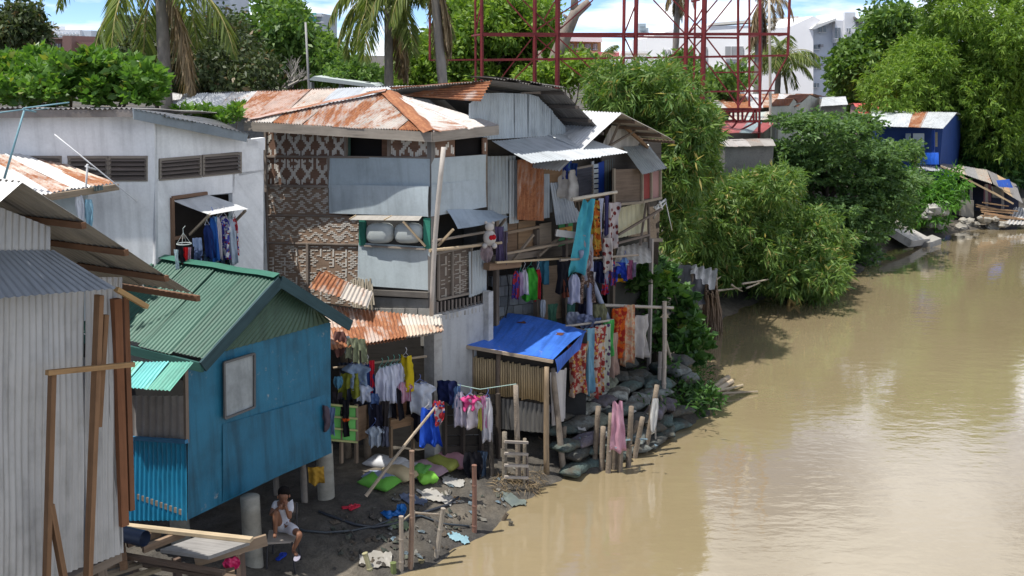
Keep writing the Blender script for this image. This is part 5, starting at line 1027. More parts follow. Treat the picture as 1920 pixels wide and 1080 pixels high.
# ================================================================== LAUNDRY
def gp(x, y, dz=0):
    z = .3
    for _ in range(6): p = onz(x, y, z); z = max(0, gz(p.x, p.y))
    return V((p.x, p.y, z+dz))
MC_red = mat_cloth('cloth_red_floral', 'floral', (.36, .055, .05), (.62, .35, .1), 7); MC_bat = mat_cloth('cloth_batik', 'floral', (.42, .10, .02), (.05, .03, .02), 9)
MC_mar = mat_cloth('cloth_maroon_leaf', 'spots', (.17, .035, .035), None, 9); MC_dot = mat_cloth('cloth_dots', 'spots', (.10, .05, .12), None, 10); MC_str = mat_cloth('cloth_stripe', 'stripe', (.5, .12, .2), None, 12)
MC_brn = mat_cloth('cloth_brown_check', 'spots', (.42, .33, .28), None, 26); MC_blu = mat_cloth('cloth_blue_print', 'floral', (.06, .06, .35), (.3, .02, .03), 14); MC_mul = mat_cloth('cloth_multi', 'floral', (.45, .04, .05), (.02, .06, .3), 11)
MC_org = mat_cloth('cloth_orange_batik', 'floral', (.34, .03, .02), (.45, .17, .05), 8); MC_crm = mat_cloth('cloth_cream_floral', 'floral', (.60, .28, .17), (.66, .5, .3), 8)
def cloth(kind, x, y, w_, h_, pos, color, label, mat=None, yaw=None, group='laundry hung out to dry', name=None, hang=True, cat=None, tilt=None):
    """garment whose top middle hangs at picture (x, y); w_, h_ in picture pixels; pos = distance or (plane, offset)"""
    p = pos[0](x, y, pos[1]) if isinstance(pos, tuple) else at(x, y, pos)
    k = (p-_C).length/FPX; W = w_*k*(1.28 if kind in ('shirt', 'long', 'tank', 'pants', 'shorts') else 1.1); H = h_*k*1.08; yaw = random.uniform(-.5, .5) if yaw is None else yaw
    ex = V((math.cos(yaw), math.sin(yaw), 0)); en = V((math.sin(yaw), -math.cos(yaw), 0)); W /= max(.6, math.cos(yaw)); nx, ny = 12, 12
    ph = random.random()*6; kf = random.uniform(1.2, 2.4); amp = min(.07, W*.14); tilt = random.uniform(-.06, .06) if tilt is None else tilt
    def hw(t):
        if kind == 'shirt': return (.26+.24*min(1, t/.14)) if t < .14 else (.5 if t < .34 else (.5-.17*min(1, (t-.34)/.06)))
        if kind == 'long': return (.24+.16*min(1, t/.1)) if t < .1 else .42+.05*t
        if kind == 'tank': return .30 if t < .25 else .42+.05*t
        if kind == 'dress': return .28+.2*t
        if kind in ('pants', 'shorts'): return .36+.12*t
        if kind == 'bundle': return .5*math.sin(math.pi*min(1, .18+t*.8))**.5
        if kind == 'bag': return .09+.41*min(1, t*1.5)**1.4*(1-.12*max(0, t-.8)*5)
        if kind == 'drop': return .5*(1-.25*math.sin(3*t))
        return .49+.012*math.sin(7*t+ph)
    F, B = [], []
    for j in range(ny+1):
        t = j/ny
        for i in range(nx+1):
            s_ = i/nx*2-1; hh = hw(t)*W; neck = 0
            if kind in ('shirt', 'tank', 'long', 'dress') and j == 0: neck = max(0, .5-abs(s_))*(.22 if kind == 'tank' else .12)*H
            hem = .03*H*math.sin(3*s_+ph)*t
            zz = t*H+neck*(1-t)+hem+(abs(s_)**2*.10*H*(1 if kind in ('shirt', 'long') and t < .3 else 0))*(1 if t < .2 else .5)
            d = amp*(.25+t)*math.sin(2*math.pi*kf*(s_*.5)+ph+1.2*t)+.4*amp*math.sin(2*math.pi*kf*1.7*s_*.5+2*ph)+.35*amp*math.sin(11*t+6*s_+3*ph)+.25*amp*math.sin(17*t-9*s_+ph)
            c = p+ex*(s_*hh+tilt*zz)-ZN*zz; bl = (1-s_*s_)*min(.035, W*.09)*(.4+.6*math.sin(math.pi*min(1, t+.15)))
            F.append(c+en*(d+bl)); B.append(c+en*(d-bl))
    n = (nx+1)*(ny+1); fs = []
    for j in range(ny):
        for i in range(nx):
            t = j/ny
            if kind == 'pants' and t > .34 and i in (nx//2-1, nx//2): continue
            if kind == 'shorts' and t > .55 and i in (nx//2-1, nx//2): continue
            a = j*(nx+1)+i; q_ = (a, a+1, a+nx+2, a+nx+1); fs.append(q_); fs.append(tuple(n+z for z in reversed(q_)))
    for i in range(nx): a = ny*(nx+1)+i; fs.append((a, a+1, n+a+1, n+a)) if kind not in ('pants', 'shorts') else None
    nmz = name or {'shirt': 'shirt', 'long': 'long_shirt', 'tank': 'tank_top', 'dress': 'dress', 'pants': 'trousers', 'shorts': 'shorts', 'towel': 'towel', 'bundle': 'cloth_bundle', 'drop': 'hanging_cloth', 'bag': 'plastic_bag'}[kind]
    o = mk(nmz, [tuple(v) for v in F+B], fs, mat or M_cloth, None, color+(1,), M=frame(p, ex, en), smooth=True, label=label, cat=cat or nmz.replace('_', ' '), group=group)
    if hang and kind in ('shirt', 'long', 'tank', 'dress'):
        m = MB(); a, b = p-ex*W*.22+ZN*.0-ZN*.03, p+ex*W*.22-ZN*.03; tp = p+ZN*.05
        m.tube([a, tp, b, a], .006, 4); m.tube([tp, tp+ZN*.05+ex*.02, tp+ZN*.09], .006, 4); m.build('hanger', M_plast, o, random.choice(((.05, .25, .2), (.05, .05, .06), (.5, .5, .52), (.1, .15, .4)))+(1,))
    return o
WHT = (.66, .66, .70); NAV = (.015, .02, .07); BLK = (.015, .015, .02)
A = (PWr, .5); gA = 'clothes hanging in the white house window'
for a in (('long', 388, 418, 14, 60, (.02, .04, .16), 'dark blue shirt, leftmost under the white awning'), ('long', 397, 405, 15, 78, (.03, .12, .42), 'royal blue shirt under the white awning'), ('drop', 403, 406, 8, 76, (.22, .42, .66), 'sky blue cloth strip beside the royal blue shirt'),
          ('long', 409, 404, 9, 76, (.72, .64, .68), 'white shirt with pinkish edge left of the printed top'), ('shirt', 419, 403, 26, 74, (.70, .69, .72), 'white top with dark blue print under the white awning', MC_blu), ('long', 431, 405, 14, 82, (.50, .56, .66), 'pale grey-blue shirt right of the printed top'),
          ('long', 438, 404, 12, 70, (.66, .64, .70), 'white sleeve with dark red checks, rightmost under the awning', MC_mul), ('pants', 392, 470, 18, 36, (.10, .16, .26), 'faded jeans hanging below the royal blue shirt'), ('pants', 412, 468, 14, 38, (.06, .09, .15), 'dark jeans hanging below the printed top'),
          ('pants', 424, 470, 12, 34, (.03, .04, .06), 'black trousers below the pale grey-blue shirt'), ('towel', 369, 446, 14, 30, (.34, .42, .62), 'pale blue towel inside the white house window'), ('towel', 365, 470, 24, 18, (.07, .10, .20), 'dark blue cloth inside the white house window')):
    cloth(*a[:5], (PWr, .5 if a[2] > 400 and a[0] != 'pants' else .42), a[5], a[6], a[7] if len(a) > 7 else None, group=gA)
hg = thing('peg_hanger', 'white round peg hanger at the white house window', 'hanger', PWr(346, 452, .55)); m = MB(); c = PWr(345, 457, .55)
m.tube([c+V((math.cos(a)*.11, math.sin(a)*.11, 0)) for a in [i*.5236 for i in range(13)]], .008, 5)
for i in range(4): a = i*1.57; m.tube([c+V((math.cos(a)*.11, math.sin(a)*.11, 0)), c+ZN*.17], .003, 4)
m.tube([c+ZN*.17, c+ZN*.24, c+V((.04, 0, .28))], .005, 4); m.build('ring', M_plast, hg, (.42, .46, .45, 1))
for a in (('drop', 337, 462, 14, 26, BLK, 'black sock bundle on the round peg hanger'), ('drop', 346, 464, 12, 44, (.55, .015, .02), 'bright red garment on the round peg hanger'), ('drop', 354, 464, 8, 42, (.45, .30, .38), 'mauve garment on the round peg hanger'), ('drop', 359, 462, 10, 44, (.02, .02, .03), 'long black garment on the round peg hanger'), ('drop', 330, 468, 8, 34, (.50, .62, .66), 'pale blue garment on the round peg hanger')): cloth(*a[:5], (PWr, .55), a[5], a[6], group=gA, hang=False)
gB = 'laundry under the rusty porch'
for a in (('bundle', 637, 622, 26, 44, 16.8, (.20, .10, .09), 'brown shirt slung at the top left of the porch'), ('bundle', 650, 630, 14, 36, 16.8, (.42, .50, .55), 'grey-white cloth beside the brown shirt'), ('pants', 661, 634, 20, 36, 16.75, (.24, .26, .18), 'olive grey trousers folded over the porch rail'), ('pants', 674, 636, 22, 42, 16.7, (.25, .28, .18), 'lighter olive trousers nearest on the porch rail'),
          ('shirt', 667, 680, 40, 42, 16.95, (.24, .32, .45), 'blue-grey tee under the olive trousers'), ('shorts', 655, 700, 34, 44, 16.9, (.20, .22, .035), 'mustard green shorts on the porch'), ('long', 689, 680, 22, 64, 17.2, (.02, .045, .16), 'navy shirt behind the blue-grey tee'), ('shirt', 680, 720, 30, 32, 16.95, (.50, .55, .68), 'white tee below the navy shirt'),
          ('bundle', 634, 706, 16, 22, 16.8, (.08, .22, .34), 'blue plastic-like bundle by the blue wall'), ('drop', 697, 676, 9, 62, 17.2, (.50, .02, .04), 'narrow red cloth beside the navy shirt'), ('long', 716, 686, 22, 68, 17.35, (.60, .63, .76), 'leftmost white school shirt on the porch line'), ('long', 727, 683, 22, 72, 17.4, (.63, .66, .78), 'second white school shirt on the porch line'),
          ('long', 738, 680, 24, 68, 17.5, (.64, .66, .78), 'third white school shirt on the porch line'), ('long', 748, 679, 18, 56, 17.55, (.62, .64, .76), 'rightmost white school shirt beside the yellow top'), ('tank', 761, 666, 26, 64, 17.6, (.60, .46, .02), 'yellow tank top under the porch eave'), ('shirt', 757, 714, 26, 38, 17.55, (.62, .50, .60), 'pink striped shirt below the yellow top', MC_str),
          ('shirt', 787, 716, 46, 58, 17.75, (.56, .60, .68), 'pale long-sleeved top at the right end of the porch'), ('bundle', 702, 738, 20, 26, 17.0, (.10, .17, .36), 'tie-dyed blue bundle on the porch'), ('pants', 742, 728, 20, 56, 17.5, BLK, 'black trousers below the school shirts'), ('pants', 706, 758, 22, 60, 16.95, (.02, .02, .035), 'black-blue trousers by the porch post'), ('drop', 722, 752, 16, 76, 17.1, (.035, .03, .03), 'long dark cloth in the porch shade'),
          ('shirt', 703, 798, 28, 38, 16.9, (.40, .46, .54), 'white vest hanging low by the porch post'), ('drop', 722, 800, 14, 36, 17.0, (.12, .13, .18), 'grey cloth hanging low beside the white vest'), ('dress', 803, 764, 40, 70, 17.0, (.025, .10, .60), 'bright blue long tee on the slanting pole'), ('bundle', 822, 752, 22, 44, 16.95, (.45, .45, .48), 'grey and white rag cluster at the slanting pole top', MC_mul),
          ('bundle', 604, 760, 24, 46, 16.15, (.10, .08, .10), 'dark cloth nailed at the corner of the blue tarpaulin wall'), ('drop', 621, 764, 16, 50, 16.3, (.16, .23, .40), 'blue and white cloth beside the blue wall corner'), ('drop', 645, 750, 20, 64, 16.75, BLK, 'black cloth hanging over the green crate'), ('shirt', 790, 762, 30, 60, 17.9, (.02, .02, .03), 'black shirt behind the pale long-sleeved top'), ('bundle', 648, 785, 14, 5, 16.6, (.6, .10, .02), 'orange strap over the green crate')):
    cloth(*a[:5], a[5], a[6], a[7], a[8] if len(a) > 8 else None, group=gB)
for a in (('drop', 645, 680, 20, 70, 17.3, (.05, .06, .09), 'dark grey cloth behind the mustard shorts'), ('shirt', 700, 705, 22, 50, 17.6, (.10, .12, .22), 'dim blue shirt deep in the porch'), ('drop', 770, 700, 18, 90, 18.1, (.04, .035, .035), 'dark brown cloth behind the pale top'), ('pants', 690, 745, 20, 70, 17.3, (.04, .05, .08), 'dark jeans behind the tie-dyed bundle'), ('shirt', 730, 740, 22, 40, 17.7, (.30, .32, .40), 'dull grey shirt low behind the school shirts'), ('drop', 632, 735, 18, 60, 16.9, (.07, .06, .07), 'black-brown cloth beside the blue bundle'), ('pants', 672, 740, 16, 60, 17.2, (.03, .03, .04), 'black trousers left of the white tee')):
    cloth(*a[:5], a[5], a[6], a[7], group=gB)
pole('laundry_pole', None, M_bamboo, at(686, 930, 16.4), at(826, 752, 17.0), .03, .02, (.42, .34, .25, 1), knots=True, label='slanting bamboo pole holding the bright blue tee', cat='pole')
gC = 'laundry on the line before the concrete wall'; YC = 18.0
for a in (('towel', 838, 714, 36, 42, (.012, .018, .07), 'navy towel at the left end of the line'), ('towel', 856, 724, 14, 40, (.10, .18, .34), 'denim blue cloth beside the navy towel'), ('long', 862, 732, 20, 66, (.60, .56, .66), 'lilac white shirt beside the denim cloth'), ('shirt', 882, 742, 36, 58, (.68, .62, .66), 'white tee with pink yoke in the middle of the line'), ('drop', 900, 742, 12, 62, (.60, .56, .12), 'yellow narrow garment on the line'), ('drop', 907, 742, 12, 60, (.62, .24, .42), 'pink garment right of the yellow one'), ('long', 914, 742, 18, 84, (.68, .66, .70), 'long white garment at the right end of the line')):
    cloth(*a[:5], YC, a[5], a[6], group=gC)
cloth('shirt', 882, 741, 34, 27, YC-.05, (.68, .09, .28), 'short pink bolero over the white tee on the line', group=gC, name='bolero')
wire([at(820, 711, 18.5), at(860, 722, 18.1), at(900, 730, 17.95), at(968, 720, 18.0)], 'clothes_line', 'thin clothes line between the concrete wall and a bamboo post', 'clothes line', .008, (.3, .42, .38, 1))
gD = 'laundry under the gallery'; D_ = (PN, .4)
for a in (('long', 968, 506, 12, 52, (.06, .05, .25), 'blue and red shirt at the left of the gallery laundry', MC_mul), ('long', 976, 508, 10, 44, (.35, .25, .38), 'mauve shirt left of the green one'), ('long', 983, 504, 12, 46, (.55, .53, .6), 'white vest left of the green shirt'), ('long', 995, 500, 26, 60, (.06, .36, .04), 'bright green shirt under the gallery'), ('long', 1009, 502, 11, 58, (.34, .02, .03), 'red cloth right of the green shirt'), ('towel', 1018, 486, 20, 44, (.04, .15, .22), 'teal and white towel under the gallery'), ('bundle', 1018, 562, 10, 34, (.42, .45, .48), 'white rag hanging by the dark doorway'), ('drop', 1036, 570, 18, 44, (.06, .15, .10), 'dark green cloth by the doorway')):
    cloth(*a[:5], D_, a[5], a[6], a[7] if len(a) > 7 else None, group=gD)
gE = 'laundry on the upper gallery pole'; E_ = (PN, .95)
for a in (('towel', 1112, 376, 22, 88, (.50, .33, .06), 'yellow and brown batik cloth on the gallery pole', MC_bat), ('towel', 1118, 430, 14, 48, (.44, .14, .03), 'orange batik end behind the pale chute', MC_bat), ('drop', 1127, 372, 9, 82, (.50, .54, .68), 'pale lilac cloth beside the batik'), ('drop', 1138, 366, 8, 70, (.06, .06, .16), 'dark blue strip on the gallery pole'),
          ('drop', 1148, 380, 30, 82, (.55, .50, .50), 'white cloth with maroon leaves on the gallery pole', MC_mar), ('towel', 1139, 446, 18, 60, (.50, .46, .44), 'patterned cloth below the maroon-leaf cloth', MC_mar), ('towel', 1102, 440, 16, 60, (.40, .38, .40), 'grey cloth under the turquoise one'), ('bundle', 1104, 470, 14, 36, (.25, .16, .16), 'brown cloth beneath the gallery pole')):
    cloth(*a[:5], E_, a[5], a[6], a[7] if len(a) > 7 else None, group=gE, yaw=random.uniform(.1, .6))
cloth('tank', 1066, 318, 30, 52, (PN, .3), (.58, .56, .53), 'off-white sleeveless jersey by the blue window', group=gE); cloth('drop', 1076, 306, 14, 32, (PN, .28), (.03, .07, .26), 'blue cloth behind the sleeveless jersey', group=gE); cloth('drop', 1060, 305, 10, 28, (PN, .24), (.03, .06, .3), 'blue vest left of the sleeveless jersey', group=gE)
cloth('dress', 1103, 373, 40, 132, E_, (.09, .44, .54), 'long turquoise cloth hanging from the gallery pole', group=gE, yaw=.3, hang=False, tilt=-.16, name='turquoise_cloth', cat='cloth')
pole('laundry_pole', None, M_bamboo, PN(1072, 374, .95), PN(1156, 360, 1.0), .035, .03, (.5, .45, .37, 1), knots=True, label='pale bamboo pole carrying the turquoise and batik cloths', cat='pole')
gF = 'laundry on the lower gallery rail'; F_ = (PN, .8)
for a in (('drop', 1057, 488, 24, 58, BLK, 'black cloth at the left of the lower rail'), ('drop', 1059, 520, 14, 36, (.13, .04, .025), 'rust red cloth below the black one'), ('long', 1077, 512, 20, 54, (.45, .47, .62), 'lilac-white shirt on the lower rail'), ('pants', 1098, 508, 34, 56, (.15, .095, .075), 'brown checked trousers on the lower rail', MC_brn), ('drop', 1113, 510, 8, 52, (.50, .52, .58), 'narrow white cloth right of the brown trousers'), ('shirt', 1122, 488, 26, 40, NAV, 'navy tee on the lower rail'), ('shirt', 1133, 490, 18, 40, (.42, .44, .56), 'white-blue tee beside the navy one'), ('shorts', 1144, 488, 18, 44, (.05, .05, .22), 'blue and red patterned shorts', MC_mul),
          ('shorts', 1161, 492, 26, 32, (.03, .07, .48), 'royal blue shorts with red and yellow hem'), ('towel', 1161, 522, 22, 6, (.60, .32, .02), 'yellow hem band of the royal blue shorts'), ('shirt', 1171, 482, 14, 32, (.16, .30, .55), 'light blue vest right of the royal blue shorts'), ('drop', 1181, 488, 12, 34, (.28, .08, .16), 'dark pink garment at the right end of the lower rail'), ('drop', 1136, 516, 14, 34, (.28, .02, .04), 'dark red cloth under the navy tee', MC_mul), ('drop', 1190, 492, 8, 26, (.20, .16, .26), 'mauve rag at the far end of the lower rail')):
    cloth(*a[:5], F_, a[5], a[6], a[7] if len(a) > 7 else None, group=gF)
pole('laundry_pole', None, M_bamboo, PN(1050, 488, .82), PN(1196, 478, .82), .025, .025, (.3, .25, .2, 1), knots=True, label='bamboo rail behind the tarpaulin shed with navy and blue garments', cat='pole')
gG = 'laundry over the sandbags'
for a in (('drop', 1082, 645, 34, 92, 19.9, (.60, .46, .36), 'red and cream floral towel nearest the blue tarpaulin', MC_red), ('drop', 1094, 640, 18, 84, 20.1, (.55, .42, .28), 'tan towel beside the floral one'), ('drop', 1103, 616, 22, 118, 20.3, (.24, .46, .60), 'long light blue sheet over the sandbags'), ('towel', 1114, 614, 20, 128, 20.4, (.60, .50, .42), 'tall red and cream patterned sheet', MC_red), ('drop', 1127, 610, 20, 124, 20.6, (.62, .54, .46), 'second red patterned sheet right of the tall one', MC_red), ('towel', 1137, 608, 18, 118, 20.8, (.50, .52, .44), 'pale sheet with dark dots', MC_dot),
          ('drop', 1141, 600, 20, 66, 20.9, (.10, .46, .12), 'bright green towel above the dotted sheet'), ('drop', 1149, 625, 20, 78, 21.1, (.42, .29, .24), 'beige-pink cloth right of the dotted sheet'), ('drop', 1108, 600, 14, 60, 20.7, (.30, .24, .34), 'mauve cloth tucked behind the light blue sheet'), ('drop', 1120, 596, 14, 70, 20.9, (.12, .16, .30), 'slate blue cloth behind the tall patterned sheet'), ('drop', 1168, 590, 14, 80, 21.7, (.36, .34, .30), 'grey cloth between the orange and cream sheets'), ('towel', 1160, 578, 26, 92, 21.4, (.58, .12, .02), 'orange and dark red batik sheet', MC_org), ('towel', 1177, 572, 26, 106, 21.6, (.60, .45, .32), 'cream and orange floral sheet', MC_crm), ('drop', 1199, 592, 38, 76, 21.9, (.52, .49, .47), 'plain off-white sheet at the right end of the pole')):
    cloth(*a[:5], a[5], a[6], a[7], a[8] if len(a) > 8 else None, group=gG, yaw=random.uniform(.25, .7))
for a in (('bundle', 1100, 590, 30, 24, 20.6, (.25, .28, .42), 'grey-blue cloth bundle above the light blue sheet'), ('bundle', 1075, 585, 24, 28, 20.8, (.34, .36, .44), 'pale bundle behind the blue tarpaulin'), ('bundle', 1125, 570, 26, 40, 21.2, (.20, .20, .12), 'olive cloth hung behind the patterned sheets'), ('bundle', 1095, 565, 20, 30, 21.2, (.02, .02, .04), 'black bundle behind the patterned sheets'), ('bundle', 1072, 560, 14, 40, 21.0, (.08, .2, .16), 'dark green bundle behind the tarpaulin roof')): cloth(*a[:5], a[5], a[6], a[7], group=gG)
lp = thing('bamboo_drying_rack', 'bamboo posts and crossbar carrying sheets by the river', 'drying rack', gp(1244, 760)); b_ = onz(1243, 780, .1)
pole('crossbar', lp, M_bamboo, at(1120, 572, 21.3), at(1262, 577, 22.2), .035, .03, (.36, .32, .27, 1), knots=True); pole('post', lp, M_bamboo, b_, at(1246, 565, 22.0), .05, .045, (.36, .31, .26, 1), knots=True); pole('post', lp, M_bamboo, b_+V((-.08, .1, 0)), at(1238, 660, 22.1), .045, .04, (.36, .32, .28, 1), knots=True)
pole('post', lp, M_bamboo, at(1266, 700, 23), at(1248, 640, 22.6), .04, .04, (.3, .26, .2, 1)); pole('crossbar', lp, M_bamboo, at(1060, 612, 20.1), at(1150, 600, 21.0), .025, .025, (.36, .32, .27, 1))
# plush toy on the bamboo rail
pt = thing('plush_toy', 'white plush toy with red heart sitting on the bamboo rail', 'toy', PRt(918, 465, .45)); kk = .0105
def ell(m, c, rx, ry, rz, nu=10, nv=8):
    b = len(m.v); c = V(c)
    for j in range(nv+1):
        f = math.pi*j/nv
        for i in range(nu): a = 2*math.pi*i/nu; m.v.append(tuple(c+V((rx*math.sin(f)*math.cos(a), ry*math.sin(f)*math.sin(a), rz*math.cos(f)))))
    for j in range(nv):
        for i in range(nu): m.f.append((b+j*nu+i, b+j*nu+(i+1) % nu, b+(j+1)*nu+(i+1) % nu, b+(j+1)*nu+i))
    return m
pc = PRt(918, 446, .45); ell(MB(), pc, .12, .10, .15).build('body', M_cloth, pt, (.62, .58, .54, 1), smooth=True); ell(MB(), pc+V((0, 0, .2)), .085, .08, .085).build('head', M_cloth, pt, (.62, .58, .54, 1), smooth=True)
for s in (-1, 1): ell(MB(), pc+V((s*.065, 0, .28)), .03, .02, .03).build('ear', M_cloth, pt, (.6, .55, .5, 1), smooth=True); ell(MB(), pc+V((s*.09, -.04, -.14)), .05, .08, .05).build('leg', M_cloth, pt, (.6, .56, .52, 1), smooth=True)
m = MB(); ell(m, pc+V((.03, -.1, .02)), .04, .02, .045); ell(m, pc+V((.08, -.1, .03)), .04, .02, .05); m.build('heart', M_cloth, pt, (.5, .02, .03, 1), smooth=True)
cloth('drop', 936, 425, 16, 62, (PRt, .3), (.10, .08, .16), 'purple and grey cloth hanging behind the plush toy', group='rail clothes'); cloth('bundle', 912, 462, 22, 28, (PRt, .3), (.30, .24, .26), 'pinkish cloth bundle below the plush toy', group='rail clothes'); cloth('drop', 946, 435, 12, 58, (PRt, .25), (.12, .10, .14), 'dark mauve cloth right of the plush toy', group='rail clothes')
# bags and aerials at far left
for x, y, w_, h_, c, l in ((147, 366, 14, 44, (.60, .64, .72), 'white plastic bag hanging by the small shed'), (166, 374, 15, 50, (.20, .38, .50), 'blue plastic bag hanging by the small shed')): cloth('bundle', x, y, w_, h_, 15.2, c, l, M_plast, group='bags at the shed', name='plastic_bag', hang=False)
def aerial(name, label, parts, Y, col, base=None):
    p0 = at(*parts[0][0], Y); t = thing(name, label, 'aerial', p0)
    for a, b, r in parts: pole('rod', t, M_paint, at(*a, Y), at(*b, Y+.15), r, r*.8, col+(1,), seg=2, bend=.003, n=6)
aerial('television_aerial', 'crooked aerial pole with turquoise arms at the left edge', (((8, 335), (46, 205), .018), ((-30, 215), (46, 205), .012), ((44, 203), (130, 192), .012), ((42, 205), (68, 210), .014), ((46, 208), (92, 203), .006)), 14.6, (.20, .36, .42))
aerial('stick_aerial', 'thin white slanting stick aerial over the small shed', (((102, 252), (258, 379), .012), ((164, 308), (158, 400), .016), ((160, 312), (180, 318), .014)), 15.3, (.55, .56, .58))
aerial('bent_aerial', 'white bent aerial on a bamboo pole against the dark bamboo', (((1226, 390), (1248, 374), .03), ((1228, 392), (1240, 388), .03), ((1228, 402), (1248, 380), .02), ((1234, 386), (1226, 410), .025), ((1236, 378), (1242, 392), .03), ((1247, 372), (1260, 432), .012)), 24.0, (.62, .62, .6))

# ================================================================== SACKS
def sack(c, yaw, L, W, T, color, label, tilt=0, mat=None, group=None, cat='sack', parent=None, name='sandbag', roll=0, lab2=None):
    m = MB(); nu, nv = 16, 10; ca, sa = math.cos(yaw), math.sin(yaw); ph = random.random()*6
    ex = V((ca*math.cos(tilt), sa*math.cos(tilt), math.sin(tilt))); ey = V((-sa, ca, math.sin(roll))).normalized(); ez = ex.cross(ey).normalized(); c = V(c)
    for j in range(nv+1):
        s_ = j/nv*2-1; pr = max(.0, 1-abs(s_)**3.2)**.55
        for i in range(nu):
            a = 2*math.pi*i/nu; y_ = math.copysign(abs(math.cos(a))**.62, math.cos(a)); z_ = math.copysign(abs(math.sin(a))**.85, math.sin(a))
            wy = W/2*(.86+.14*abs(s_))*(1 if pr > .05 else .92); nz_ = 1+.16*math.sin(5*s_+ph+2*y_)+.10*math.sin(9*y_+ph+4*s_)+.08*math.sin(13*s_-6*y_+2*ph)
            m.v.append(tuple(c+ex*(s_*L/2*(1+.03*math.sin(3*y_+ph)))+ey*(y_*wy)+ez*(z_*T/2*pr*nz_)))
    for j in range(nv):
        for i in range(nu): m.f.append((j*nu+i, j*nu+(i+1) % nu, (j+1)*nu+(i+1) % nu, (j+1)*nu+i))
    m.f.append(tuple(reversed(range(nu)))); m.f.append(tuple(nv*nu+i for i in range(nu)))
    return mk(name, m.v, m.f, mat or M_sack, parent, color+(1,), M=frame(c, ex, ez), smooth=True, label=label, cat=cat if parent is None else None, group=group)
SBC = [((.15, .165, .155), 'grey'), ((.20, .215, .165), 'olive grey'), ((.09, .125, .115), 'dark green-grey'), ((.27, .28, .25), 'pale'), ((.14, .125, .15), 'mauve-grey'), ((.07, .075, .07), 'blackish')]
ORD = ('first', 'second', 'third', 'fourth', 'fifth', 'sixth', 'seventh', 'eighth', 'ninth', 'tenth', 'eleventh', 'twelfth', 'thirteenth', 'fourteenth')
gS = 'sandbags stacked along the river edge'; nS = 0
b0_, b1_, b2_ = V((.95, 18.7, 0)), V((2.6, 20.15, 0)), V((3.6, 21.6, 0))
for row in range(7):                          # rows step back from the waterline and up
    zz = (.10, .30, .50, .62, .70, .80, .92)[row]; back = (.0, .1, .22, .62, 1.05, 1.5, 1.95)[row]
    no_ = 0
    for (a, b) in ((b0_, b1_), (b1_, b2_)):
        d = (b-a); Ln = d.length; d.normalize(); n_ = V((-d.y, d.x, 0)); k_ = int(Ln/.52)
        for i in range(k_):
            t = (i+.5+(row % 2)*.4)/k_
            if t > 1.05: continue
            c = a+d*Ln*t+n_*(back+random.uniform(-.06, .06)); c.z = zz+random.uniform(-.03, .04); cc, cn = random.choice(SBC)
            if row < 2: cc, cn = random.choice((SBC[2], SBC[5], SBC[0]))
            where = ('at the waterline', 'in the lowest courses', 'in the front face', 'on the front edge', 'in the middle of the heap', 'at the back of the heap', 'at the foot of the hanging sheets')[row]
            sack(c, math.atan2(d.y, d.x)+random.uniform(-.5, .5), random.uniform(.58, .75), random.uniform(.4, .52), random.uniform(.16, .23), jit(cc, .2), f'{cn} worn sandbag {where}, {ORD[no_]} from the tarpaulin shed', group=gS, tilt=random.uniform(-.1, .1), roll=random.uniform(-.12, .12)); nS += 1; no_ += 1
for i in range(14):                           # darker heap under the off-white sheet
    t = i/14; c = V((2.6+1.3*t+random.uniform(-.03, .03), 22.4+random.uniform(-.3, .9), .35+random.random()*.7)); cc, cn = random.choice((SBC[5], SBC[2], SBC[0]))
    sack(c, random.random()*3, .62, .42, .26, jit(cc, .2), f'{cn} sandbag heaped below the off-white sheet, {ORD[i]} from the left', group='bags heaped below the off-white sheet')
# bright fertiliser sacks lying on the mud
for x, y, yaw, L, W, c, l in ((712, 912, -.5, .62, .5, (.12, .36, .05), 'green and blue printed sack lying nearest on the mud'), (748, 896, -.55, .68, .42, (.52, .42, .25), 'yellowish sack beside the green one'), (725, 876, -.35, .8, .4, (.52, .53, .55), 'white crumpled sack at the back of the row'), (775, 890, -.4, .7, .42, (.55, .56, .56), 'white sack with green end in the row'),
                              (802, 905, .35, .34, .26, (.20, .50, .06), 'lime green sack end lying on the mud'), (800, 888, -.7, .75, .42, (.32, .22, .25), 'dusty mauve sack in the row'), (828, 877, -.6, .7, .42, (.26, .28, .06), 'olive yellow sack right of the mauve one'), (850, 868, -.65, .8, .36, (.42, .22, .25), 'pink sack at the right end of the row')):
    p = gp(x, y, .09); o = sack(p, yaw, L, W, .2, c, l, cat='sack', name='fertiliser_sack', mat=M_paint, group='sacks on the mud', tilt=random.uniform(-.1, .05))
    if 'green and blue' in l: sack(p+V((-.02, .12, .03)), yaw, L*.98, W*.55, .17, (.20, .24, .34), None, parent=o, name='printed_panel', mat=M_paint)
    if 'green end' in l: sack(p+V((.14, -.08, .02)), yaw, L*.5, W*.98, .19, (.10, .30, .06), None, parent=o, name='printed_panel', mat=M_paint)
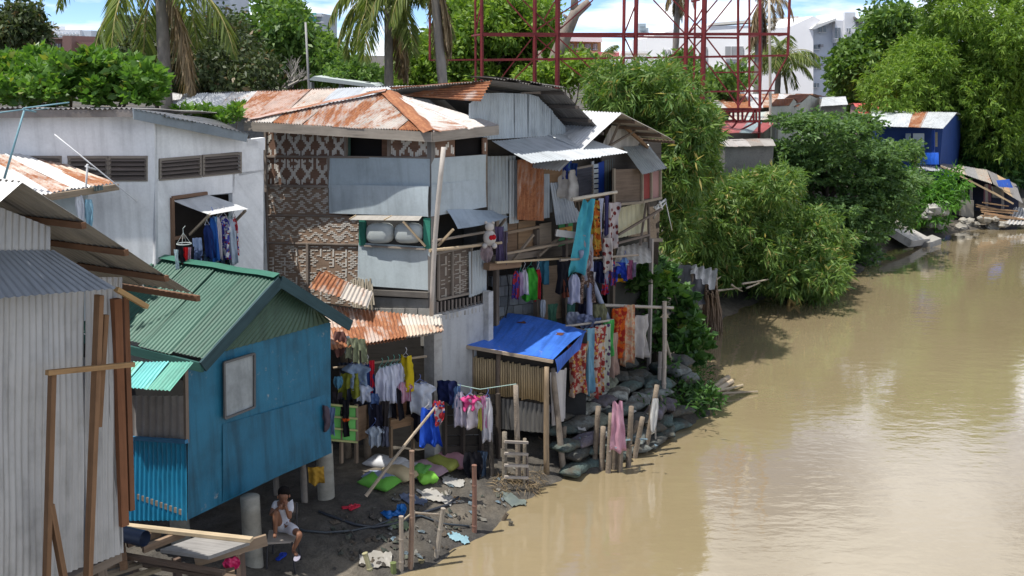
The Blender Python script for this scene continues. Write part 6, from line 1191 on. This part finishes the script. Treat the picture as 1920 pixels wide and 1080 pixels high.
# ================================================================== MUD BANK DETAILS
def stake(x0, y0, x1, y1, r, label, col=(.30, .25, .19), z0=None, dY=0, cat='stake', knots=True, group='stakes along the bank', name='bamboo_stake'):
    b = gp(x0, y0) if z0 is None else onz(x0, y0, z0); t = at(x1, y1, b.y+dY); b = b+(b-t).normalized()*.25
    return pole(name, None, M_bamboo if knots else M_bark, b, t, r, r*.9, jit(col, .15)+(1,), knots=knots, label=label, cat=cat, group=group, bend=.008)
stake(769, 1068, 772, 845, .04, 'tallest bamboo stake at the mud edge', (.22, .15, .11)); stake(752, 1072, 752, 968, .037, 'short stake left of the tallest stake', (.33, .28, .23)); stake(771, 1066, 774, 958, .04, 'stake directly before the tallest stake', (.32, .28, .23)); stake(818, 1044, 831, 953, .038, 'stake leaning right at the mud edge', (.34, .30, .25))
stake(694, 1078, 684, 1037, .045, 'stub of green-grey bamboo at the bottom of the picture', (.36, .34, .2)); stake(889, 998, 889, 872, .042, 'rotten reddish stake draped with black cloth', (.22, .12, .09)); stake(790, 1060, 790, 1050, .05, 'broken stump between the stakes', (.16, .14, .08))
stake(738, 1076, 737, 1055, .05, 'green stump at the water edge', (.16, .2, .08)); stake(944, 975, 951, 963, .04, 'dark stump standing in the water', (.1, .08, .06), 0); stake(957, 985, 958, 978, .04, 'small dark stump in the water', (.1, .09, .07), 0)
pole('tie_bar', None, M_bamboo, at(774, 961, 15.2), at(826, 965, 15.7), .018, .018, (.36, .30, .23, 1), label='thin cross bar tied between two stakes', cat='bar'); pole('tie_bar', None, M_bamboo, at(752, 978, 15.0), at(772, 962, 15.1), .014, .014, (.34, .28, .2, 1), label='short cross bar beside the tallest stake', cat='bar')
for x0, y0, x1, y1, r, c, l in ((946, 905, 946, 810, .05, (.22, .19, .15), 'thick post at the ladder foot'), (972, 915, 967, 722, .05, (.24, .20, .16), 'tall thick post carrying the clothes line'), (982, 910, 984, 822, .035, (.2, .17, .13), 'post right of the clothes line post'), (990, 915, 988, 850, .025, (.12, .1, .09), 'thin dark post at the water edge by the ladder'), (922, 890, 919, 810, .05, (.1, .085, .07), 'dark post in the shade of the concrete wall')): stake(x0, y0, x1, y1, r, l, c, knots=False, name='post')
ld = thing('ladder', 'rough wooden ladder rungs between the posts', 'ladder', gp(965, 905))
for k_ in range(4): beam('rung', ld, M_wood, at(946, 828+k_*22, 17.75), at(990, 830+k_*22, 17.9), .05, .04, jit((.36, .32, .28), .15)+(1,))
fence_ = [(1052, 875, 1058, 800), (1115, 880, 1122, 762), (1140, 890, 1146, 775), (1162, 888, 1165, 790), (1178, 880, 1184, 762), (1172, 850, 1196, 790), (1190, 862, 1205, 782), (1210, 850, 1232, 722), (1128, 885, 1131, 800), (1152, 884, 1155, 810), (1205, 835, 1220, 760)]
for i, (x0, y0, x1, y1) in enumerate(fence_): stake(x0, y0-4, x1, y1, .055, f'{("first", "second", "third", "fourth", "fifth", "sixth", "seventh", "eighth", "ninth", "tenth", "eleventh")[i]} wooden stake of the sandbag fence', (.21, .17, .13), 0, knots=False, name='wooden_stake', group='stakes holding the sandbags')
stake(1258, 800, 1238, 742, .03, 'thin stick slanting into the water beside the bank plant', (.2, .17, .14), 0, knots=False)
for x, y, h_, w_, c, l in ((1158, 752, 92, 30, (.50, .27, .35), 'pink plastic bag tied over a stake'), (1229, 747, 62, 13, (.62, .62, .60), 'white plastic bag hanging on a stick over the water')):
    o = cloth('dress' if w_ > 20 else 'bundle', x, y, w_, h_, onz(x, 885 if w_ > 20 else 850, .0).y-.12, c, l, M_plast, name='plastic_bag', hang=False, group='bags on stakes', yaw=.1)
stake(1229, 838, 1228, 750, .02, 'thin stick holding the white bag', (.4, .36, .3), 0, knots=False)
cloth('bundle', 886, 848, 34, 52, gp(889, 998).y+1.6, BLK, 'black cloth thrown over the rotten stake', group='cloth on stake'); cloth('drop', 904, 846, 18, 50, gp(889, 998).y+1.7, (.06, .09, .14), 'denim cloth beside the black cloth on the stake', group='cloth on stake')
# floating bamboo
for i, (a, b, r, c) in enumerate((((1338, 728), (1365, 708), .08, (.36, .29, .20)), ((1342, 735), (1372, 715), .07, (.42, .34, .24)), ((1345, 738), (1420, 734), .025, (.3, .25, .18)), ((1350, 732), (1392, 722), .035, (.4, .33, .22)))): pole('bamboo_log', None, M_bamboo, onz(*a, .12), onz(*b, .05), r, r*.8, c+(1,), knots=True, label=('short thick floating bamboo log', 'second thick floating bamboo log in front', 'long thin floating bamboo stick', 'bent thin floating bamboo piece')[i], cat='log', group='floating bamboo')
fb = thing('floating_branch', 'curled yellow-brown branch sticking out of the river', 'branch', onz(1490, 572, 0)); m = MB(); m.tube([onz(1478, 574, .0), at(1480, 562, 32.6), at(1488, 570, 32.6), at(1496, 564, 32.6), at(1502, 556, 32.6)], [.06, .07, .09, .06, .03], 6); m.tube([at(1486, 570, 32.6), at(1492, 576, 32.5), at(1500, 572, 32.4)], [.06, .05, .02], 6); m.build('stem', M_bark, fb, (.36, .24, .08, 1), smooth=True)
# hose, slippers, blue bag, rags
hs = [(598, 962), (630, 974), (665, 986), (700, 992), (740, 985), (770, 975), (800, 962), (840, 950), (860, 935)]; MB().tube([gp(x, y, .03) for x, y in hs], .024, 7).build('hose', M_plast, None, (.03, .035, .045, 1), smooth=True, label='black hose lying across the mud', cat='hose')
hs2 = [(540, 985), (570, 997), (610, 1000), (660, 998), (700, 990), (740, 972), (790, 970), (830, 985), (880, 990)]; MB().tube([gp(x, y, .03) for x, y in hs2], .018, 7).build('hose', M_plast, None, (.04, .05, .06, 1), smooth=True, label='second thinner black hose nearer the boy', cat='hose')
def slipper(x, y, yaw, col, label, z=None):
    p = gp(x, y, .02); t = thing('slipper', label, 'slipper', p, 'slippers'); ca, sa = math.cos(yaw), math.sin(yaw); pts = [(-.11, .035), (-.04, .03), (.04, .042), (.10, .03), (.12, 0), (.10, -.03), (.04, -.042), (-.04, -.03), (-.11, -.035), (-.125, 0)]
    n_ = len(pts); vv = [(p.x+a*ca-b*sa, p.y+a*sa+b*ca, p.z+h) for h in (0, .025) for a, b in pts]; mk('sole', vv, [tuple(range(n_-1, -1, -1)), tuple(range(n_, 2*n_))]+[(i, (i+1) % n_, n_+(i+1) % n_, n_+i) for i in range(n_)], M_plast, t, col+(1,))
    def w_(a, b, h): return (p.x+a*ca-b*sa, p.y+a*sa+b*ca, p.z+h)
    MB().tube([w_(0, .04, .03), w_(.03, .02, .055), w_(.07, 0, .03), w_(.03, -.02, .055), w_(0, -.04, .03)], .008, 5).build('strap', M_plast, t, col+(1,))
slipper(655, 955, .2, (.55, .03, .06), 'red slipper on the dark mud, left one'); slipper(665, 952, .9, (.55, .03, .06), 'red slipper on the dark mud, right one'); slipper(528, 1047, 1.2, (.01, .05, .42), 'blue slipper on the ground by the boy')
cloth('bundle', 735, 958, 40, 16, gp(735, 968).y, (.01, .13, .42), 'crumpled blue plastic bag on the mud', M_plast, hang=False, name='plastic_bag', yaw=.1, group='bags on the mud'); cloth('bundle', 752, 945, 16, 20, gp(752, 962).y, (.01, .15, .45), 'blue plastic strip beside the crumpled bag', M_plast, hang=False, name='plastic_strip', yaw=.3, group='bags on the mud')
cloth('towel', 592, 876, 26, 30, 15.9, (.42, .25, .04), 'mustard yellow cloth hanging under the blue hut', group='cloth below hut', hang=False)
def scrap(m, c, r, yaw, h=.03):
    k_ = 9; b = len(m.v); pts = [(r*random.uniform(.45, 1.1)*math.cos(2*math.pi*i/k_), .6*r*random.uniform(.45, 1.1)*math.sin(2*math.pi*i/k_)) for i in range(k_)]; ca, sa = math.cos(yaw), math.sin(yaw)
    m.v.append((c[0], c[1], c[2]+h+.02))
    for a, d in pts:
        x, y = c[0]+a*ca-d*sa, c[1]+a*sa+d*ca; m.v.append((x, y, max(gz(x, y), 0)+.012+random.random()*h))
    for i in range(k_): m.f.append((b, b+1+i, b+1+(i+1) % k_))
for nm_, cols, boxes, n_, r0, r1, lab in (('litter', [(.24, .235, .21), (.17, .175, .165), (.15, .21, .25), (.30, .28, .24), (.13, .145, .115)], (((700, 870), (970, 1070))), 110, .02, .09, 'scraps of pale plastic and rag trodden into the mud'), ('dark_litter', [(.06, .055, .05), (.10, .08, .06), (.05, .06, .05)], (((620, 960), (1000, 1075))), 160, .02, .10, 'dark stones and twigs scattered on the mud')):
    ms = [MB() for _ in cols]
    for i in range(n_):
        p = gp(random.uniform(boxes[0][0], boxes[1][0]), random.uniform(boxes[0][1], boxes[1][1])); d = bank_sd(np.array([[p.x, p.y]]))[0]
        if d < .06 or p.x < -3.9 or d > (1.6 if nm_ == 'litter' else 3): continue
        scrap(ms[i % len(cols)], p, random.uniform(r0, r1), random.random()*6, .03)
    for m, c in zip(ms, cols):
        if m.v: m.build(nm_, M_sack, None, c+(1,), kind='stuff', label=lab)
for x, y, w_, h_, c, l in ((820, 935, .55, .25, (.52, .50, .46), 'torn white plastic sheet on the mud'), (775, 940, .4, .22, (.16, .20, .30), 'blue-grey rag half buried beside the white sheet'), (745, 985, .35, .18, (.20, .26, .14), 'green-grey sack scrap at the hose'), (860, 1010, .3, .14, (.30, .50, .58), 'pale blue plastic scrap at the water edge'), (850, 905, .35, .2, (.5, .49, .46), 'pale rag near the rotten stake'), (705, 1065, .45, .22, (.40, .38, .34), 'grey heap of plastic at the bottom of the picture'), (963, 940, .4, .2, (.20, .24, .22), 'half sunken grey sack at the water edge'), (855, 940, .14, .12, (.5, .3, .14), 'orange-brown rag by the rotten stake')):
    m = MB(); p = gp(x, y, .01); w_ *= .62; h_ *= .7; c = tuple(q_*.7 for q_ in c)
    nu, nv = 12, 8; yaw = random.uniform(-.4, .4)
    for j in range(nv+1):
        for i in range(nu+1):
            a, b = (i/nu-.5)*2*w_*(1+.12*math.sin(j*.9+x))*(1-.5*abs(j/nv-.5)), (j/nv-.5)*2*h_*(1+.2*math.sin(i*.8+y))*(1-.4*abs(i/nu-.5)); x_, y_ = p.x+a*math.cos(yaw)-b*math.sin(yaw), p.y+a*math.sin(yaw)+b*math.cos(yaw)
            m.v.append((x_, y_, max(0, gz(x_, y_))+.012+.04*abs(math.sin(i*1.3+j*.9))*random.uniform(.4, 1)))
    for j in range(nv):
        for i in range(nu): q_ = j*(nu+1)+i; m.f.append((q_, q_+1, q_+nu+2, q_+nu+1))
    m.build('plastic_scrap', M_plast, None, c+(1,), smooth=True, label=l, cat='scrap', group='scraps on the mud')
# straw and twigs by the ladder, dry reed fringe, grass
def blades(name, label, pts, mat, L, W, up=.6, kind='stuff'):
    P = np.array(pts); n_ = len(P); D = unit(RNG.normal(size=(n_, 3))*np.array([.8, .8, .25])+np.array([0, 0, up])); v, f = leaf_arrays(P, D, L*(.5+RNG.random(n_)), np.full(n_, W), .02, .25); o = mk(name, v, f, mat); _tag(o, label, None, None, kind)
blades('straw', 'dry straw and twigs heaped around the ladder foot', [tuple(gp(random.uniform(930, 1015), random.uniform(890, 930), .02)) for _ in range(420)], ML_dry, .22, .012, .1)
blades('bank_grass', 'green grass on the far bank below the shrub', [tuple(V((lerp(15.3, 18.8, t), lerp(43.6, 46.3, t)+random.uniform(-.3, 1.6), .2+random.random()*.5))) for t in np.random.default_rng(3).random(1600)], ML_grass, .5, .035, .8)
blades('bank_weeds', 'low weeds and grass along the shaded bank behind the shrub', [tuple(V((x, y, max(0, gz(x, y))))) for x, y in zip(RNG.uniform(5.2, 9.5, 700), RNG.uniform(33.6, 37.5, 700))], ML_grass, .4, .03, .7)
blades('sandbag_weeds', 'weeds growing between the sandbags and the shrub', [tuple(onz(random.uniform(1195, 1330), random.uniform(680, 770), random.uniform(.2, .7))) for _ in range(500)], ML_hib, .26, .04, .6)
m_ = [MB(), MB(), MB()]
for i in range(90):
    p = onz(random.uniform(1010, 1230), random.uniform(690, 850), random.uniform(.35, .7)); r_ = random.uniform(.03, .11); mm = m_[i % 3]; b = len(mm.v)
    mm.v += [tuple(p+V((r_*random.uniform(-1, 1), r_*random.uniform(-1, 1), r_*random.uniform(-.3, .6)))) for _ in range(5)]; mm.f += [(b, b+1, b+2), (b, b+2, b+3), (b, b+3, b+4)]
for mm, c in zip(m_, ((.34, .34, .32), (.12, .18, .22), (.16, .12, .08))): mm.build('bank_rubbish', M_plast, None, c+(1,), kind='stuff', label='scraps of rubbish caught among the sandbags')
# grey tarpaulin shelter with dangling roots
sh_ = thing('tarpaulin_shelter', 'grey tarpaulin shelter on poles over dry roots at the river edge', 'shelter', gp(1300, 600)); 
sheet('tarpaulin', sh_, M_tarp, [at(1262, 580, 27.5), at(1298, 590, 27.3), at(1296, 498, 27.8), at(1262, 495, 28.2)], (.26, .255, .27, 1), .4, .03); sheet('tarpaulin', sh_, M_tarp, [at(1290, 575, 27.6), at(1325, 570, 27.6), at(1325, 518, 27.8), at(1294, 505, 27.8)], (.17, .17, .19, 1), .3, .03); sheet('tarpaulin', sh_, M_tarp, [at(1296, 512, 27.2), at(1338, 545, 27.0), at(1344, 506, 27.4), at(1298, 497, 27.8)], (.46, .45, .44, 1), .22, .05)
for x in (1298, 1342): pole('pole', sh_, M_bark, gp(x, 610), at(x, 505, 27.5), .05, .04, (.3, .26, .22, 1))
m = MB()
for i in range(46):
    x = random.uniform(1322, 1346); p = at(x, random.uniform(530, 560), 27.3+random.uniform(-.2, .2)); q_ = onz(x+random.uniform(-8, 14), random.uniform(605, 640), .02); m.tube([p, lerp(p, q_, .5)+V((random.uniform(-.1, .1), random.uniform(-.1, .1), 0)), q_], [.02, .025, .015], 4)
m.build('dry_roots', M_bark, sh_, (.20, .145, .105, 1))
for a, b in (((1335, 530), (1352, 518)), ((1345, 545), (1390, 540)), ((1372, 534), (1392, 546)), ((1392, 532), (1440, 524)), ((1400, 540), (1425, 530))): pole('pole', sh_, M_bark, at(*a, 29), at(*b, 31), .03, .02, (.36, .31, .24, 1))
# fallen concrete slabs and rubble on the far bank
for pts, Y0, Y1, c, l in ((((1658, 420), (1712, 452), (1745, 447), (1690, 418)), 41.6, 43.2, (.42, .40, .37), 'large tilted broken concrete slab on the far bank'), (((1714, 452), (1744, 455), (1765, 447), (1748, 440)), 42.6, 43.5, (.32, .31, .29), 'smaller broken slab sliding into the river'), (((1645, 398), (1690, 426), (1712, 430), (1660, 400)), 42.6, 43.4, (.3, .28, .24), 'narrow broken slab above the large one')):
    q = [at(pts[0][0], pts[0][1], Y0+.6), at(pts[1][0], pts[1][1], Y0), at(pts[2][0], pts[2][1], Y1), at(pts[3][0], pts[3][1], Y1+.6)]; o = panel('concrete_slab', None, M_conc, q, .3, c+(1,), label=l, cat='slab', group='fallen slabs')
def rock(c, r, col, label, group, name='rubble_stone', parent=None):
    m = MB(); ell(m, c, r, r*.85, r*.65, 7, 5); m.v = [(x+random.uniform(-.22, .22)*r, y+random.uniform(-.22, .22)*r, z+random.uniform(-.2, .2)*r) for x, y, z in m.v]; return m.build(name, M_conc, parent, jit(col, .2)+(1,), label=label, cat='stone' if parent is None else None, group=group)
for i in range(16): rock(at(1735+i*2.3, random.uniform(385, 425), 44.2+random.random()*1.5), random.uniform(.12, .38), (.42, .41, .38), f'pale rubble stone on the grassy far bank, {ORD[i % 14] if i < 14 else ("fifteenth", "sixteenth")[i-14]} from the left', 'rubble on the grassy bank')
for i in range(16): rock(at(1795+i*6, random.uniform(408, 428), 47+random.random()*.6), random.uniform(.12, .35), (.34, .32, .28), f'grey rubble stone at the foot of the lean-to, {ORD[i % 14] if i < 14 else ("fifteenth", "sixteenth")[i-14]} from the left', 'rubble under the lean-to')
for i in range(10): rock(at(1420+i*6, random.uniform(520, 540), 34.6+random.random()*.5), random.uniform(.1, .3), (.28, .27, .25), f'grey stone on the mudflat under the bamboo thicket, {ORD[i]} from the left', 'stones on the mudflat')
# lumber deck by the corrugated hut
gLm = 'planks piled beside the corrugated hut'; zD = 1.22
for i, (a, b, z0, z1, w_, h_, c, l) in enumerate((((225, 985), (472, 1012), 1.30, 1.30, .10, .05, (.50, .40, .27), 'pale plank along the back of the pile'), ((365, 1052), (500, 1012), 1.12, 1.22, .05, .16, (.27, .20, .14), 'wide brown plank jutting out to the right'), ((225, 1040), (420, 1075), 1.12, 1.08, .09, .05, (.17, .12, .09), 'dark plank under the grey board'), ((268, 1030), (345, 1000), 1.2, 1.22, .06, .10, (.27, .19, .13), 'short joist left of the grey board'), ((238, 1020), (300, 998), 1.2, 1.22, .06, .10, (.24, .17, .12), 'short joist beside the black pipe'),
                                             ((170, 1070), (250, 1050), 1.02, 1.02, .1, .05, (.24, .18, .13), 'lower plank at the left of the pile'), ((180, 1085), (265, 1058), .98, 1.0, .1, .05, (.30, .24, .17), 'second lower plank at the left of the pile'), ((225, 1090), (310, 1062), .95, .98, .1, .05, (.34, .27, .18), 'pale lower plank near the bottom edge'), ((260, 1055), (440, 1085), 1.0, .95, .12, .05, (.16, .115, .085), 'dark lowest plank across the pile'), ((330, 1090), (440, 1070), .9, .95, .12, .05, (.2, .145, .1), 'brown plank at the bottom edge'), ((225, 1000), (232, 1060), 1.25, 1.1, .1, .16, (.25, .15, .09), 'brown block at the hut corner'))):
    beam('plank', None, M_wood, onz(*a, z0), onz(*b, z1), w_, h_, jit(c, .1)+(1,), label=l, cat='plank', group=gLm)
panel('grey_board', None, M_wood, [onz(300, 1030, 1.27), onz(390, 1043, 1.27), onz(468, 1016, 1.27), onz(372, 1005, 1.27)], .05, (.27, .26, .25, 1), label='grey worn board lying on the plank pile', cat='board')
a, b = onz(225, 1000, 1.4), onz(272, 1010, 1.4); MB().tube([a, b], .11, 14, False).build('pipe', M_plast, None, (.03, .045, .085, 1), smooth=True, label='short black plastic pipe on the plank pile', cat='pipe')
o = cloth('bundle', 433, 1046, 24, 22, 13.4, (.55, .02, .12), 'bright pink cloth below the jutting plank', M_plast, hang=False, name='pink_cloth', group='cloth below planks')
dk = thing('plank_trestle', 'rough trestle posts carrying the plank pile', 'trestle', onz(350, 1070, .6))
for x, y in ((250, 1050), (400, 1060), (330, 1040), (450, 1030)): p = onz(x, y, 1.0); beam('post', dk, M_wood, V((p.x, p.y, .2)), V((p.x, p.y, .95)), .09, .09, (.14, .1, .08, 1))

# ================================================================== BOY ON A CHAIR
bY = 14.62
J = {k_: at(x, y, Y) for k_, (x, y, Y) in dict(pelvis=(531, 986, 14.72), waist=(530, 970, 14.72), chest=(529, 953, 14.68), neck=(530, 940, 14.64), head=(532, 931, 14.60), crown=(532, 923, 14.62),
    shL=(516, 946, 14.70), elL=(508, 966, 14.56), wrL=(525, 950, 14.36), shR=(543, 946, 14.70), elR=(543, 972, 14.50), wrR=(536, 951, 14.38),
    hpL=(524, 987, 14.70), knL=(517, 957, 14.40), anL=(516, 1000, 14.42), toL=(515, 1007, 14.28), hpR=(539, 988, 14.70), knR=(563, 1002, 14.34), anR=(549, 1033, 14.38), toR=(557, 1041, 14.26)).items()}
RR = dict(pelvis=.095, waist=.085, chest=.098, neck=.042, head=.082, crown=.075, shL=.045, elL=.033, wrL=.024, shR=.045, elR=.033, wrR=.024, hpL=.075, knL=.05, anL=.03, toL=.028, hpR=.075, knR=.05, anR=.03, toR=.028)
BN = [('pelvis', 'waist'), ('waist', 'chest'), ('chest', 'neck'), ('neck', 'head'), ('head', 'crown'), ('chest', 'shL'), ('shL', 'elL'), ('elL', 'wrL'), ('chest', 'shR'), ('shR', 'elR'), ('elR', 'wrR'), ('pelvis', 'hpL'), ('hpL', 'knL'), ('knL', 'anL'), ('anL', 'toL'), ('pelvis', 'hpR'), ('hpR', 'knR'), ('knR', 'anR'), ('anR', 'toR')]
gb = gp(551, 1043); dz_ = (gb.z+.03)-J['toR'].z
by = thing('person', 'child in white tee and shorts sitting on a chair with one knee drawn up', 'person', gb)
def skin(name, bones, scale, mat, color, parent, root, trunc=None):
    ks = []; [ks.append(k_) for b in bones for k_ in b if k_ not in ks]
    pos = {k_: J[k_].copy() for k_ in ks}
    for k_, (a, b, t) in (trunc or {}).items(): pos[k_] = lerp(J[a], J[b], t)
    me = bpy.data.meshes.new(name); me.from_pydata([tuple(pos[k_]-gb) for k_ in ks], [(ks.index(a), ks.index(b)) for a, b in bones], [])
    o = bpy.data.objects.new(name, me); me.materials.append(mat); o.color = color+(1,)
    link(o, Matrix.Translation(gb), parent)
    md = o.modifiers.new('skin', 'SKIN'); md.use_smooth_shade = True
    for i, k_ in enumerate(ks):
        v = me.skin_vertices[0].data[i]; r = RR[k_]*(scale[k_] if isinstance(scale, dict) and k_ in scale else (scale if not isinstance(scale, dict) else 1.15)); v.radius = (r, r); v.use_root = (k_ == root)
    o.modifiers.new('sub', 'SUBSURF').levels = 2; o.modifiers['sub'].render_levels = 2; return o
SK = (.21, .10, .06)
skin('body', BN, 1.0, M_skin, SK, by, 'pelvis')
skin('tee_shirt', [('waist', 'chest'), ('chest', 'neck'), ('chest', 'shL'), ('shL', 'elL'), ('chest', 'shR'), ('shR', 'elR'), ('pelvis', 'waist')], dict(waist=1.22, chest=1.18, neck=1.25, shL=1.5, shR=1.5, elL=1.7, elR=1.7, pelvis=1.1), M_cloth, (.66, .67, .73), by, 'chest', dict(elL=('shL', 'elL', .62), elR=('shR', 'elR', .62), neck=('chest', 'neck', .72)))
skin('shorts', [('pelvis', 'hpL'), ('hpL', 'knL'), ('pelvis', 'hpR'), ('hpR', 'knR'), ('pelvis', 'waist')], dict(pelvis=1.25, waist=1.1, hpL=1.2, hpR=1.2, knL=1.7, knR=1.7), M_cloth, (.66, .67, .73), by, 'pelvis', dict(knL=('hpL', 'knL', .35), knR=('hpR', 'knR', .72), waist=('pelvis', 'waist', .6)))
hd = J['head']; fc = (V((.25, -1, -.25))).normalized()
m = MB(); ell(m, hd+V((0, .035, .06)), .094, .095, .085, 14, 10); m.v = [(x, y, z+(.0 if y > hd.y-.01 else .04)) for x, y, z in m.v]; m.build('hair', M_cloth, by, (.012, .01, .01, 1), smooth=True)
sdv = V((fc.y, -fc.x, 0)).normalized()
for s in (-1, 1): ell(MB(), hd+fc*.076+sdv*s*.03+V((0, 0, .012)), .007, .005, .005).build('eye', M_plast, by, (.02, .015, .015, 1)); ell(MB(), hd+sdv*s*.084, .012, .02, .026).build('ear', M_skin, by, SK+(1,), smooth=True)
ell(MB(), hd+fc*.088+V((0, 0, -.012)), .011, .016, .016).build('nose', M_skin, by, SK+(1,), smooth=True); ell(MB(), hd+fc*.076+V((0, 0, -.042)), .02, .008, .007).build('mouth', M_skin, by, (.17, .05, .04, 1), smooth=True)
for wr, sg in (('wrL', 1), ('wrR', -1)):
    p = J[wr]; tg = (J['head']+fc*.1-V((0, 0, .06))-p).normalized(); sd = tg.cross(V((0, -1, .2))).normalized(); m = MB(); m.tube([p, p+tg*.03, p+tg*.06], [.022, .03, .026], 8)
    for f in range(4): a = p+tg*.055+sd*(f-1.5)*.013; L_ = (.038, .045, .043, .034)[f]; m.tube([a, a+tg*L_*.6, a+tg*L_*.9+V((0, .02, .012))], [.008, .0075, .006], 5)
    a = p+tg*.02+sd*sg*.025; m.tube([a, a+sd*sg*.02+tg*.02, a+sd*sg*.022+tg*.04], [.009, .008, .006], 5); m.build('hand', M_skin, by, SK+(1,), smooth=True)
sf = J['toR']; m = MB(); ell(m, sf+V((.0, -.02, -.035)), .05, .11, .012, 10, 5); m.build('slipper', M_plast, by, (.3, .29, .36, 1))
chx = thing('metal_chair', 'dark metal-legged chair under the seated child', 'chair', V((J['pelvis'].x, J['pelvis'].y, gz(J['pelvis'].x, J['pelvis'].y)))); s0_ = J['pelvis']-V((0, .08, .13))
MB().box(s0_, V((.21, .03, 0)), V((-.03, .21, 0)), V((0, 0, .015))).build('seat', M_wood, chx, (.36, .32, .28, 1))
for a, b in ((-1, -1), (1, -1), (-1, 1), (1, 1)):
    p = s0_+V((a*.18, b*.18, 0)); pole('leg', chx, M_steel, V((p.x+a*.03, p.y+b*.03, gz(p.x, p.y)-.02)), p, .014, .014, (.04, .04, .045, 1), n=6)
for s in (-1, 1): pole('back_post', chx, M_steel, s0_+V((s*.18, .19, 0)), s0_+V((s*.18, .26, .42)), .014, .014, (.04, .04, .045, 1), n=6)
MB().box(s0_+V((0, .25, .34)), V((.19, 0, 0)), V((0, .01, 0)), V((0, .015, .08))).build('backrest', M_wood, chx, (.12, .1, .09, 1))
print('OBJS', len(bpy.data.objects), 'TRIS', sum(len(o.data.polygons)*2 for o in bpy.data.objects if o.type == 'MESH'))
